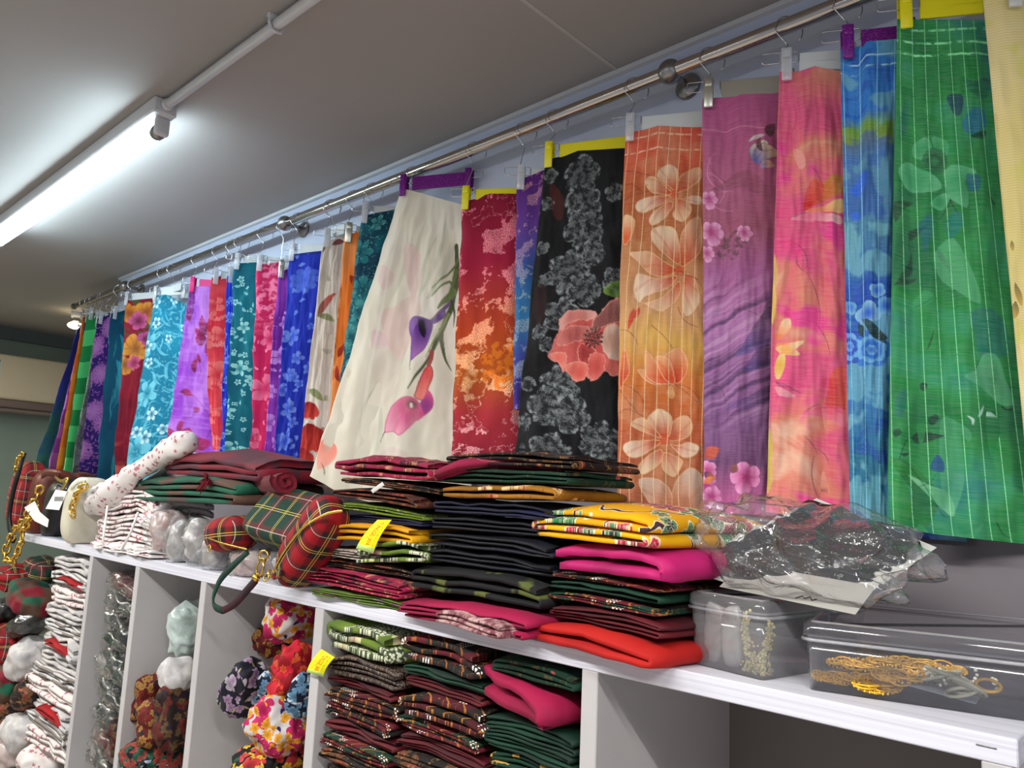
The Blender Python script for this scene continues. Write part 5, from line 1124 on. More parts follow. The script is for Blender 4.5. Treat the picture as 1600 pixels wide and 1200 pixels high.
def blob(name, cpt, rad, mt, rot=(0, 0, 0), p=2.6, nz=.12, fq=8, seed=0, n=12, ridge=0.0, parent=None, zmin=None, **kw):
    """soft lump: a cube-sphere pushed to a superellipsoid, dented by noise"""
    idx = {}; V = []; Fc = []; Rm = Euler([math.radians(q) for q in rot]).to_matrix(); cpt = Vector(cpt); UV = []
    def vid(a, b, c_):
        k = (round(a, 5), round(b, 5), round(c_, 5))
        if k not in idx:
            d = Vector(k); a_ = Vector([math.tan(q * pi / 4) for q in d]); r = (abs(a_.x) ** p + abs(a_.y) ** p + abs(a_.z) ** p) ** (1 / p); q = a_ / r
            loc = Vector((q.x * rad[0], q.y * rad[1], q.z * rad[2]))
            f = 1 + nz * noise.noise(loc * fq + Vector((seed * 3.3, seed, 0))) + nz * .5 * noise.noise(loc * fq * 2.7 + Vector((seed, 0, seed)))
            if ridge: f -= ridge * abs(noise.noise(loc * fq * 1.7 + Vector((0, seed * 2, seed)))) 
            w_ = cpt + Rm @ (loc * f)
            if zmin is not None and w_.z < zmin: w_.z = zmin
            idx[k] = len(V); V.append(w_); UV.append(loc)
        return idx[k]
    g = [-1 + 2 * i / n for i in range(n + 1)]
    uvs = []
    for ax in range(3):
        for sg in (-1, 1):
            for i in range(n):
                for j in range(n):
                    q = []
                    for a, b in ((i, j), (i + 1, j), (i + 1, j + 1), (i, j + 1)):
                        P = [0, 0, 0]; P[ax] = sg; P[(ax + 1) % 3] = g[a]; P[(ax + 2) % 3] = g[b]; q.append(vid(*P))
                    if sg < 0: q.reverse()
                    Fc.append(tuple(q))
                    for v in q:
                        l = UV[v]; uvs.append((l.y, l.z) if ax == 0 else (l.x, l.z) if ax == 1 else (l.x, l.y))
    return mk(name, V, Fc, mt, parent, uvs, True, **kw)
def roll(name, pts, r, mt, turns=2.5, nseg=34, seed=0, squash=.8, parent=None, **kw):
    """a loosely rolled cloth: spiral section swept along pts"""
    P = [Vector(q) for q in pts]; V = []; UV = []; Fc = []; m = len(P)
    rr = r if isinstance(r, (list, tuple)) else [r] * m
    for k in range(m):
        t = (P[min(m - 1, k + 1)] - P[max(0, k - 1)]).normalized(); u = t.cross(Vector((0, 0, 1))).normalized(); w_ = u.cross(t).normalized()
        for side in (0, 1):
            for i in range(nseg):
                f = i / (nseg - 1); a = 2 * pi * turns * f + .4; R_ = rr[k] * (.18 + .82 * f) - side * rr[k] * .80 / turns + rr[k] * .10 * noise.noise(Vector((cos(a) * 2, sin(a) * 2 + seed, k * .5 + f * 2)))
                V.append(P[k] + u * (R_ * cos(a)) + w_ * (R_ * sin(a) * squash)); UV.append((k * .03, f * turns * 6 * rr[k] * .6))
    n2 = 2 * nseg
    for k in range(m - 1):
        for i in range(nseg - 1):
            a = k * n2 + i; Fc.append((a, a + n2, a + n2 + 1, a + 1)); b = a + nseg; Fc.append((b, b + 1, b + n2 + 1, b + n2))
        for i in (0, nseg - 1): a = k * n2 + i; Fc.append((a, a + nseg, a + nseg + n2, a + n2))
    for k in (0, m - 1):
        for i in range(nseg - 1): a = k * n2 + i; Fc.append((a, a + 1, a + nseg + 1, a + nseg))
    return mk(name, V, Fc, mt, parent, UV, True, **kw)

# ---- prints for the folded goods
def dots(M, v, col, sx, sy, r, tint, thr=.5, seed=0):
    x, y, _ = M.sep(v); n = M.vor(M.vec(x / sx, y / sy + seed), 1, .0); d = S(M, n.outputs['Distance'])
    cell = M.vor(M.vec(x / (sx * 5), y / (sy * 3) + seed), 1, .0); rows = M.m('LESS_THAN', M.sep(S(M, cell.outputs['Color']))[0], .16)
    return M.mix(M.smooth(d, r, r * .8) * rows, col, tint)
def batik(bg, a1, a2, line, dot=None, sc_=16, dens=.7, bl=.5):
    def f(M):
        v0 = M.uv(); v = M.warp(v0, .008, 24); col = two(M, v0, 7, bg, tuple(q * .7 for q in bg[:3]) + (1,))
        col = sleaf(M, v, col, sc_ * 1.3, .045, .009, a2, a1, dens, off=(.4, .7, 0), line=line)
        col = sflower(M, v, col, sc_ * .8, .034, 6, a1, a2, dens, line=line, inr=.45)
        n = M.noise(v, sc_ * 1.5, 2); col = M.mix(M.smooth(M.m('ABSOLUTE', n - .5), .012, .004) * bl, col, line)
        if dot: col = dots(M, v0, col, .0075, .0085, .28, dot, .55)
        return col
    return f
def plain(a, b=None, sc_=6): return lambda M: two(M, M.uv(), sc_, a, b or tuple(q * .8 for q in a[:3]) + (1,))
def foldmat(name, fn, **k): return mat(name, fn, k.pop('rough', .75), sheen=k.pop('sheen', .02), bump=.12, bscale=500, **k)
f_crim = foldmat('crimson_batik', batik(c(150, 16, 62), c(60, 14, 34), c(190, 110, 90), c(208, 160, 110), sc_=13, dens=.5))
f_crimp = foldmat('crimson_plain', plain(c(160, 14, 66), c(128, 10, 52)))
f_dark = foldmat('black_brown_batik', batik(c(32, 22, 20), c(92, 60, 34), c(120, 40, 40), c(170, 130, 70), sc_=16))
f_brownred = foldmat('brown_red_cloth', batik(c(70, 30, 20), c(120, 30, 24), c(90, 60, 20), c(140, 90, 40), sc_=14, dens=.5))
f_olive = foldmat('olive_batik', batik(c(96, 118, 22), c(70, 90, 24), c(160, 150, 90), c(190, 190, 120), sc_=12, dens=.35))
f_olivef = foldmat('olive_floral_batik', batik(c(92, 116, 36), c(110, 60, 90), c(150, 160, 120), c(60, 90, 110), sc_=13, dens=.6))
f_navy = foldmat('navy_black_satin', plain(c(12, 14, 30), c(8, 9, 18)), rough=.5)
f_navy2 = foldmat('navy_blue_cloth', plain(c(14, 20, 58), c(10, 12, 34)), rough=.55)
f_must = foldmat('mustard_cloth', plain(c(226, 164, 12), c(206, 140, 8)))
f_blackol = foldmat('black_cloth_green_border', lambda M: M.mix(M.smooth(M.noise(M.uv(), 9, 3), .56, .60), c(14, 14, 16), c(84, 92, 40)))
def _wg(M):
    v = M.uv(); n = M.vor(v, 160, .9); d = S(M, n.outputs['Distance'])
    col = M.mix(M.smooth(d, .5, .3), c(54, 72, 44), c(206, 208, 178)); m1 = M.smooth(M.noise(v, 9, 2), .50, .53)
    o = two(M, v, 8, c(104, 128, 40), c(84, 108, 34)); o = sflower(M, v, o, 14, .03, 6, c(206, 200, 150), c(150, 70, 110), .6, line=c(60, 80, 40), inr=.5)
    return M.mix(m1, o, col)
f_wg = foldmat('green_white_batik', _wg)
def _pale(M):
    v = M.uv(); col = two(M, v, 60, c(196, 170, 170), c(120, 130, 96), .45, .55); return sleaf(M, v, col, 30, .03, .006, c(60, 80, 40), c(90, 90, 60), .7)
f_pale = foldmat('pale_edged_batik', _pale)
def _yb(M):
    v0 = M.uv(); v = M.warp(v0, .008, 26); col = two(M, v0, 5, c(236, 176, 0), c(226, 162, 0))
    n = M.noise(v, 9, 1); d = M.m('ABSOLUTE', n - .5)
    col = M.mix(M.smooth(d, .026, .022), col, c(230, 216, 190)); col = M.mix(M.smooth(d, .018, .014), col, c(64, 40, 50))
    for sc_, R, n_, a, b, th, off in ((7.5, .042, 6, c(46, 132, 74), c(20, 80, 50), .75, (0, 0, 0)), (8.5, .038, 7, c(196, 40, 70), c(130, 20, 50), .6, (.3, .12, 0)), (17, .016, 5, c(80, 140, 90), c(40, 40, 50), .6, (.6, .2, 0))):
        loc, r, g, bb = M.scat(M.vm('ADD', v, off), sc_, .7); on = M.m('LESS_THAN', bb, th)
        f1 = M.flower(loc, (0, 0), R * 1.12, float(n_), 0.0, .5, .6, .001); f2 = M.flower(loc, (0, 0), R, float(n_), 0.0, .48, .6, .001)
        col = M.mix(f1[0] * on, col, c(240, 226, 190)); q = M.mix(M.smooth(f2[1], .2, .8), b, a); q = M.mix(M.smooth(f2[2], .3, .1), q, c(226, 220, 180)); col = M.mix(f2[0] * on, col, q)
        st = M.vor(M.vm('MULTIPLY', loc, (1, 1, 1)), 330, .9); col = M.mix(f2[0] * on * M.smooth(S(M, st.outputs['Distance']), .3, .2) * .5, col, c(240, 226, 200))
    return col
f_yb = foldmat('yellow_batik', _yb)
f_goldb = foldmat('golden_brown_batik', batik(c(158, 104, 20), c(226, 196, 130), c(180, 40, 40), c(96, 54, 20), sc_=15, dens=.6))
f_greenb = foldmat('dark_green_batik', batik(c(8, 52, 34), c(200, 60, 90), c(30, 90, 50), c(150, 110, 60), sc_=9, dens=.28, bl=.25))
f_green = foldmat('dark_green_cloth', plain(c(6, 54, 36), c(4, 36, 26)), rough=.6)
f_mag = foldmat('magenta_cloth', plain(c(190, 24, 104), c(150, 16, 84)), rough=.6)
f_red = foldmat('red_cloth', plain(c(182, 24, 16), c(160, 16, 14)))
f_maroon = foldmat('maroon_cloth', plain(c(92, 12, 24), c(62, 8, 18)), rough=.6)
def dotted(bg, fld, gold, sc_=9, d=.45):
    def f(M):
        v0 = M.uv(); v = M.warp(v0, .006, 20); col = two(M, v0, 9, bg, fld, .47, .53)
        x, y, _ = M.sep(v)
        s1 = M.m('ABSOLUTE', M.m('SINE', x * 70) * .5 - M.m('FRACT', y * 22) + .5); col = M.mix(M.smooth(s1, .07, .04) * .55, col, gold)
        n = M.noise(v, 26, 1); col = M.mix(M.smooth(M.m('ABSOLUTE', n - .5), .008, .003) * .6, col, gold)
        return dots(M, v0, col, .006, .0075, .30, c(240, 236, 226), d)
    return f
f_dot1 = foldmat('maroon_dotted_batik', dotted(c(88, 10, 28), c(24, 24, 20), c(190, 110, 40)))
f_dot2 = foldmat('black_gold_dotted_batik', dotted(c(26, 20, 16), c(70, 10, 24), c(206, 130, 40), d=.42))
f_dot3 = foldmat('green_maroon_dotted_batik', dotted(c(10, 50, 34), c(90, 10, 28), c(190, 120, 50), d=.5))
f_greengold = foldmat('green_gold_edge_cloth', lambda M: M.mix(M.smooth(M.noise(M.uv(), 34, 2), .60, .63), two(M, M.uv(), 7, c(8, 56, 38), c(5, 40, 28)), c(196, 150, 70)))
f_fringe = foldmat('fringe_cloth', lambda M: two(M, M.uv(), 60, c(196, 160, 156), c(120, 60, 70)))
f_wool = foldmat('brown_glitter_cloth', lambda M: M.mix(M.smooth(M.noise(M.uv(), 260, 2), .5, .62), c(40, 28, 26), c(120, 100, 84)), rough=.4)
f_white = foldmat('white_cotton', lambda M: two(M, M.uv(), 20, c(206, 202, 198), c(178, 176, 176)))
f_whitep = foldmat('white_pink_sprig_cotton', lambda M: sflower(M, M.uv(), c(222, 216, 212), 46, .008, 5, c(196, 140, 146), c(160, 90, 100), .55))
f_whites = foldmat('white_grey_striped_cotton', lambda M: M.mix(M.m('GREATER_THAN', M.m('FRACT', M.sep(M.uv())[0] * 60), .55), c(206, 206, 206), c(140, 132, 126)))
f_redtrim = foldmat('red_ribbon_cloth', plain(c(170, 14, 20), c(140, 8, 16)))
def tartan(base, bands):
    def f(M):
        v = M.uv(); x, y, _ = M.sep(v); col = None
        def lay(t, off):
            cc = base
            for p0, w_, q, a in bands:
                m_ = M.smooth(M.m('ABSOLUTE', M.m('FRACT', t / .105 + off + 20) - p0), w_, w_ * .75); cc = M.mix(m_ * a, cc, q)
            return cc
        a, b = lay(x, .1), lay(y, .35)
        col = M.mix(.5, a, b)
        for t, off in ((x, .1), (y, .35)):
            for p0, q in ((.28, c(214, 196, 90)), (.34, c(214, 196, 90)), (.75, c(196, 190, 180))):
                col = M.mix(M.smooth(M.m('ABSOLUTE', M.m('FRACT', t / .105 + off + 20) - p0), .011, .006) * .75, col, q)
        return col
    return f
t_green = foldmat('green_tartan', tartan(c(10, 52, 40), [(.75, .13, c(110, 14, 24), .9), (.31, .10, c(8, 44, 36), 1)]))
t_red = foldmat('red_tartan', tartan(c(150, 10, 22), [(.31, .21, c(14, 14, 26), .95), (.80, .10, c(14, 40, 34), .9)]))
t_red2 = foldmat('muted_red_tartan', tartan(c(160, 36, 38), [(.31, .20, c(34, 30, 36), .95), (.8, .07, c(50, 44, 50), .9)]))
def _scf(M):
    v = M.uv(); x, y, _ = M.sep(v)
    a = M.smooth(M.m('ABSOLUTE', M.m('FRACT', x / .30 + .80) - .5), .36, .30); b = M.smooth(M.m('ABSOLUTE', M.m('FRACT', y / .42 + .1) - .5), .38, .32)
    col = M.mix(.5, M.mix(a, c(120, 14, 34), c(6, 84, 58)), M.mix(b, c(120, 14, 34), c(6, 84, 58)))
    return M.mix(M.smooth(M.noise(M.vm('MULTIPLY', v, (14, 3, 1)), 1, 2), .45, .6) * .4, col, c(20, 20, 30))
t_scarf = foldmat('green_red_wool', _scf, sheen=.06)
t_scarfr = foldmat('maroon_wool', lambda M: M.mix(M.smooth(M.noise(M.vm('MULTIPLY', M.uv(), (9, 3, 1)), 1, 2), .5, .62) * .6, c(116, 12, 34), c(40, 40, 50)), sheen=.06)

# ------------------------------------------------------------------ goods on the board, stacks of folded batik
GL = 'folded batik cloths in the left pile on the board'; GM = 'folded batik cloths in the middle pile on the board'; GR = 'folded batik cloths in the right pile on the board'
def stack(items):
    for it in items:
        (x0, x1, y0, y1, z0, z1, mt, n, ax, rot, lab, grp_) = it[:12]; kw = it[12] if len(it) > 12 else {}
        folded('folded_cloth', x0, x1, y0, y1, z0, z1, mt, n, ax, rot, seed=len(bpy.data.objects), label=lab, cat='cloth', group=grp_, **kw)
# left pile
stack([
 (-1.515, -1.20, -.012, .24, 1.2005, 1.222, f_olivef, 4, 'x', 3, 'olive green floral batik, bottom of the left pile', GL),
 (-1.555, -1.20, -.012, .25, 1.2235, 1.262, f_crim, 5, 'x', 0, 'crimson patterned batik with many thin layers near the bottom of the left pile', GL, dict(fill=.62)),
 (-1.50, -1.20, .010, .26, 1.263, 1.284, f_dark, 4, 'x', 2, 'dark brown batik squeezed under the pale edged one in the left pile', GL),
 (-1.53, -1.30, -.005, .26, 1.285, 1.308, f_pale, 4, 'x', -3, 'pale edged folded batik below the mustard cloth in the left pile', GL, dict(fill=.6)),
 (-1.36, -1.16, -.008, .26, 1.287, 1.334, f_wg, 3, 'x', 0, 'green and white dotted batik with olive underside in the left pile', GL, dict(tilt=.10)),
])
mst = folded('folded_cloth', -1.55, -1.19, -.015, .25, 1.324, 1.364, f_must, 3, 'x', 2, seed=91, fill=.8, puff=.4, tilt=.03, label='mustard yellow folded cloth with a paper tag in the left pile', cat='cloth', group=GL)
stack([
 (-1.47, -1.17, .008, .27, 1.3665, 1.382, f_navy2, 3, 'x', 0, 'navy cloth above the mustard one in the left pile', GL),
 (-1.475, -1.18, .004, .26, 1.384, 1.404, f_olive, 3, 'x', 3, 'olive green cloth with light edge near the top of the left pile', GL, dict(tilt=-.05)),
 (-1.48, -1.17, .002, .26, 1.408, 1.436, f_brownred, 3, 'x', -2, 'brown cloth with a red lining in the left pile', GL, dict(tilt=-.05)),
 (-1.44, -1.14, .0, .26, 1.438, 1.456, f_dark, 4, 'x', 4, 'black patterned batik right under the crimson one of the left pile', GL, dict(tilt=-.06)),
 (-1.46, -1.13, -.01, .25, 1.458, 1.504, f_crim, 3, 'x', -2, 'crimson batik with black print on top of the left pile', GL, dict(tilt=-.03, bulge=.006)),
])
# yellow paper tag with lettering
def paper_tag(parent, quad, text, y, mt_a=(250, 240, 20), txt=True, side=1.0):
    a, b, c_, d = [at(px, py, yy) for (px, py), yy in zip(quad, y)]     # a-b lower edge, d-c upper edge
    MBt = MB(); n = 8; V = []
    for i in range(n + 1):
        t = i / n; l = a.lerp(d, t); r = b.lerp(c_, t); bow = Vector((0, -.006 * sin(pi * t), 0)); V += [l + bow, r + bow, l + bow + Vector((0, .0004, 0)), r + bow + Vector((0, .0004, 0))]
    Fc = []
    for i in range(n):
        k = 4 * i; Fc += [(k, k + 1, k + 5, k + 4), (k + 3, k + 2, k + 6, k + 7), (k, k + 4, k + 6, k + 2), (k + 1, k + 3, k + 7, k + 5)]
    Fc += [(0, 2, 3, 1), (4 * n, 4 * n + 1, 4 * n + 3, 4 * n + 2)]
    uv = [(q % 2, (i // 4) / n) for i, q in enumerate([0, 1, 0, 1] * (n + 1))]
    def tm(M):
        x, yv, _ = M.sep(M.uv()); col = M.mix(M.m('LESS_THAN', yv, .16), c(*mt_a), c(196, 226, 130))
        for x0 in (.22, .80): col = M.mix(M.smooth(M.m('ABSOLUTE', x - x0), .05, .04) * M.smooth(M.noise(M.vm('MULTIPLY', M.uv(), (4, 40, 1)), 1, 1), .45, .55) * M.m('GREATER_THAN', yv, .2) * .7, col, c(150, 170, 30))
        return col
    o = mk('paper_tag', V, Fc, mat('yellow_tag_paper', tm, .6), parent, uv, True, label='bright yellow paper tag with orange lettering')
    if txt:
        cu = bpy.data.curves.new('lettering', 'FONT'); cu.body = text; cu.size = 1.0; cu.align_x = 'CENTER'; cu.align_y = 'CENTER'; cu.extrude = .01
        ob = bpy.data.objects.new('tmp', cu); COL.objects.link(ob); dg = bpy.context.evaluated_depsgraph_get(); me = bpy.data.meshes.new_from_object(ob.evaluated_get(dg)); COL.objects.unlink(ob)
        xs = [v.co.x for v in me.vertices]; w0 = max(xs) - min(xs); Vt = []
        for v in me.vertices:      # reads downwards along the tag, letters turned
            t = .56 + v.co.x / w0 * .72; sx = .5 + v.co.y * .42 * side
            t = 1.12 - t if side > 0 else t
            l = a.lerp(d, t).lerp(b.lerp(c_, t), sx); Vt.append(l + Vector((0, -.006 * sin(pi * min(1, max(0, t))) - .0007 - .02 * v.co.z * .02, 0)))
        mk('lettering', Vt, [tuple(p.vertices) for p in me.polygons], mat('orange_ink', lambda M: c(214, 96, 20), .7), o, None, False)
paper_tag(mst, [(556, 857), (583, 865), (612, 812), (590, 812)], 'TUNGGEL JAVA', (-.024, -.024, -.014, -.014))
tg = MB().rbox((-.020, -.0004, -.004), (.020, .0004, .004), .0003, Matrix.Translation(at(590, 762, -.03)) @ Matrix.Rotation(-.45, 4, 'Y') @ Matrix.Rotation(.5, 4, 'X'))
tg.out('paper_label', m_paper, label='small white paper label sticking out under the crimson batik of the left pile', cat='label')
# middle pile
stack([
 (-1.185, -.83, -.035, .22, 1.2005, 1.240, f_crimp, 4, 'x', -4, 'crimson cloth with pale fringe at the bottom of the middle pile', GM, dict(tilt=.02)),
 (-1.20, -.84, .0, .25, 1.2465, 1.296, f_blackol, 3, 'x', -2, 'black cloth with green border above the crimson fringed one', GM, dict(fill=.8)),
 (-1.175, -.84, .02, .21, 1.299, 1.330, f_navy, 3, 'x', 0, 'lowest of the plain navy black cloths in the middle pile', GM),
 (-1.17, -.83, .015, .21, 1.332, 1.362, f_navy, 3, 'x', -3, 'second from below of the plain navy black cloths in the middle pile', GM),
 (-1.165, -.84, .02, .21, 1.364, 1.392, f_navy, 3, 'x', 2, 'third from below of the plain navy black cloths in the middle pile', GM),
 (-1.155, -.83, .015, .21, 1.394, 1.424, f_navy2, 3, 'x', -2, 'topmost dark navy cloth of the middle pile, under the golden brown one', GM),
 (-1.125, -.82, .0, .20, 1.426, 1.454, f_goldb, 2, 'x', -3, 'golden brown batik with pale flowers in the middle pile', GM, dict(tilt=.015, puff=.25)),
 (-1.14, -.80, .01, .20, 1.455, 1.484, f_greenb, 3, 'x', -2, 'dark green batik with pink flowers near the top of the middle pile', GM),
 (-1.13, -.79, .01, .20, 1.486, 1.514, f_dark, 3, 'x', -3, 'black and gold patterned batik at the top of the middle pile', GM, dict(tilt=-.03)),
])
roll('folded_cloth', [at(682, 742, .0), at(720, 728, .01), at(770, 722, .03), at(830, 728, .05), at(880, 733, .07)], [.016, .021, .021, .018, .012], f_crim, 1.6, seed=4, squash=.75, label='loosely rolled crimson cloth lying on top of the middle pile', cat='cloth', group=GM)
fr = folded('folded_cloth', -1.06, -.86, -.055, .03, 1.204, 1.232, f_fringe, 3, 'x', -10, seed=33, puff=.8, label='pale fringed shawl edge hanging out at the bottom of the middle pile', cat='cloth', group=GM)
# right pile
stack([
 (-.845, -.585, -.035, .26, 1.2005, 1.236, f_red, 2, 'x', -9, 'bright red folded cloth, bottom of the right pile', GR, dict(fill=.92, puff=.3, bulge=.004)),
 (-.82, -.585, -.01, .26, 1.239, 1.268, f_maroon, 4, 'x', -9, 'maroon cloth with many layers above the red one in the right pile', GR, dict(fill=.7)),
 (-.835, -.60, -.005, .26, 1.269, 1.284, f_dot3, 3, 'x', -8, 'green and maroon patterned batik in the lower half of the right pile', GR),
 (-.845, -.60, .0, .26, 1.285, 1.302, f_green, 2, 'x', -7, 'plain dark green folded cloth in the middle of the right pile', GR),
 (-.84, -.60, .0, .26, 1.303, 1.314, f_dot1, 2, 'x', -6, 'thin maroon patterned batik under the magenta cloth', GR),
 (-.825, -.572, -.012, .26, 1.316, 1.362, f_mag, 2, 'x', -10, 'shiny magenta cloth under the yellow batik of the right pile', GR, dict(fill=.92, puff=.25, tilt=.02, bulge=.010, K=13)),
 (-.870, -.592, -.008, .28, 1.365, 1.418, f_yb, 4, 'x', -12, 'yellow batik with green and red flowers on top of the right pile', GR, dict(fill=.9, puff=.22, tilt=.0, bulge=.016, K=13)),
])
q = at(914, 776, .10)
pt = MB().rbox((-.016, -.0005, -.010), (.016, .0005, .010), .0003, Matrix.Translation(q) @ Matrix.Rotation(-.15, 4, 'Y') @ Matrix.Rotation(-.9, 4, 'X')).out('price_tag', mat('red_tag', lambda M: c(226, 50, 30), .6), label='red and pale green paper tag on top of the yellow batik', cat='tag')
MB().rbox((-.016, -.0006, .008), (.016, .0006, .017), .0003, Matrix.Translation(q) @ Matrix.Rotation(-.15, 4, 'Y') @ Matrix.Rotation(-.9, 4, 'X')).out('tag_header', mat('pale_green_paper', lambda M: c(206, 232, 160), .7), pt, label='pale green strip')

# ------------------------------------------------------------------ goods on the left half of the board
def ppm(P): return F / ((Vector(P) - CAM) @ fw)
def bp(name, px, py, y, wpx, hpx, dep, mt, **k):      # soft bundle given by where it sits and its real size there
    P = at(px, py, y); s_ = ppm(P); return blob(name, P, (wpx / 2 / s_, dep, hpx / 2 / s_), mt, **k)
def ribbon(pts, wdt, th, up=(0, 1, 0)):
    P = [Vector(q) for q in pts]; Q = []
    for i in range(len(P) - 1):
        for k in range(4):
            t = k / 4; a = P[max(0, i - 1)]; b = P[i]; c_ = P[i + 1]; d = P[min(len(P) - 1, i + 2)]
            Q.append(.5 * ((2 * b) + (c_ - a) * t + (2 * a - 5 * b + 4 * c_ - d) * t * t + (3 * b - a - 3 * c_ + d) * t ** 3))
    Q.append(P[-1]); V = []; Fc = []; m = len(Q)
    for i in range(m):
        t = (Q[min(m - 1, i + 1)] - Q[max(0, i - 1)]).normalized(); s_ = t.cross(Vector(up)); s_ = s_.normalized() if s_.length > .05 else Vector((1, 0, 0)); n = s_.cross(t).normalized()
        V += [Q[i] + s_ * wdt / 2 - n * th / 2, Q[i] + s_ * wdt / 2 + n * th / 2, Q[i] - s_ * wdt / 2 + n * th / 2, Q[i] - s_ * wdt / 2 - n * th / 2]
    for i in range(m - 1):
        for k in range(4): a = 4 * i + k; b = 4 * i + (k + 1) % 4; Fc.append((a, b, b + 4, a + 4))
    Fc += [(3, 2, 1, 0), (4 * m - 4, 4 * m - 3, 4 * m - 2, 4 * m - 1)]; mb = MB(); mb.add(V, Fc); return mb
def chain(pts, R, r, name, mt, parent, **k):
    P = [Vector(q) for q in pts]; mb = MB(); acc = 0; n = 0
    L = [(P[i + 1] - P[i]).length for i in range(len(P) - 1)]; tot = sum(L); N = max(3, int(tot / (R * 1.35)))
    for j in range(N):
        d = tot * (j + .5) / N; i = 0
        while i < len(L) - 1 and d > L[i]: d -= L[i]; i += 1
        q = P[i].lerp(P[i + 1], d / L[i]); t = (P[i + 1] - P[i]).normalized()
        M = t.to_track_quat('X', 'Z').to_matrix() @ Matrix.Rotation(pi / 2 * (j % 2) + .5, 3, 'X'); mb.torus(q, R * .62, r, M, 8, 4, 1.5)
    return mb.out(name, mt, parent, kind='stuff', **k)
# quilted tartan bag with a black strap, at the far left
q = at(42, 778, .08)
b1 = blob('handbag', q, (.095, .07, .165), t_red2, (0, 8, 0), 2.6, .05, 6, 1, 14, label='red and grey tartan handbag standing at the left end of the board', cat='bag', zmin=1.2015)
b1m = ribbon([at(22, 845, .0), at(14, 812, -.01), at(20, 770, -.01), at(30, 735, .0), at(38, 712, .03)], .030, .012).out('strap', m_black_pl, b1, label='black leather strap')
chain([at(24, 735, -.02), at(28, 718, -.02), at(36, 708, -.02)], .014, .004, 'chain', m_gold, b1)
b2 = blob('handbag', at(80, 792, .09), (.075, .085, .155), mat('brown_leather', plain(c(104, 44, 26), c(80, 32, 20)), .45, bump=.1), (0, 4, 0), 3.5, .05, 5, 2, 14, label='brown leather handbag between the tartan and the black one', cat='bag', zmin=1.2015)
ribbon([at(66, 742, -.01), at(74, 738, -.01), at(90, 740, .0), at(100, 746, .02)], .03, .006).out('flap_edge', mat('brown_leather_dark', plain(c(86, 34, 20)), .4), b2)
chain([at(64, 760, -.03), at(56, 780, -.035), at(40, 810, -.04), at(22, 830, -.045), at(10, 855, -.05), at(8, 874, -.05), at(22, 876, -.05), at(32, 850, -.05), at(36, 828, -.045), at(52, 802, -.04), at(60, 790, -.03)], .022, .0055, 'chain', m_gold, b2, label='gold chain looping over the board edge')
tq = MB()
V = [at(38, 793, -.05), at(54, 783, -.055), at(62, 800, -.05), at(76, 812, -.04), at(74, 824, -.04), at(54, 814, -.05)]; V += [v + Vector((0, .001, 0)) for v in V]
tq.add(V, [(0, 1, 2, 5), (5, 2, 3, 4), (11, 8, 7, 6), (10, 9, 8, 11), (0, 6, 7, 1), (1, 7, 8, 2), (2, 8, 9, 3), (3, 9, 10, 4), (4, 10, 11, 5), (5, 11, 6, 0)]).out('swing_tag', m_paper, b2, smooth=False, label='white tag folded over the chain')
b3 = blob('handbag', at(106, 800, .10), (.075, .085, .135), mat('black_leather', plain(c(26, 24, 26), c(16, 15, 17)), .35, spec=.5), (0, 6, 0), 3.2, .04, 5, 3, 14, label='black leather handbag with a white price tag', cat='bag', zmin=1.2015)
def card(pts, y, mt, parent, name='swing_tag', th=.001, **k):
    V = [at(x, yy, y) for x, yy in pts]; V += [v + Vector((0, th, 0)) for v in V]; n = len(pts)
    return MB().add(V, [tuple(range(n))[::-1], tuple(range(n, 2 * n))] + [(i, (i + 1) % n, n + (i + 1) % n, n + i) for i in range(n)]).out(name, mt, parent, smooth=False, **k)
tgb = card([(71, 795), (92, 797), (105, 768), (87, 765)], -.05, m_paper, b3, label='white price tag with a bar code')
for k in range(7):
    x = 84.5 + k * 2; card([(x, 783), (x + .9, 783), (x + 2.3, 776), (x + 1.4, 776)], -.0512, mat('printed_black', lambda M: c(60, 60, 60), .7), tgb, 'printed_bar', .0004)
ribbon([at(86, 745, -.03), at(96, 752, -.04), at(106, 748, -.04), at(97, 764, -.045)], .012, .004).out('gold_clasp', m_gold, b3)
ribbon([at(78, 768, -.03), at(90, 756, -.04), at(104, 764, -.04)], .004, .002).out('tag_string', m_wire, b3)
b4 = blob('handbag', at(137, 800, .03), (.048, .080, .125), mat('cream_leather', plain(c(214, 208, 186), c(196, 190, 170)), .45), (0, 10, 0), 3.2, .03, 5, 4, 14, label='cream handbag leaning on the black one', cat='bag', zmin=1.2015)
ribbon([at(115, 800, -.03), at(116, 780, -.04), at(124, 762, -.045), at(135, 752, -.04)], .012, .01).out('piping', mat('pale_piping', lambda M: c(230, 228, 206), .4), b4)
ribbon([at(112, 762, -.05), at(122, 752, -.055), at(134, 751, -.05), at(142, 760, -.03)], .02, .006).out('handle', mat('pale_piping2', lambda M: c(228, 222, 204), .4), b4)
chain([at(114, 808, -.06), at(113, 794, -.06), at(118, 778, -.06), at(126, 764, -.06), at(134, 758, -.05)], .018, .0048, 'chain', m_gold, b4)
bp('folded_cloth', 130, 752, .22, 44, 26, .06, f_brownred, seed=6, nz=.2, label='dark red quilted pouch behind the cream handbag', cat='cloth')
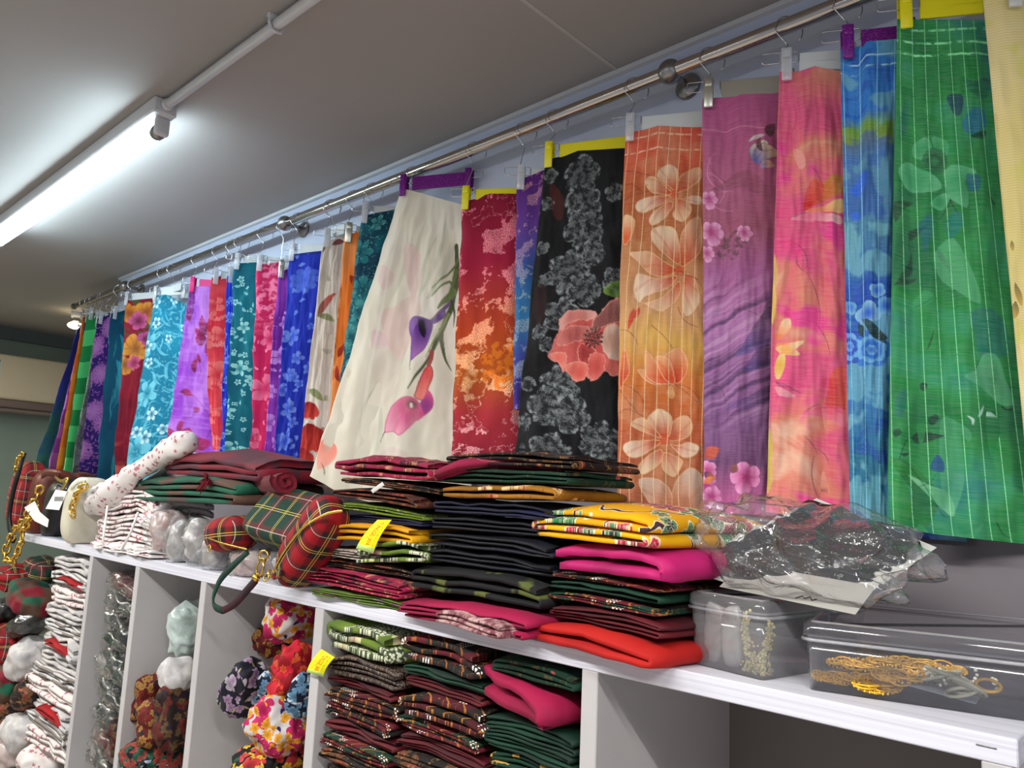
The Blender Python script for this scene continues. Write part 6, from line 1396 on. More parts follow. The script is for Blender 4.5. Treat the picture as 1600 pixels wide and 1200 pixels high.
def soft_roll(pts, rr, mt, seed=0, **kw):
    P = []; R_ = []
    for i in range(len(pts) - 1):
        for k in range(5): P.append(Vector(pts[i]).lerp(Vector(pts[i + 1]), k / 5)); R_.append(rr[i] + (rr[i + 1] - rr[i]) * k / 5)
    P.append(Vector(pts[-1])); R_.append(rr[-1]); P = [P[0] - (P[1] - P[0]) * .6] + P + [P[-1] + (P[-1] - P[-2]) * .8]; R_ = [.004] + R_ + [.006]
    m = MB().tube(P, R_, 18); 
    for i, v in enumerate(m.V): c0 = P[min(len(P) - 1, i // 18)]; d = v - c0; v += d * (.35 * noise.noise(v * 22 + Vector((seed, 0, 0))) - .25 * abs(noise.noise(Vector((i % 18 * .9, i / 18 * .12, seed)))))
    return m.out('rolled_cloth', mt, **kw)
# frilled white bundle tied with string, a sprigged roll on it
fb = folded('tied_bundle', -2.94, -2.50, .03, .24, 1.2005, 1.40, f_whitep, 13, 'x', 3, seed=51, fill=.8, puff=.9, jit=.12, label='stack of frilled sprigged cotton tied with two strings', cat='cloth')
for a, b, c_ in (((168, 790), (162, 835), (160, 858)), ((216, 800), (205, 830), (190, 860))): MB().tube([at(*a, .0), at(*b, -.012), at(*c_, -.01)], .004, 6).out('string', m_paper, fb)
for k in range(5):
    q_ = at(152 + k * 19, 858 + k * 4, .0); folded('frilled_corner', q_.x - .045, q_.x + .045, -.012, .05, 1.2008 + .001 * k, 1.224 + .004 * (k % 2), f_whitep, 3, 'x', 12 * (k % 3 - 1), seed=k + 20, puff=1.6, K=7, parent=fb)
soft_roll([at(143, 790, .03), at(160, 782, .03), at(185, 764, .03), at(215, 738, .04), at(255, 710, .05), at(282, 694, .06), at(297, 688, .06)], [.030, .056, .050, .034, .034, .044, .030], f_whitep, seed=8, label='white rolled cotton with pink sprigs lying across the bundle and scarf', cat='cloth')
roll('rolled_cloth', [at(190, 790, .10), at(230, 755, .10), at(280, 722, .11), at(324, 712, .12)], [.03, .03, .028, .02], f_white, 1.6, seed=9, squash=.6, label='thin white frilled roll behind the sprigged roll', cat='cloth')
# plastic-wrapped bundles
def wrapm(name, a, b):
    def f(M):
        n = M.noise(M.obj(), 26, 4, .6, dim='3D', dist=.8); return {'color': M.mix(M.smooth(n, .35, .65), a, b), 'rough': .28, 'bump': n, 'bstr': 1.0}
    return mat(name, f, .28, spec=.7, coat=.4)
w_white = wrapm('plastic_wrapped_white', c(196, 194, 190), c(150, 146, 144)); w_pink = wrapm('plastic_wrapped_pinkish', c(200, 188, 182), c(170, 140, 136))
w_dark = wrapm('plastic_wrapped_dark', c(60, 62, 60), c(14, 14, 15)); w_red = wrapm('plastic_wrapped_red', c(110, 84, 80), c(70, 20, 22)); w_green = wrapm('plastic_wrapped_green', c(40, 56, 48), c(8, 16, 12))
m_film = film('clear_cellophane', (1, 1, 1, 1), .06, 1.1, 45, 1.0, .07)
PB = [(262, 832, 38, 72, 'pinkish plastic-wrapped bundle next to the tied one', w_pink), (290, 842, 30, 66, 'white plastic-wrapped bundle, second from the tied one', w_white), (318, 846, 34, 68, 'white plastic-wrapped bundle, third from the tied one', w_white),
      (350, 862, 40, 56, 'white plastic-wrapped bundle below the small red tartan pouch', w_white), (394, 880, 62, 44, 'flat plastic-wrapped bundle under the green tartan bag', w_pink), (462, 888, 70, 50, 'crumpled clear wrapping between the tartan bags and the left pile', w_white)]
for k, (x, y, ww, hh, lb, mt) in enumerate(PB):
    o = bp('wrapped_bundle', x, y, .055, ww, hh, .055, mt, seed=k + 60, nz=.22, fq=11, p=3, n=16, ridge=.25, zmin=1.2012, label=lb, cat='packet', group='plastic-wrapped bundles on the board')
    P = at(x, y, .055); s_ = ppm(P); blob('wrapping', P, (ww / 2 / s_ * 1.08, .062, hh / 2 / s_ * 1.05), m_film, seed=k + 80, nz=.35, fq=22, p=3, n=16, ridge=.3, parent=o, zmin=1.2005)
# scarf
sf = folded('scarf', -2.70, -1.90, .02, .28, 1.372, 1.452, t_scarf, 4, 'x', -3, seed=61, fill=.93, puff=.35, tilt=.02, droop=.012, bulge=.01, label='green and red checked woollen scarf folded over the wrapped bundles', cat='scarf')
sf2 = folded('folded_layer', -2.52, -1.84, .04, .30, 1.450, 1.520, t_scarfr, 3, 'x', -4, seed=62, fill=.93, puff=.4, tilt=-.02, droop=.02, bulge=.02, parent=sf)
tz = MB(); rnd = random.Random(5); tc = at(326, 752, .005)
for k in range(46):
    a = rnd.uniform(0, 6.28); l = rnd.uniform(.018, .036); d = Vector((cos(a), rnd.uniform(-.8, -.1), sin(a) * .6)).normalized(); tz.tube([tc, tc + d * l * .6 + Vector((0, 0, .002)), tc + d * l - Vector((0, 0, .006))], .0016, 4)
tz.out('tassel', mat('maroon_yarn', plain(c(120, 14, 34)), .9), sf, kind='stuff')
roll('rolled_cloth', [at(398, 758, .12), at(420, 756, .09), at(446, 752, .05)], [.038, .04, .042], t_scarfr, 2.0, seed=12, squash=.85, label='maroon woollen roll end behind the green tartan bag', cat='scarf')
# tartan bags
lr = bp('tartan_pouch', 362, 834, .02, 92, 56, .055, t_red, rot=(0, -8, 8), seed=1, p=2.6, nz=.05, n=14, label='small red tartan pouch behind the green tartan bag', cat='bag', zmin=1.2015)
ribbon([at(320, 838, -.03), at(345, 848, -.045), at(385, 858, -.05)], .004, .003).out('zipper', m_gold, lr)
MB().torus(at(327, 857, -.03), .009, .0018, Matrix.Rotation(pi / 2, 3, 'X'), 12, 5).out('ring', m_gold, lr)
gP = at(455, 812, .06)
gb = blob('tartan_bag', gP, (.135, .040, .075), t_green, (-38, 6, 4), 5, .03, 6, 2, 18, label='green tartan bag with yellow lines and a looped wrist strap', cat='bag')
roll_pts = [at(388, 862, -.04), at(366, 882, -.06), at(345, 905, -.065), at(334, 930, -.065), at(335, 947, -.065), at(348, 954, -.065), at(366, 944, -.065), at(388, 920, -.065), at(400, 906, -.065)]
ribbon(roll_pts[:6], .017, .004, (.3, 1, .2)).out('wrist_strap', foldmat('green_strap', plain(c(12, 60, 44), c(10, 44, 34))), gb, label='green tartan strap')
ribbon(roll_pts[5:], .017, .004, (.2, 1, .5)).out('wrist_strap', foldmat('maroon_strap', plain(c(84, 16, 26), c(40, 20, 30))), gb, label='dark red tartan strap')
cl = MB()
cl.torus(at(412, 868, -.062), .011, .0024, Matrix.Rotation(pi / 2, 3, 'X') @ Matrix.Rotation(.3, 3, 'Y'), 14, 6, 1.2)
cl.tube([at(408, 873, -.066), at(401, 885, -.068), at(400, 896, -.068), at(408, 899, -.068), at(411, 888, -.068), at(413, 876, -.066)], .0026, 6)
cl.rbox((-.012, -.004, -.005), (.012, .004, .005), .002, Matrix.Translation(at(410, 875, -.066)))
cl.tube([at(397, 900, -.068), at(402, 905, -.068)], .007, 10)
cl.out('gold_clasp', m_gold, gb, kind='stuff')
rP = at(488, 846, -.015)
rb = blob('tartan_bag', rP, (.125, .045, .052), t_red, (-10, -44, 0), 3.6, .05, 6, 3, 18, label='red tartan bag leaning against the left pile', cat='bag', zmin=1.2015)
ribbon([at(424, 902, -.05), at(440, 868, -.062), at(470, 828, -.066), at(505, 805, -.064), at(535, 798, -.06)], .005, .003).out('zipper', m_gold, rb)
c2 = MB(); c2.torus(at(416, 902, -.07), .008, .002, Matrix.Rotation(1.3, 3, 'X'), 12, 5, 1.4); c2.torus(at(424, 896, -.07), .007, .002, Matrix.Rotation(.9, 3, 'Y'), 12, 5, 1.2)
c2.out('gold_clasp', m_gold, rb, kind='stuff')
MB().rbox((-.018, -.004, -.007), (.018, .004, .007), .002, Matrix.Translation(at(434, 898, -.068)) @ Matrix.Rotation(-.35, 4, 'Y')).out('pull_tab', t_red, rb)

# ------------------------------------------------------------------ contents of the cubbies
GC = {'a': 'folded batik cloths, left column of the middle cubby', 'b': 'folded batik cloths, middle column of the middle cubby', 'c': 'folded batik cloths, right column of the middle cubby'}
def col_stack(x0, x1, y0, items, g, zt):
    z = zt
    for k, (h, mt, n, lab) in enumerate(items):
        z -= h
        folded('folded_cloth', x0 + .004 * (k % 2), x1 - .006 * ((k + 1) % 2), y0 + .006 * (k % 3), y0 + .30, z, z + h * .97, mt, n, 'x', (-2, 1, -1, 2)[k % 4], seed=200 + len(bpy.data.objects), fill=.86, puff=.45, jit=.04, label=lab, cat='cloth', group=GC[g])
    return z
z1 = col_stack(-1.462, -1.232, .006, [(.070, f_wg, 3, 'green and white batik with olive border right under the board'), (.048, f_wool, 4, 'grey brown glittering cloth below the green and white batik'), (.022, f_maroon, 3, 'thin maroon cloth under the grey brown one'),
   (.032, f_dot2, 4, 'black batik with gold rows in the left column'), (.034, f_dot1, 4, 'maroon batik with white dots, middle of the left column'), (.028, f_maroon, 3, 'plain maroon cloth in the left column'), (.030, f_dot3, 4, 'green batik with maroon edge, lower left column'),
   (.030, f_dark, 4, 'black batik with a golden line, lower left column'), (.034, f_wool, 3, 'silvery wrapped cloth low in the left column'), (.035, f_maroon, 3, 'maroon cloth at the foot of the left column')], 'a', 1.160)
z2 = col_stack(-1.215, -.985, .006, [(.052, f_dot1, 3, 'maroon batik with white dots at the top of the middle column'), (.024, f_green, 3, 'dark green cloth second in the middle column'), (.022, f_maroon, 3, 'maroon cloth third in the middle column'),
   (.050, f_dot2, 3, 'black and gold batik with white dots in the middle column'), (.028, f_dot3, 4, 'green and maroon batik halfway down the middle column'), (.034, f_maroon, 5, 'plain maroon cloth halfway down the middle column'), (.034, f_dark, 4, 'dark batik low in the middle column'),
   (.040, f_dot3, 3, 'green batik with scalloped gold lines low in the middle column'), (.045, f_maroon, 4, 'maroon cloth near the foot of the middle column'), (.035, f_dot1, 3, 'dotted maroon batik at the foot of the middle column')], 'b', 1.160)
z3 = col_stack(-.970, -.772, .006, [(.030, f_greenb, 3, 'dark green batik with red flowers at the top right of the cubby')], 'c', 1.160)
folded('folded_cloth', -.985, -.795, -.004, .24, 1.076, 1.128, f_crimp, 2, 'x', -10, seed=301, fill=.9, puff=.5, tilt=-.12, bulge=.004, label='shiny crimson cloth slung across the right column', cat='cloth', group=GC['c'])
col_stack(-.975, -.772, .010, [(.062, f_green, 8, 'dark green cloth in many thin layers, right column'), (.030, f_greengold, 3, 'dark green cloth with gold edge, right column'), (.036, f_green, 4, 'dark green cloth below the gold edged one'), (.022, f_navy, 3, 'black cloth low in the right column'), (.040, f_crim, 4, 'crimson batik low in the right column'), (.05, f_green, 5, 'green cloth at the foot of the right column'), (.05, f_maroon, 4, 'maroon cloth at the foot of the right column')], 'c', 1.070)
wgc = bpy.data.objects.get('folded_cloth.031')
tagc = [o for o in COL.objects if o.get('label') == 'green and white batik with olive border right under the board'][0]
paper_tag(tagc, [(479, 1050), (505, 1058), (523, 1027), (502, 1014)], 'TUNGGEL JAVA', (-.012, -.012, -.010, -.010))
# floral bundles
def flor(name, bg, fl, ht, lf, sc_=13, th=.8):
    sc_ *= 1.7
    def f(M):
        v = M.warp(M.uv(), .01, 20); col = two(M, v, 9, bg, tuple(q * .75 for q in bg[:3]) + (1,)); col = sleaf(M, v, col, sc_ * 1.5, .022, .0045, lf, tuple(q * .6 for q in lf[:3]) + (1,), .7)
        col = sflower(M, v, col, sc_, .022, 5, fl, tuple(q * .6 for q in fl[:3]) + (1,), th, inr=.5, off=(.3, .7, 0)); return sflower(M, v, col, sc_ * 1.7, .012, 6, ht, tuple(q * .6 for q in ht[:3]) + (1,), .7, off=(.8, .1, 0), inr=.5)
    return foldmat(name, f)
l_mul = flor('white_multicolour_floral', c(214, 208, 204), c(190, 30, 90), c(220, 150, 30), c(40, 40, 110)); l_red = flor('red_floral', c(150, 8, 22), c(196, 20, 44), c(206, 80, 40), c(30, 50, 30))
l_navy = flor('navy_floral', c(16, 16, 34), c(160, 150, 160), c(150, 120, 150), c(170, 160, 110), 11); l_blk = flor('black_multicolour_floral', c(14, 14, 20), c(196, 60, 60), c(220, 180, 50), c(40, 80, 60)); l_blue = flor('navy_white_floral', c(20, 24, 50), c(190, 206, 214), c(90, 130, 160), c(200, 200, 200), 16)
l_gar = flor('garnet_paisley', c(84, 12, 14), c(110, 26, 18), c(150, 110, 50), c(20, 26, 30), 12); l_brn = flor('brown_paisley', c(34, 18, 18), c(90, 26, 20), c(90, 66, 36), c(20, 26, 50), 13); l_dk = flor('dark_sequin_floral', c(14, 16, 24), c(30, 80, 60), c(150, 60, 50), c(170, 180, 200), 18)
BN = [(456, 968, .10, 64, 76, .07, l_mul, 'white floral cloth bundle at the top right of the floral cubby', (0, 20, 0)), (425, 1000, .20, 60, 60, .06, l_gar, 'dark red cloth bundle at the back of the floral cubby', (0, 0, 0)), (458, 1058, .07, 62, 110, .06, l_red, 'red floral cloth bundle in the middle of the floral cubby', (0, 14, 0)),
      (386, 1078, .05, 64, 104, .06, l_navy, 'navy cloth roll with grey flowers sticking out of the floral cubby', (0, 38, 0)), (428, 1078, .09, 40, 90, .05, l_blue, 'blue and white floral cloth between the navy and the red one', (0, 25, 0)), (480, 1085, .05, 26, 70, .05, l_blue, 'navy and white floral bundle against the right divider', (0, 5, 0)),
      (436, 1136, .04, 88, 86, .07, l_mul, 'white roll with multicoloured flowers low in the floral cubby', (0, -35, 0)), (420, 1192, .05, 96, 60, .08, l_blk, 'black bundle with red and yellow flowers at the foot of the floral cubby', (0, 0, 0)), (440, 1245, .06, 110, 80, .09, l_red, 'red floral bundle under the black one', (0, 0, 0))]
for k, (x, y, yy, ww, hh, dp, mt, lb, ro) in enumerate(BN): bp('cloth_bundle', x, y, yy, ww, hh, dp, mt, rot=ro, seed=k + 100, nz=.25, fq=14, p=2.6, n=18, ridge=.35, label=lb, cat='cloth', group='floral bundles in the cubby')
BN2 = [(294, 985, .12, 52, 92, .06, wrapm('pale_green_wrapped', c(190, 204, 200), c(160, 178, 170)), 'pale green wrapped bundle leaning on the divider', (0, -12, 0)), (276, 1056, .06, 56, 54, .05, f_white, 'white lace edged cloth below the pale green bundle', (0, -38, 0)), (240, 1090, .08, 50, 80, .06, l_gar, 'garnet paisley cloth heap, left half', (0, 25, 0)),
       (276, 1118, .06, 60, 110, .06, l_brn, 'brown paisley cloth heap against the right divider', (0, -12, 0)), (246, 1130, .04, 60, 70, .06, l_gar, 'garnet and gold cloth fold in front of the brown heap', (0, -20, 0)), (206, 1150, .07, 60, 70, .07, l_brn, 'dark paisley cloth in the lower left of the narrow cubby', (0, 30, 0)), (236, 1186, .05, 110, 60, .08, l_dk, 'dark cloth with sequins at the foot of the narrow cubby', (0, -8, 0)), (230, 1240, .06, 120, 70, .09, l_brn, 'brown paisley heap below the sequined one', (0, 0, 0))]
for k, (x, y, yy, ww, hh, dp, mt, lb, ro) in enumerate(BN2): bp('cloth_bundle', x, y, yy, ww * .88, hh, dp, mt, rot=ro, seed=k + 130, nz=.22, fq=14, p=2.8, n=18, ridge=.3, label=lb, cat='cloth', group='bundles in the narrow cubby')
# silver film rolls
m_sfilm = film('shiny_cellophane', (.97, .97, .95, 1), .015, 1.3, 30, 1.0, .05)
SR = [(176, 912, 70, 30, w_red, 'reddish'), (178, 942, 66, 34, w_dark, 'grey'), (176, 974, 66, 36, w_dark, 'dark'), (178, 1004, 60, 28, w_green, 'blackish'), (160, 1040, 72, 48, w_green, 'thick dark green'), (160, 1082, 66, 34, w_dark, 'smoke grey'), (156, 1118, 66, 40, w_dark, 'crumpled grey'), (150, 1156, 66, 40, w_red, 'dark red'), (144, 1192, 66, 40, w_dark, 'pale grey')]
for k, (x, y, ww, hh, mt, cn_) in enumerate(SR):
    P = at(x, y, .03); P.x = -2.681; P.y = .115; s_ = ppm(P); ww = .290 * s_
    o = blob('wrapped_roll', P, (ww / 2 / s_ * .92, .09, hh / 2 / s_ * .84), mt, (0, 10 + (k % 3) * 5, 0), 3, .2, 12, k + 150, 14, .25, label='%s cellophane-wrapped roll, number %s from the top of the narrow cubby stack' % (cn_, ('one', 'two', 'three', 'four', 'five', 'six', 'seven', 'eight', 'nine')[k]), cat='packet', group='cellophane rolls stacked in the cubby')
    blob('wrapping', P, (ww / 2 / s_ * .97, .098, hh / 2 / s_ * .95), m_sfilm, (0, 10 + (k % 3) * 5, 0), 3, .3, 20, k + 170, 14, .3, parent=o)
# white cottons in the far left cubby
zz = 1.150; rnd = random.Random(9)
for k in range(12):
    h = (.058, .050, .064)[k % 3]; zz -= h; x0 = -3.34 + rnd.uniform(-.04, .04) - .10 * (k > 6)
    mt = f_redtrim if k in (5, 9) else (f_white, f_whites, f_whitep)[k % 3]
    folded('folded_cloth', x0, -2.905, .02 + rnd.uniform(-.01, .01), .30, zz, zz + h * .97, f_white if k in (5, 9) else mt, 3, 'x', rnd.uniform(-4, 4), seed=400 + k, fill=.86, puff=.8, jit=.2, label='%s white cotton garment from the top of the far left stack' % ('first second third fourth fifth sixth seventh eighth ninth tenth eleventh twelfth'.split()[k]), cat='cloth', group='white cotton garments stacked in the far left cubby')
    if k in (1, 5, 9): folded('folded_ribbon', -3.22 + .06 * (k == 1), -3.02 + .06 * (k == 1), .0, .06, zz + .012, zz + h * .62, f_redtrim, 2, 'x', 6, seed=k, puff=.8, tilt=-.12, label={1: 'red ribbon edge near the top of the white stack', 5: 'red ribbon loop halfway down the white stack', 9: 'red ribbon low in the white stack'}[k], cat='ribbon')
LB = [(66, 892, .14, 90, 44, t_green, 'green tartan bundle at the top of the far left cubby', 6), (18, 905, .03, 56, 44, t_red, 'red tartan bundle below the hanging chain', 10), (50, 932, .04, 84, 44, t_scarf, 'dark green and red scarf in the far left cubby', 22), (14, 955, .02, 56, 44, w_dark, 'shiny cellophane packet at the left edge', -15),
      (44, 975, .04, 84, 36, w_dark, 'grey cellophane packet beside the striped cottons', -22), (14, 1004, .02, 70, 62, t_red, 'dark red tartan bundle at the left edge', 0), (46, 1030, .05, 70, 70, f_white, 'striped white cotton bundle bulging out beside the red ribbon', 10), (16, 1066, .03, 76, 64, t_scarf, 'dark green cloth bundle at the left edge', 30),
      (52, 1085, .05, 60, 56, f_dark, 'black bundle with cords left of the white stack', 20), (14, 1112, .03, 64, 54, f_dark, 'dark brown bundle at the lower left edge', 0), (40, 1140, .04, 84, 56, f_white, 'white lace bundle at the lower left edge', 14), (16, 1178, .03, 76, 56, w_pink, 'crumpled white plastic packet in the lower left corner', -10), (66, 1190, .05, 80, 56, f_whitep, 'sprigged white bundle low beside the white stack', 8), (30, 1240, .05, 130, 80, w_white, 'white packet at the foot of the far left cubby', 0)]
for k, (x, y, yy, ww, hh, mt, lb, ro) in enumerate(LB): bp('cloth_bundle', x, y, yy, ww, hh, .08, mt, rot=(0, ro, 0), seed=k + 190, nz=.25, fq=9, p=2.6, n=14, ridge=.3, label=lb, cat='bundle')

# ------------------------------------------------------------------ clear boxes of trimmings
m_box = film('clear_box_plastic', (.995, .99, .985, 1), .13, 1.0, 3, .03, .08, (.86, .87, .88, 1)); m_box2 = film('clear_box_plastic_bluish', (.985, .98, .99, 1), .055, 1.0, 3, .03, .08, (.78, .78, .84, 1))
m_rim = film('box_rim_plastic', (.95, .95, .96, 1), .22, 1.4, 3, .03, .15, (.86, .87, .9, 1))
def clear_box(A, rot, w_, d_, h_, mb, label):
    th = thing('storage_box', A, label, 'box', 'clear plastic boxes of trimmings'); Mx = Matrix.Translation(Vector(A)) @ Matrix.Rotation(math.radians(rot), 4, 'Z'); t = .0018; hb = h_ - .016
    bd = MB(); ins = .004
    def wall(p0, p1, q0, q1): bd.add([Mx @ Vector(p) for p in (p0, p1, q1, q0)], [(0, 1, 2, 3)])
    r = .012; ring = []
    for cx, cy, a0 in ((w_ - r, r, -90), (w_ - r, d_ - r, 0), (r, d_ - r, 90), (r, r, 180)):
        for k in range(5): a = math.radians(a0 + 22.5 * k); ring.append((cx + r * cos(a), cy + r * sin(a), cos(a), sin(a)))
    n = len(ring); V = []
    for z, off in ((0.0006, -ins), (hb, 0), (hb, -t), (t, -ins - t)): V += [Mx @ Vector((q[0] + q[2] * off, q[1] + q[3] * off, z)) for q in ring]
    Fc = [(i, (i + 1) % n, n + (i + 1) % n, n + i) for i in range(n)] + [(n + i, n + (i + 1) % n, 2 * n + (i + 1) % n, 2 * n + i) for i in range(n)] + [(2 * n + i, 2 * n + (i + 1) % n, 3 * n + (i + 1) % n, 3 * n + i) for i in range(n)] + [tuple(range(n))[::-1], tuple(3 * n + i for i in range(n))]
    bd.add(V, Fc).out('box_body', mb, th)
    rm = MB(); V = []
    for z, off in ((hb - .008, .001), (hb - .008, .006), (hb - .004, .006), (hb - .004, .001)): V += [Mx @ Vector((q[0] + q[2] * off, q[1] + q[3] * off, z)) for q in ring]
    rm.add(V, [(k * n + i, k * n + (i + 1) % n, ((k + 1) % 4) * n + (i + 1) % n, ((k + 1) % 4) * n + i) for k in range(4) for i in range(n)]).out('rim', m_rim, th)
    ld = MB(); V = []
    for z, off in ((hb - .002, .004), (h_ - .004, .003), (h_, -.002), (h_, -.012), (h_ - .004, -.016), (h_ - .004, -.03)): V += [Mx @ Vector((q[0] + q[2] * off, q[1] + q[3] * off, z)) for q in ring]
    Fc = [(k * n + i, k * n + (i + 1) % n, (k + 1) * n + (i + 1) % n, (k + 1) * n + i) for k in range(5) for i in range(n)] + [tuple(5 * n + i for i in range(n))]
    lid = ld.add(V, Fc).out('lid', mb, th)
    rr = MB(); V = []
    for z, off in ((h_ - .001, -.006), (h_ + .0012, -.007), (h_ + .0012, -.010), (h_ - .001, -.011)): V += [Mx @ Vector((q[0] + q[2] * off, q[1] + q[3] * off, z)) for q in ring]
    rr.add(V, [(k * n + i, k * n + (i + 1) % n, (k + 1) * n + (i + 1) % n, (k + 1) * n + i) for k in range(3) for i in range(n)]).out('lid_ridge', m_rim, lid)
    return th, Mx
bx1, M1 = clear_box((-.607, .052, 1.2004), -10, .130, .26, .104, m_box, 'clear plastic box with strings of pale gold bells under the plastic bag')
bx2, M2 = clear_box((-.424, .032, 1.2004), 15, .33, .29, .086, m_box2, 'wide clear plastic box with gold and pearl trimmings at the right end of the board')
# pouches and strings of bells in the first box
w_pouch = wrapm('white_pouch', c(206, 204, 200), c(170, 168, 164))
for k, x in enumerate((.028, .062)):
    P = M1 @ Vector((x, .028 - .004 * k, .047)); blob('pouch', P, (.017, .009, .0440), w_pouch, (0, 3 - 5 * k, -8), 4, .12, 18, 31 + k, 12, .15, label='%s white wrapped pouch standing in the box of gold bells' % ('left' if k == 0 else 'right'), cat='pouch', group='white pouches in the box', zmin=1.2035)
rnd = random.Random(3)
gl_ = MB()
def bead(P, r): gl_.sphere(P, r, 6, 4)
path = [(.088, .020, .084), (.086, .018, .066), (.090, .016, .050), (.094, .014, .034), (.100, .016, .022), (.108, .018, .018), (.114, .022, .024), (.117, .026, .040), (.117, .030, .056), (.116, .034, .072)]
for i in range(len(path) - 1):
    for k in range(44):
        t = rnd.random(); P = Vector(path[i]).lerp(Vector(path[i + 1]), t); d = .0065 if path[i][2] < .04 else .0048
        P += Vector((rnd.gauss(0, d * .55), rnd.gauss(0, d * .5), rnd.gauss(0, d))); P.z = max(.0045, P.z); P.x = min(P.x, .1225); P.y = max(P.y, .007); bead(M1 @ P, rnd.uniform(.0014, .0027))
for k in range(150):
    P = Vector((rnd.uniform(.082, .121), rnd.uniform(.008, .04), .004 + abs(rnd.gauss(0, .006)))); bead(M1 @ P, rnd.uniform(.0014, .0028))
gl_.out('bell_garland', m_palegold, label='garland of pale gold bells and beads inside the first clear box', cat='trimming', kind='stuff')
# gold filigree pieces, cards and pearls in the second box
grey_card = mat('pale_blue_card', lambda M: c(176, 186, 200), .6)
def b2pt(x, y, z): return M2 @ Vector((x, y, z))
for k, (x, y, r, sx, sy) in enumerate(((.075, .075, 12, .05, .018), (.135, .045, -8, .06, .022), (.125, .105, 25, .045, .03))):
    Mx = M2 @ Matrix.Translation((x, y, .010 + .006 * k)) @ Matrix.Rotation(math.radians(r), 4, 'Z') @ Matrix.Rotation(.12, 4, 'Y'); MB().rbox((-sx, -sy, 0), (sx, sy, .0008), .0003, Mx, 1).out('backing_card', grey_card, label=('pale card under the leftmost gold pieces', 'pale card lying under the pearls', 'pale card at the back of the wide box')[k], cat='card', smooth=False)
def filigree(x, y, z, rot, L, wd, mt, lab, seed, rings=6, cat='trimming'):
    wd *= 1.35; rnd = random.Random(seed); m = MB(); Mx = M2 @ Matrix.Translation((x, y, z)) @ Matrix.Rotation(math.radians(rot), 4, 'Z') @ Matrix.Rotation(rnd.uniform(.3, .55), 4, 'X')
    for i in range(rings):
        t = i / max(1, rings - 1); cx = (t - .5) * L; R = wd * (.45 + .55 * sin(pi * (.15 + .8 * t)))
        for s_ in ((1.0, .62, .3) if R > .006 else (1.0, .5)): m.torus(Mx @ Vector((cx, rnd.uniform(-.2, .2) * wd, .001 + .002 * s_)), R * .5 * s_, .0015, Mx.to_3x3() @ Matrix.Rotation(rnd.uniform(-.4, .4), 3, 'X'), 14, 4, 1.25)
        for k in range(12): a = 2 * pi * k / 12; m.sphere(Mx @ Vector((cx + R * .62 * cos(a), R * .55 * sin(a), .002)), .0019, 6, 4)
    return m.out('gold_trimming', mt, label=lab, cat=cat, kind='stuff')
for k, a in enumerate(((.040, .040, .012, 28, .060, .014, 'gold filigree leaf at the left front of the wide box'), (.062, .075, .026, 25, .070, .018, 'gold filigree spray behind the front left leaf'), (.105, .095, .032, 22, .062, .014, 'long thin gold spray at the back of the wide box'), (.085, .020, .012, 40, .042, .024, 'large gold filigree drop at the front of the wide box'), (.112, .042, .024, 35, .060, .020, 'gold filigree piece lying on the pale card'), (.150, .085, .030, 15, .055, .020, 'gold beaded cluster beside the pearls'))):
    filigree(*a[:6], m_goldj, a[6], 500 + k, 7)
m_pearl = mat('cream_pearl', lambda M: c(232, 230, 206), .25, spec=.6, coat=.5); m_lace = mat('cream_lace_cord', plain(c(214, 214, 186), c(190, 192, 160), 60), .6)
pl = MB(); rnd = random.Random(8)
for k in range(7):
    x, y, z = .165 + rnd.uniform(-.02, .045), .045 + rnd.uniform(-.025, .03), .016 + .003 * k; 
    for s_ in (1, .7, .42): pl.torus(b2pt(x, y, z), .017 * s_, .0022, M2.to_3x3() @ Matrix.Rotation(rnd.uniform(-.5, .3), 3, 'X') @ Matrix.Rotation(rnd.uniform(-.4, .4), 3, 'Y'), 16, 5, rnd.uniform(1, 1.5))
lc = pl.out('lace_flower', m_lace, label='cream lace flowers heaped at the right of the wide box', cat='trimming', kind='stuff')
pe = MB()
for k in range(26): pe.sphere(b2pt(.128 + rnd.uniform(0, .09), .03 + rnd.uniform(-.01, .055), .022 + rnd.uniform(0, .016)), rnd.uniform(.002, .0035), 8, 6)
pe.out('pearl', m_pearl, lc, kind='stuff'); MB().torus(b2pt(.205, .028, .030), .010, .0022, M2.to_3x3() @ Matrix.Rotation(.6, 3, 'X'), 16, 6, 1.3).out('gold_ring', m_goldj, lc)
MB().rbox((.04, .10, .004), (.30, .27, .030), .01, M2).out('folded_packet', mat('dark_grey_felt', plain(c(70, 66, 70)), .9), label='dark grey packet at the back of the wide clear box', cat='packet')

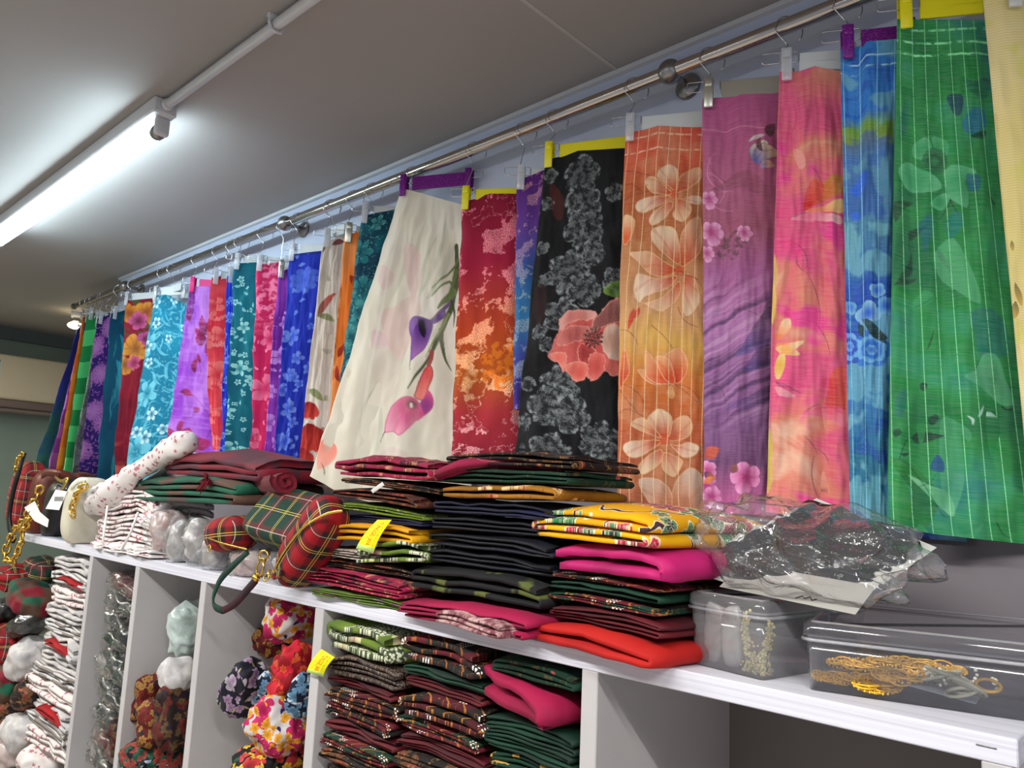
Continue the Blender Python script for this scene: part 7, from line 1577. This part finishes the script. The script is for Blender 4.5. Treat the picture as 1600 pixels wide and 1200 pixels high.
# ------------------------------------------------------------------ plastic bag of black trimmings
def glb(M):
    n = M.noise(M.obj(), 130, 4, .6, dim='3D', dist=1.0); k = M.smooth(n, .60, .68); return {'color': M.mix(k, c(20, 23, 22), c(170, 176, 174)), 'rough': .4, 'metal': k * .6}
m_lacecard = mat('black_card_silver_lace', glb, .4)
bag = thing('plastic_bag', (-.47, .13, 1.31), 'clear plastic bag of black and silver trimmings lying on the clear box', 'bag')
GT = 'black trimming cards in the plastic bag'
for k in range(6):
    Mx = Matrix.Translation((-.500 + .017 * k, .105 + .016 * k, 1.336 + .0125 * k)) @ Matrix.Rotation(math.radians(-4 - 5 * k), 4, 'Z') @ Matrix.Rotation(math.radians(34 - 1 * k), 4, 'X') @ Matrix.Rotation(math.radians(10 + 2 * k), 4, 'Y')
    cdm = MB().rbox((-.105, -.042, 0), (.105, .042, .0012), .0005, Mx, 1).out('trimming_card', mat('pale_sleeve', lambda M: c(206, 208, 200), .35), smooth=False, label='card of black and silver trimming, number %s from the bottom in the plastic bag' % ('one', 'two', 'three', 'four', 'five', 'six')[k], cat='card', group=GT)
    blob('lace', Mx @ Vector((0, .003, .0045)), (.100, .036, .0036), m_lacecard, tuple(math.degrees(q) for q in Mx.to_euler()), 4, .15, 40, 700 + k, 14, parent=cdm)
pp = Matrix.Translation((-.455, .075, 1.326)) @ Matrix.Rotation(math.radians(-8), 4, 'Z') @ Matrix.Rotation(math.radians(30), 4, 'X') @ Matrix.Rotation(math.radians(4), 4, 'Y')
wp = MB().rbox((-.100, -.035, 0), (.100, .03, .001), .0004, pp, 1).out('insert_paper', mat('translucent_grey_paper', lambda M: c(176, 174, 166), .5), bag, smooth=False)
MB().tube([pp @ Vector(q) for q in ((.015, -.028, .0016), (.022, -.020, .0016), (.027, -.025, .0016), (.032, -.019, .0016), (.038, -.026, .0016), (.042, -.021, .0016))], .0007, 4).out('scribble', m_black_pl, wp)
m_bagfilm = film('crumpled_bag_film', (1, 1, 1, 1), .05, 2.0, 26, 1.0, .08)
blob('bag_film', (-.472, .115, 1.380), (.205, .105, .062), m_bagfilm, (16, 8, -6), 2.2, .20, 10, 41, 56, .42, parent=bag)
V = []
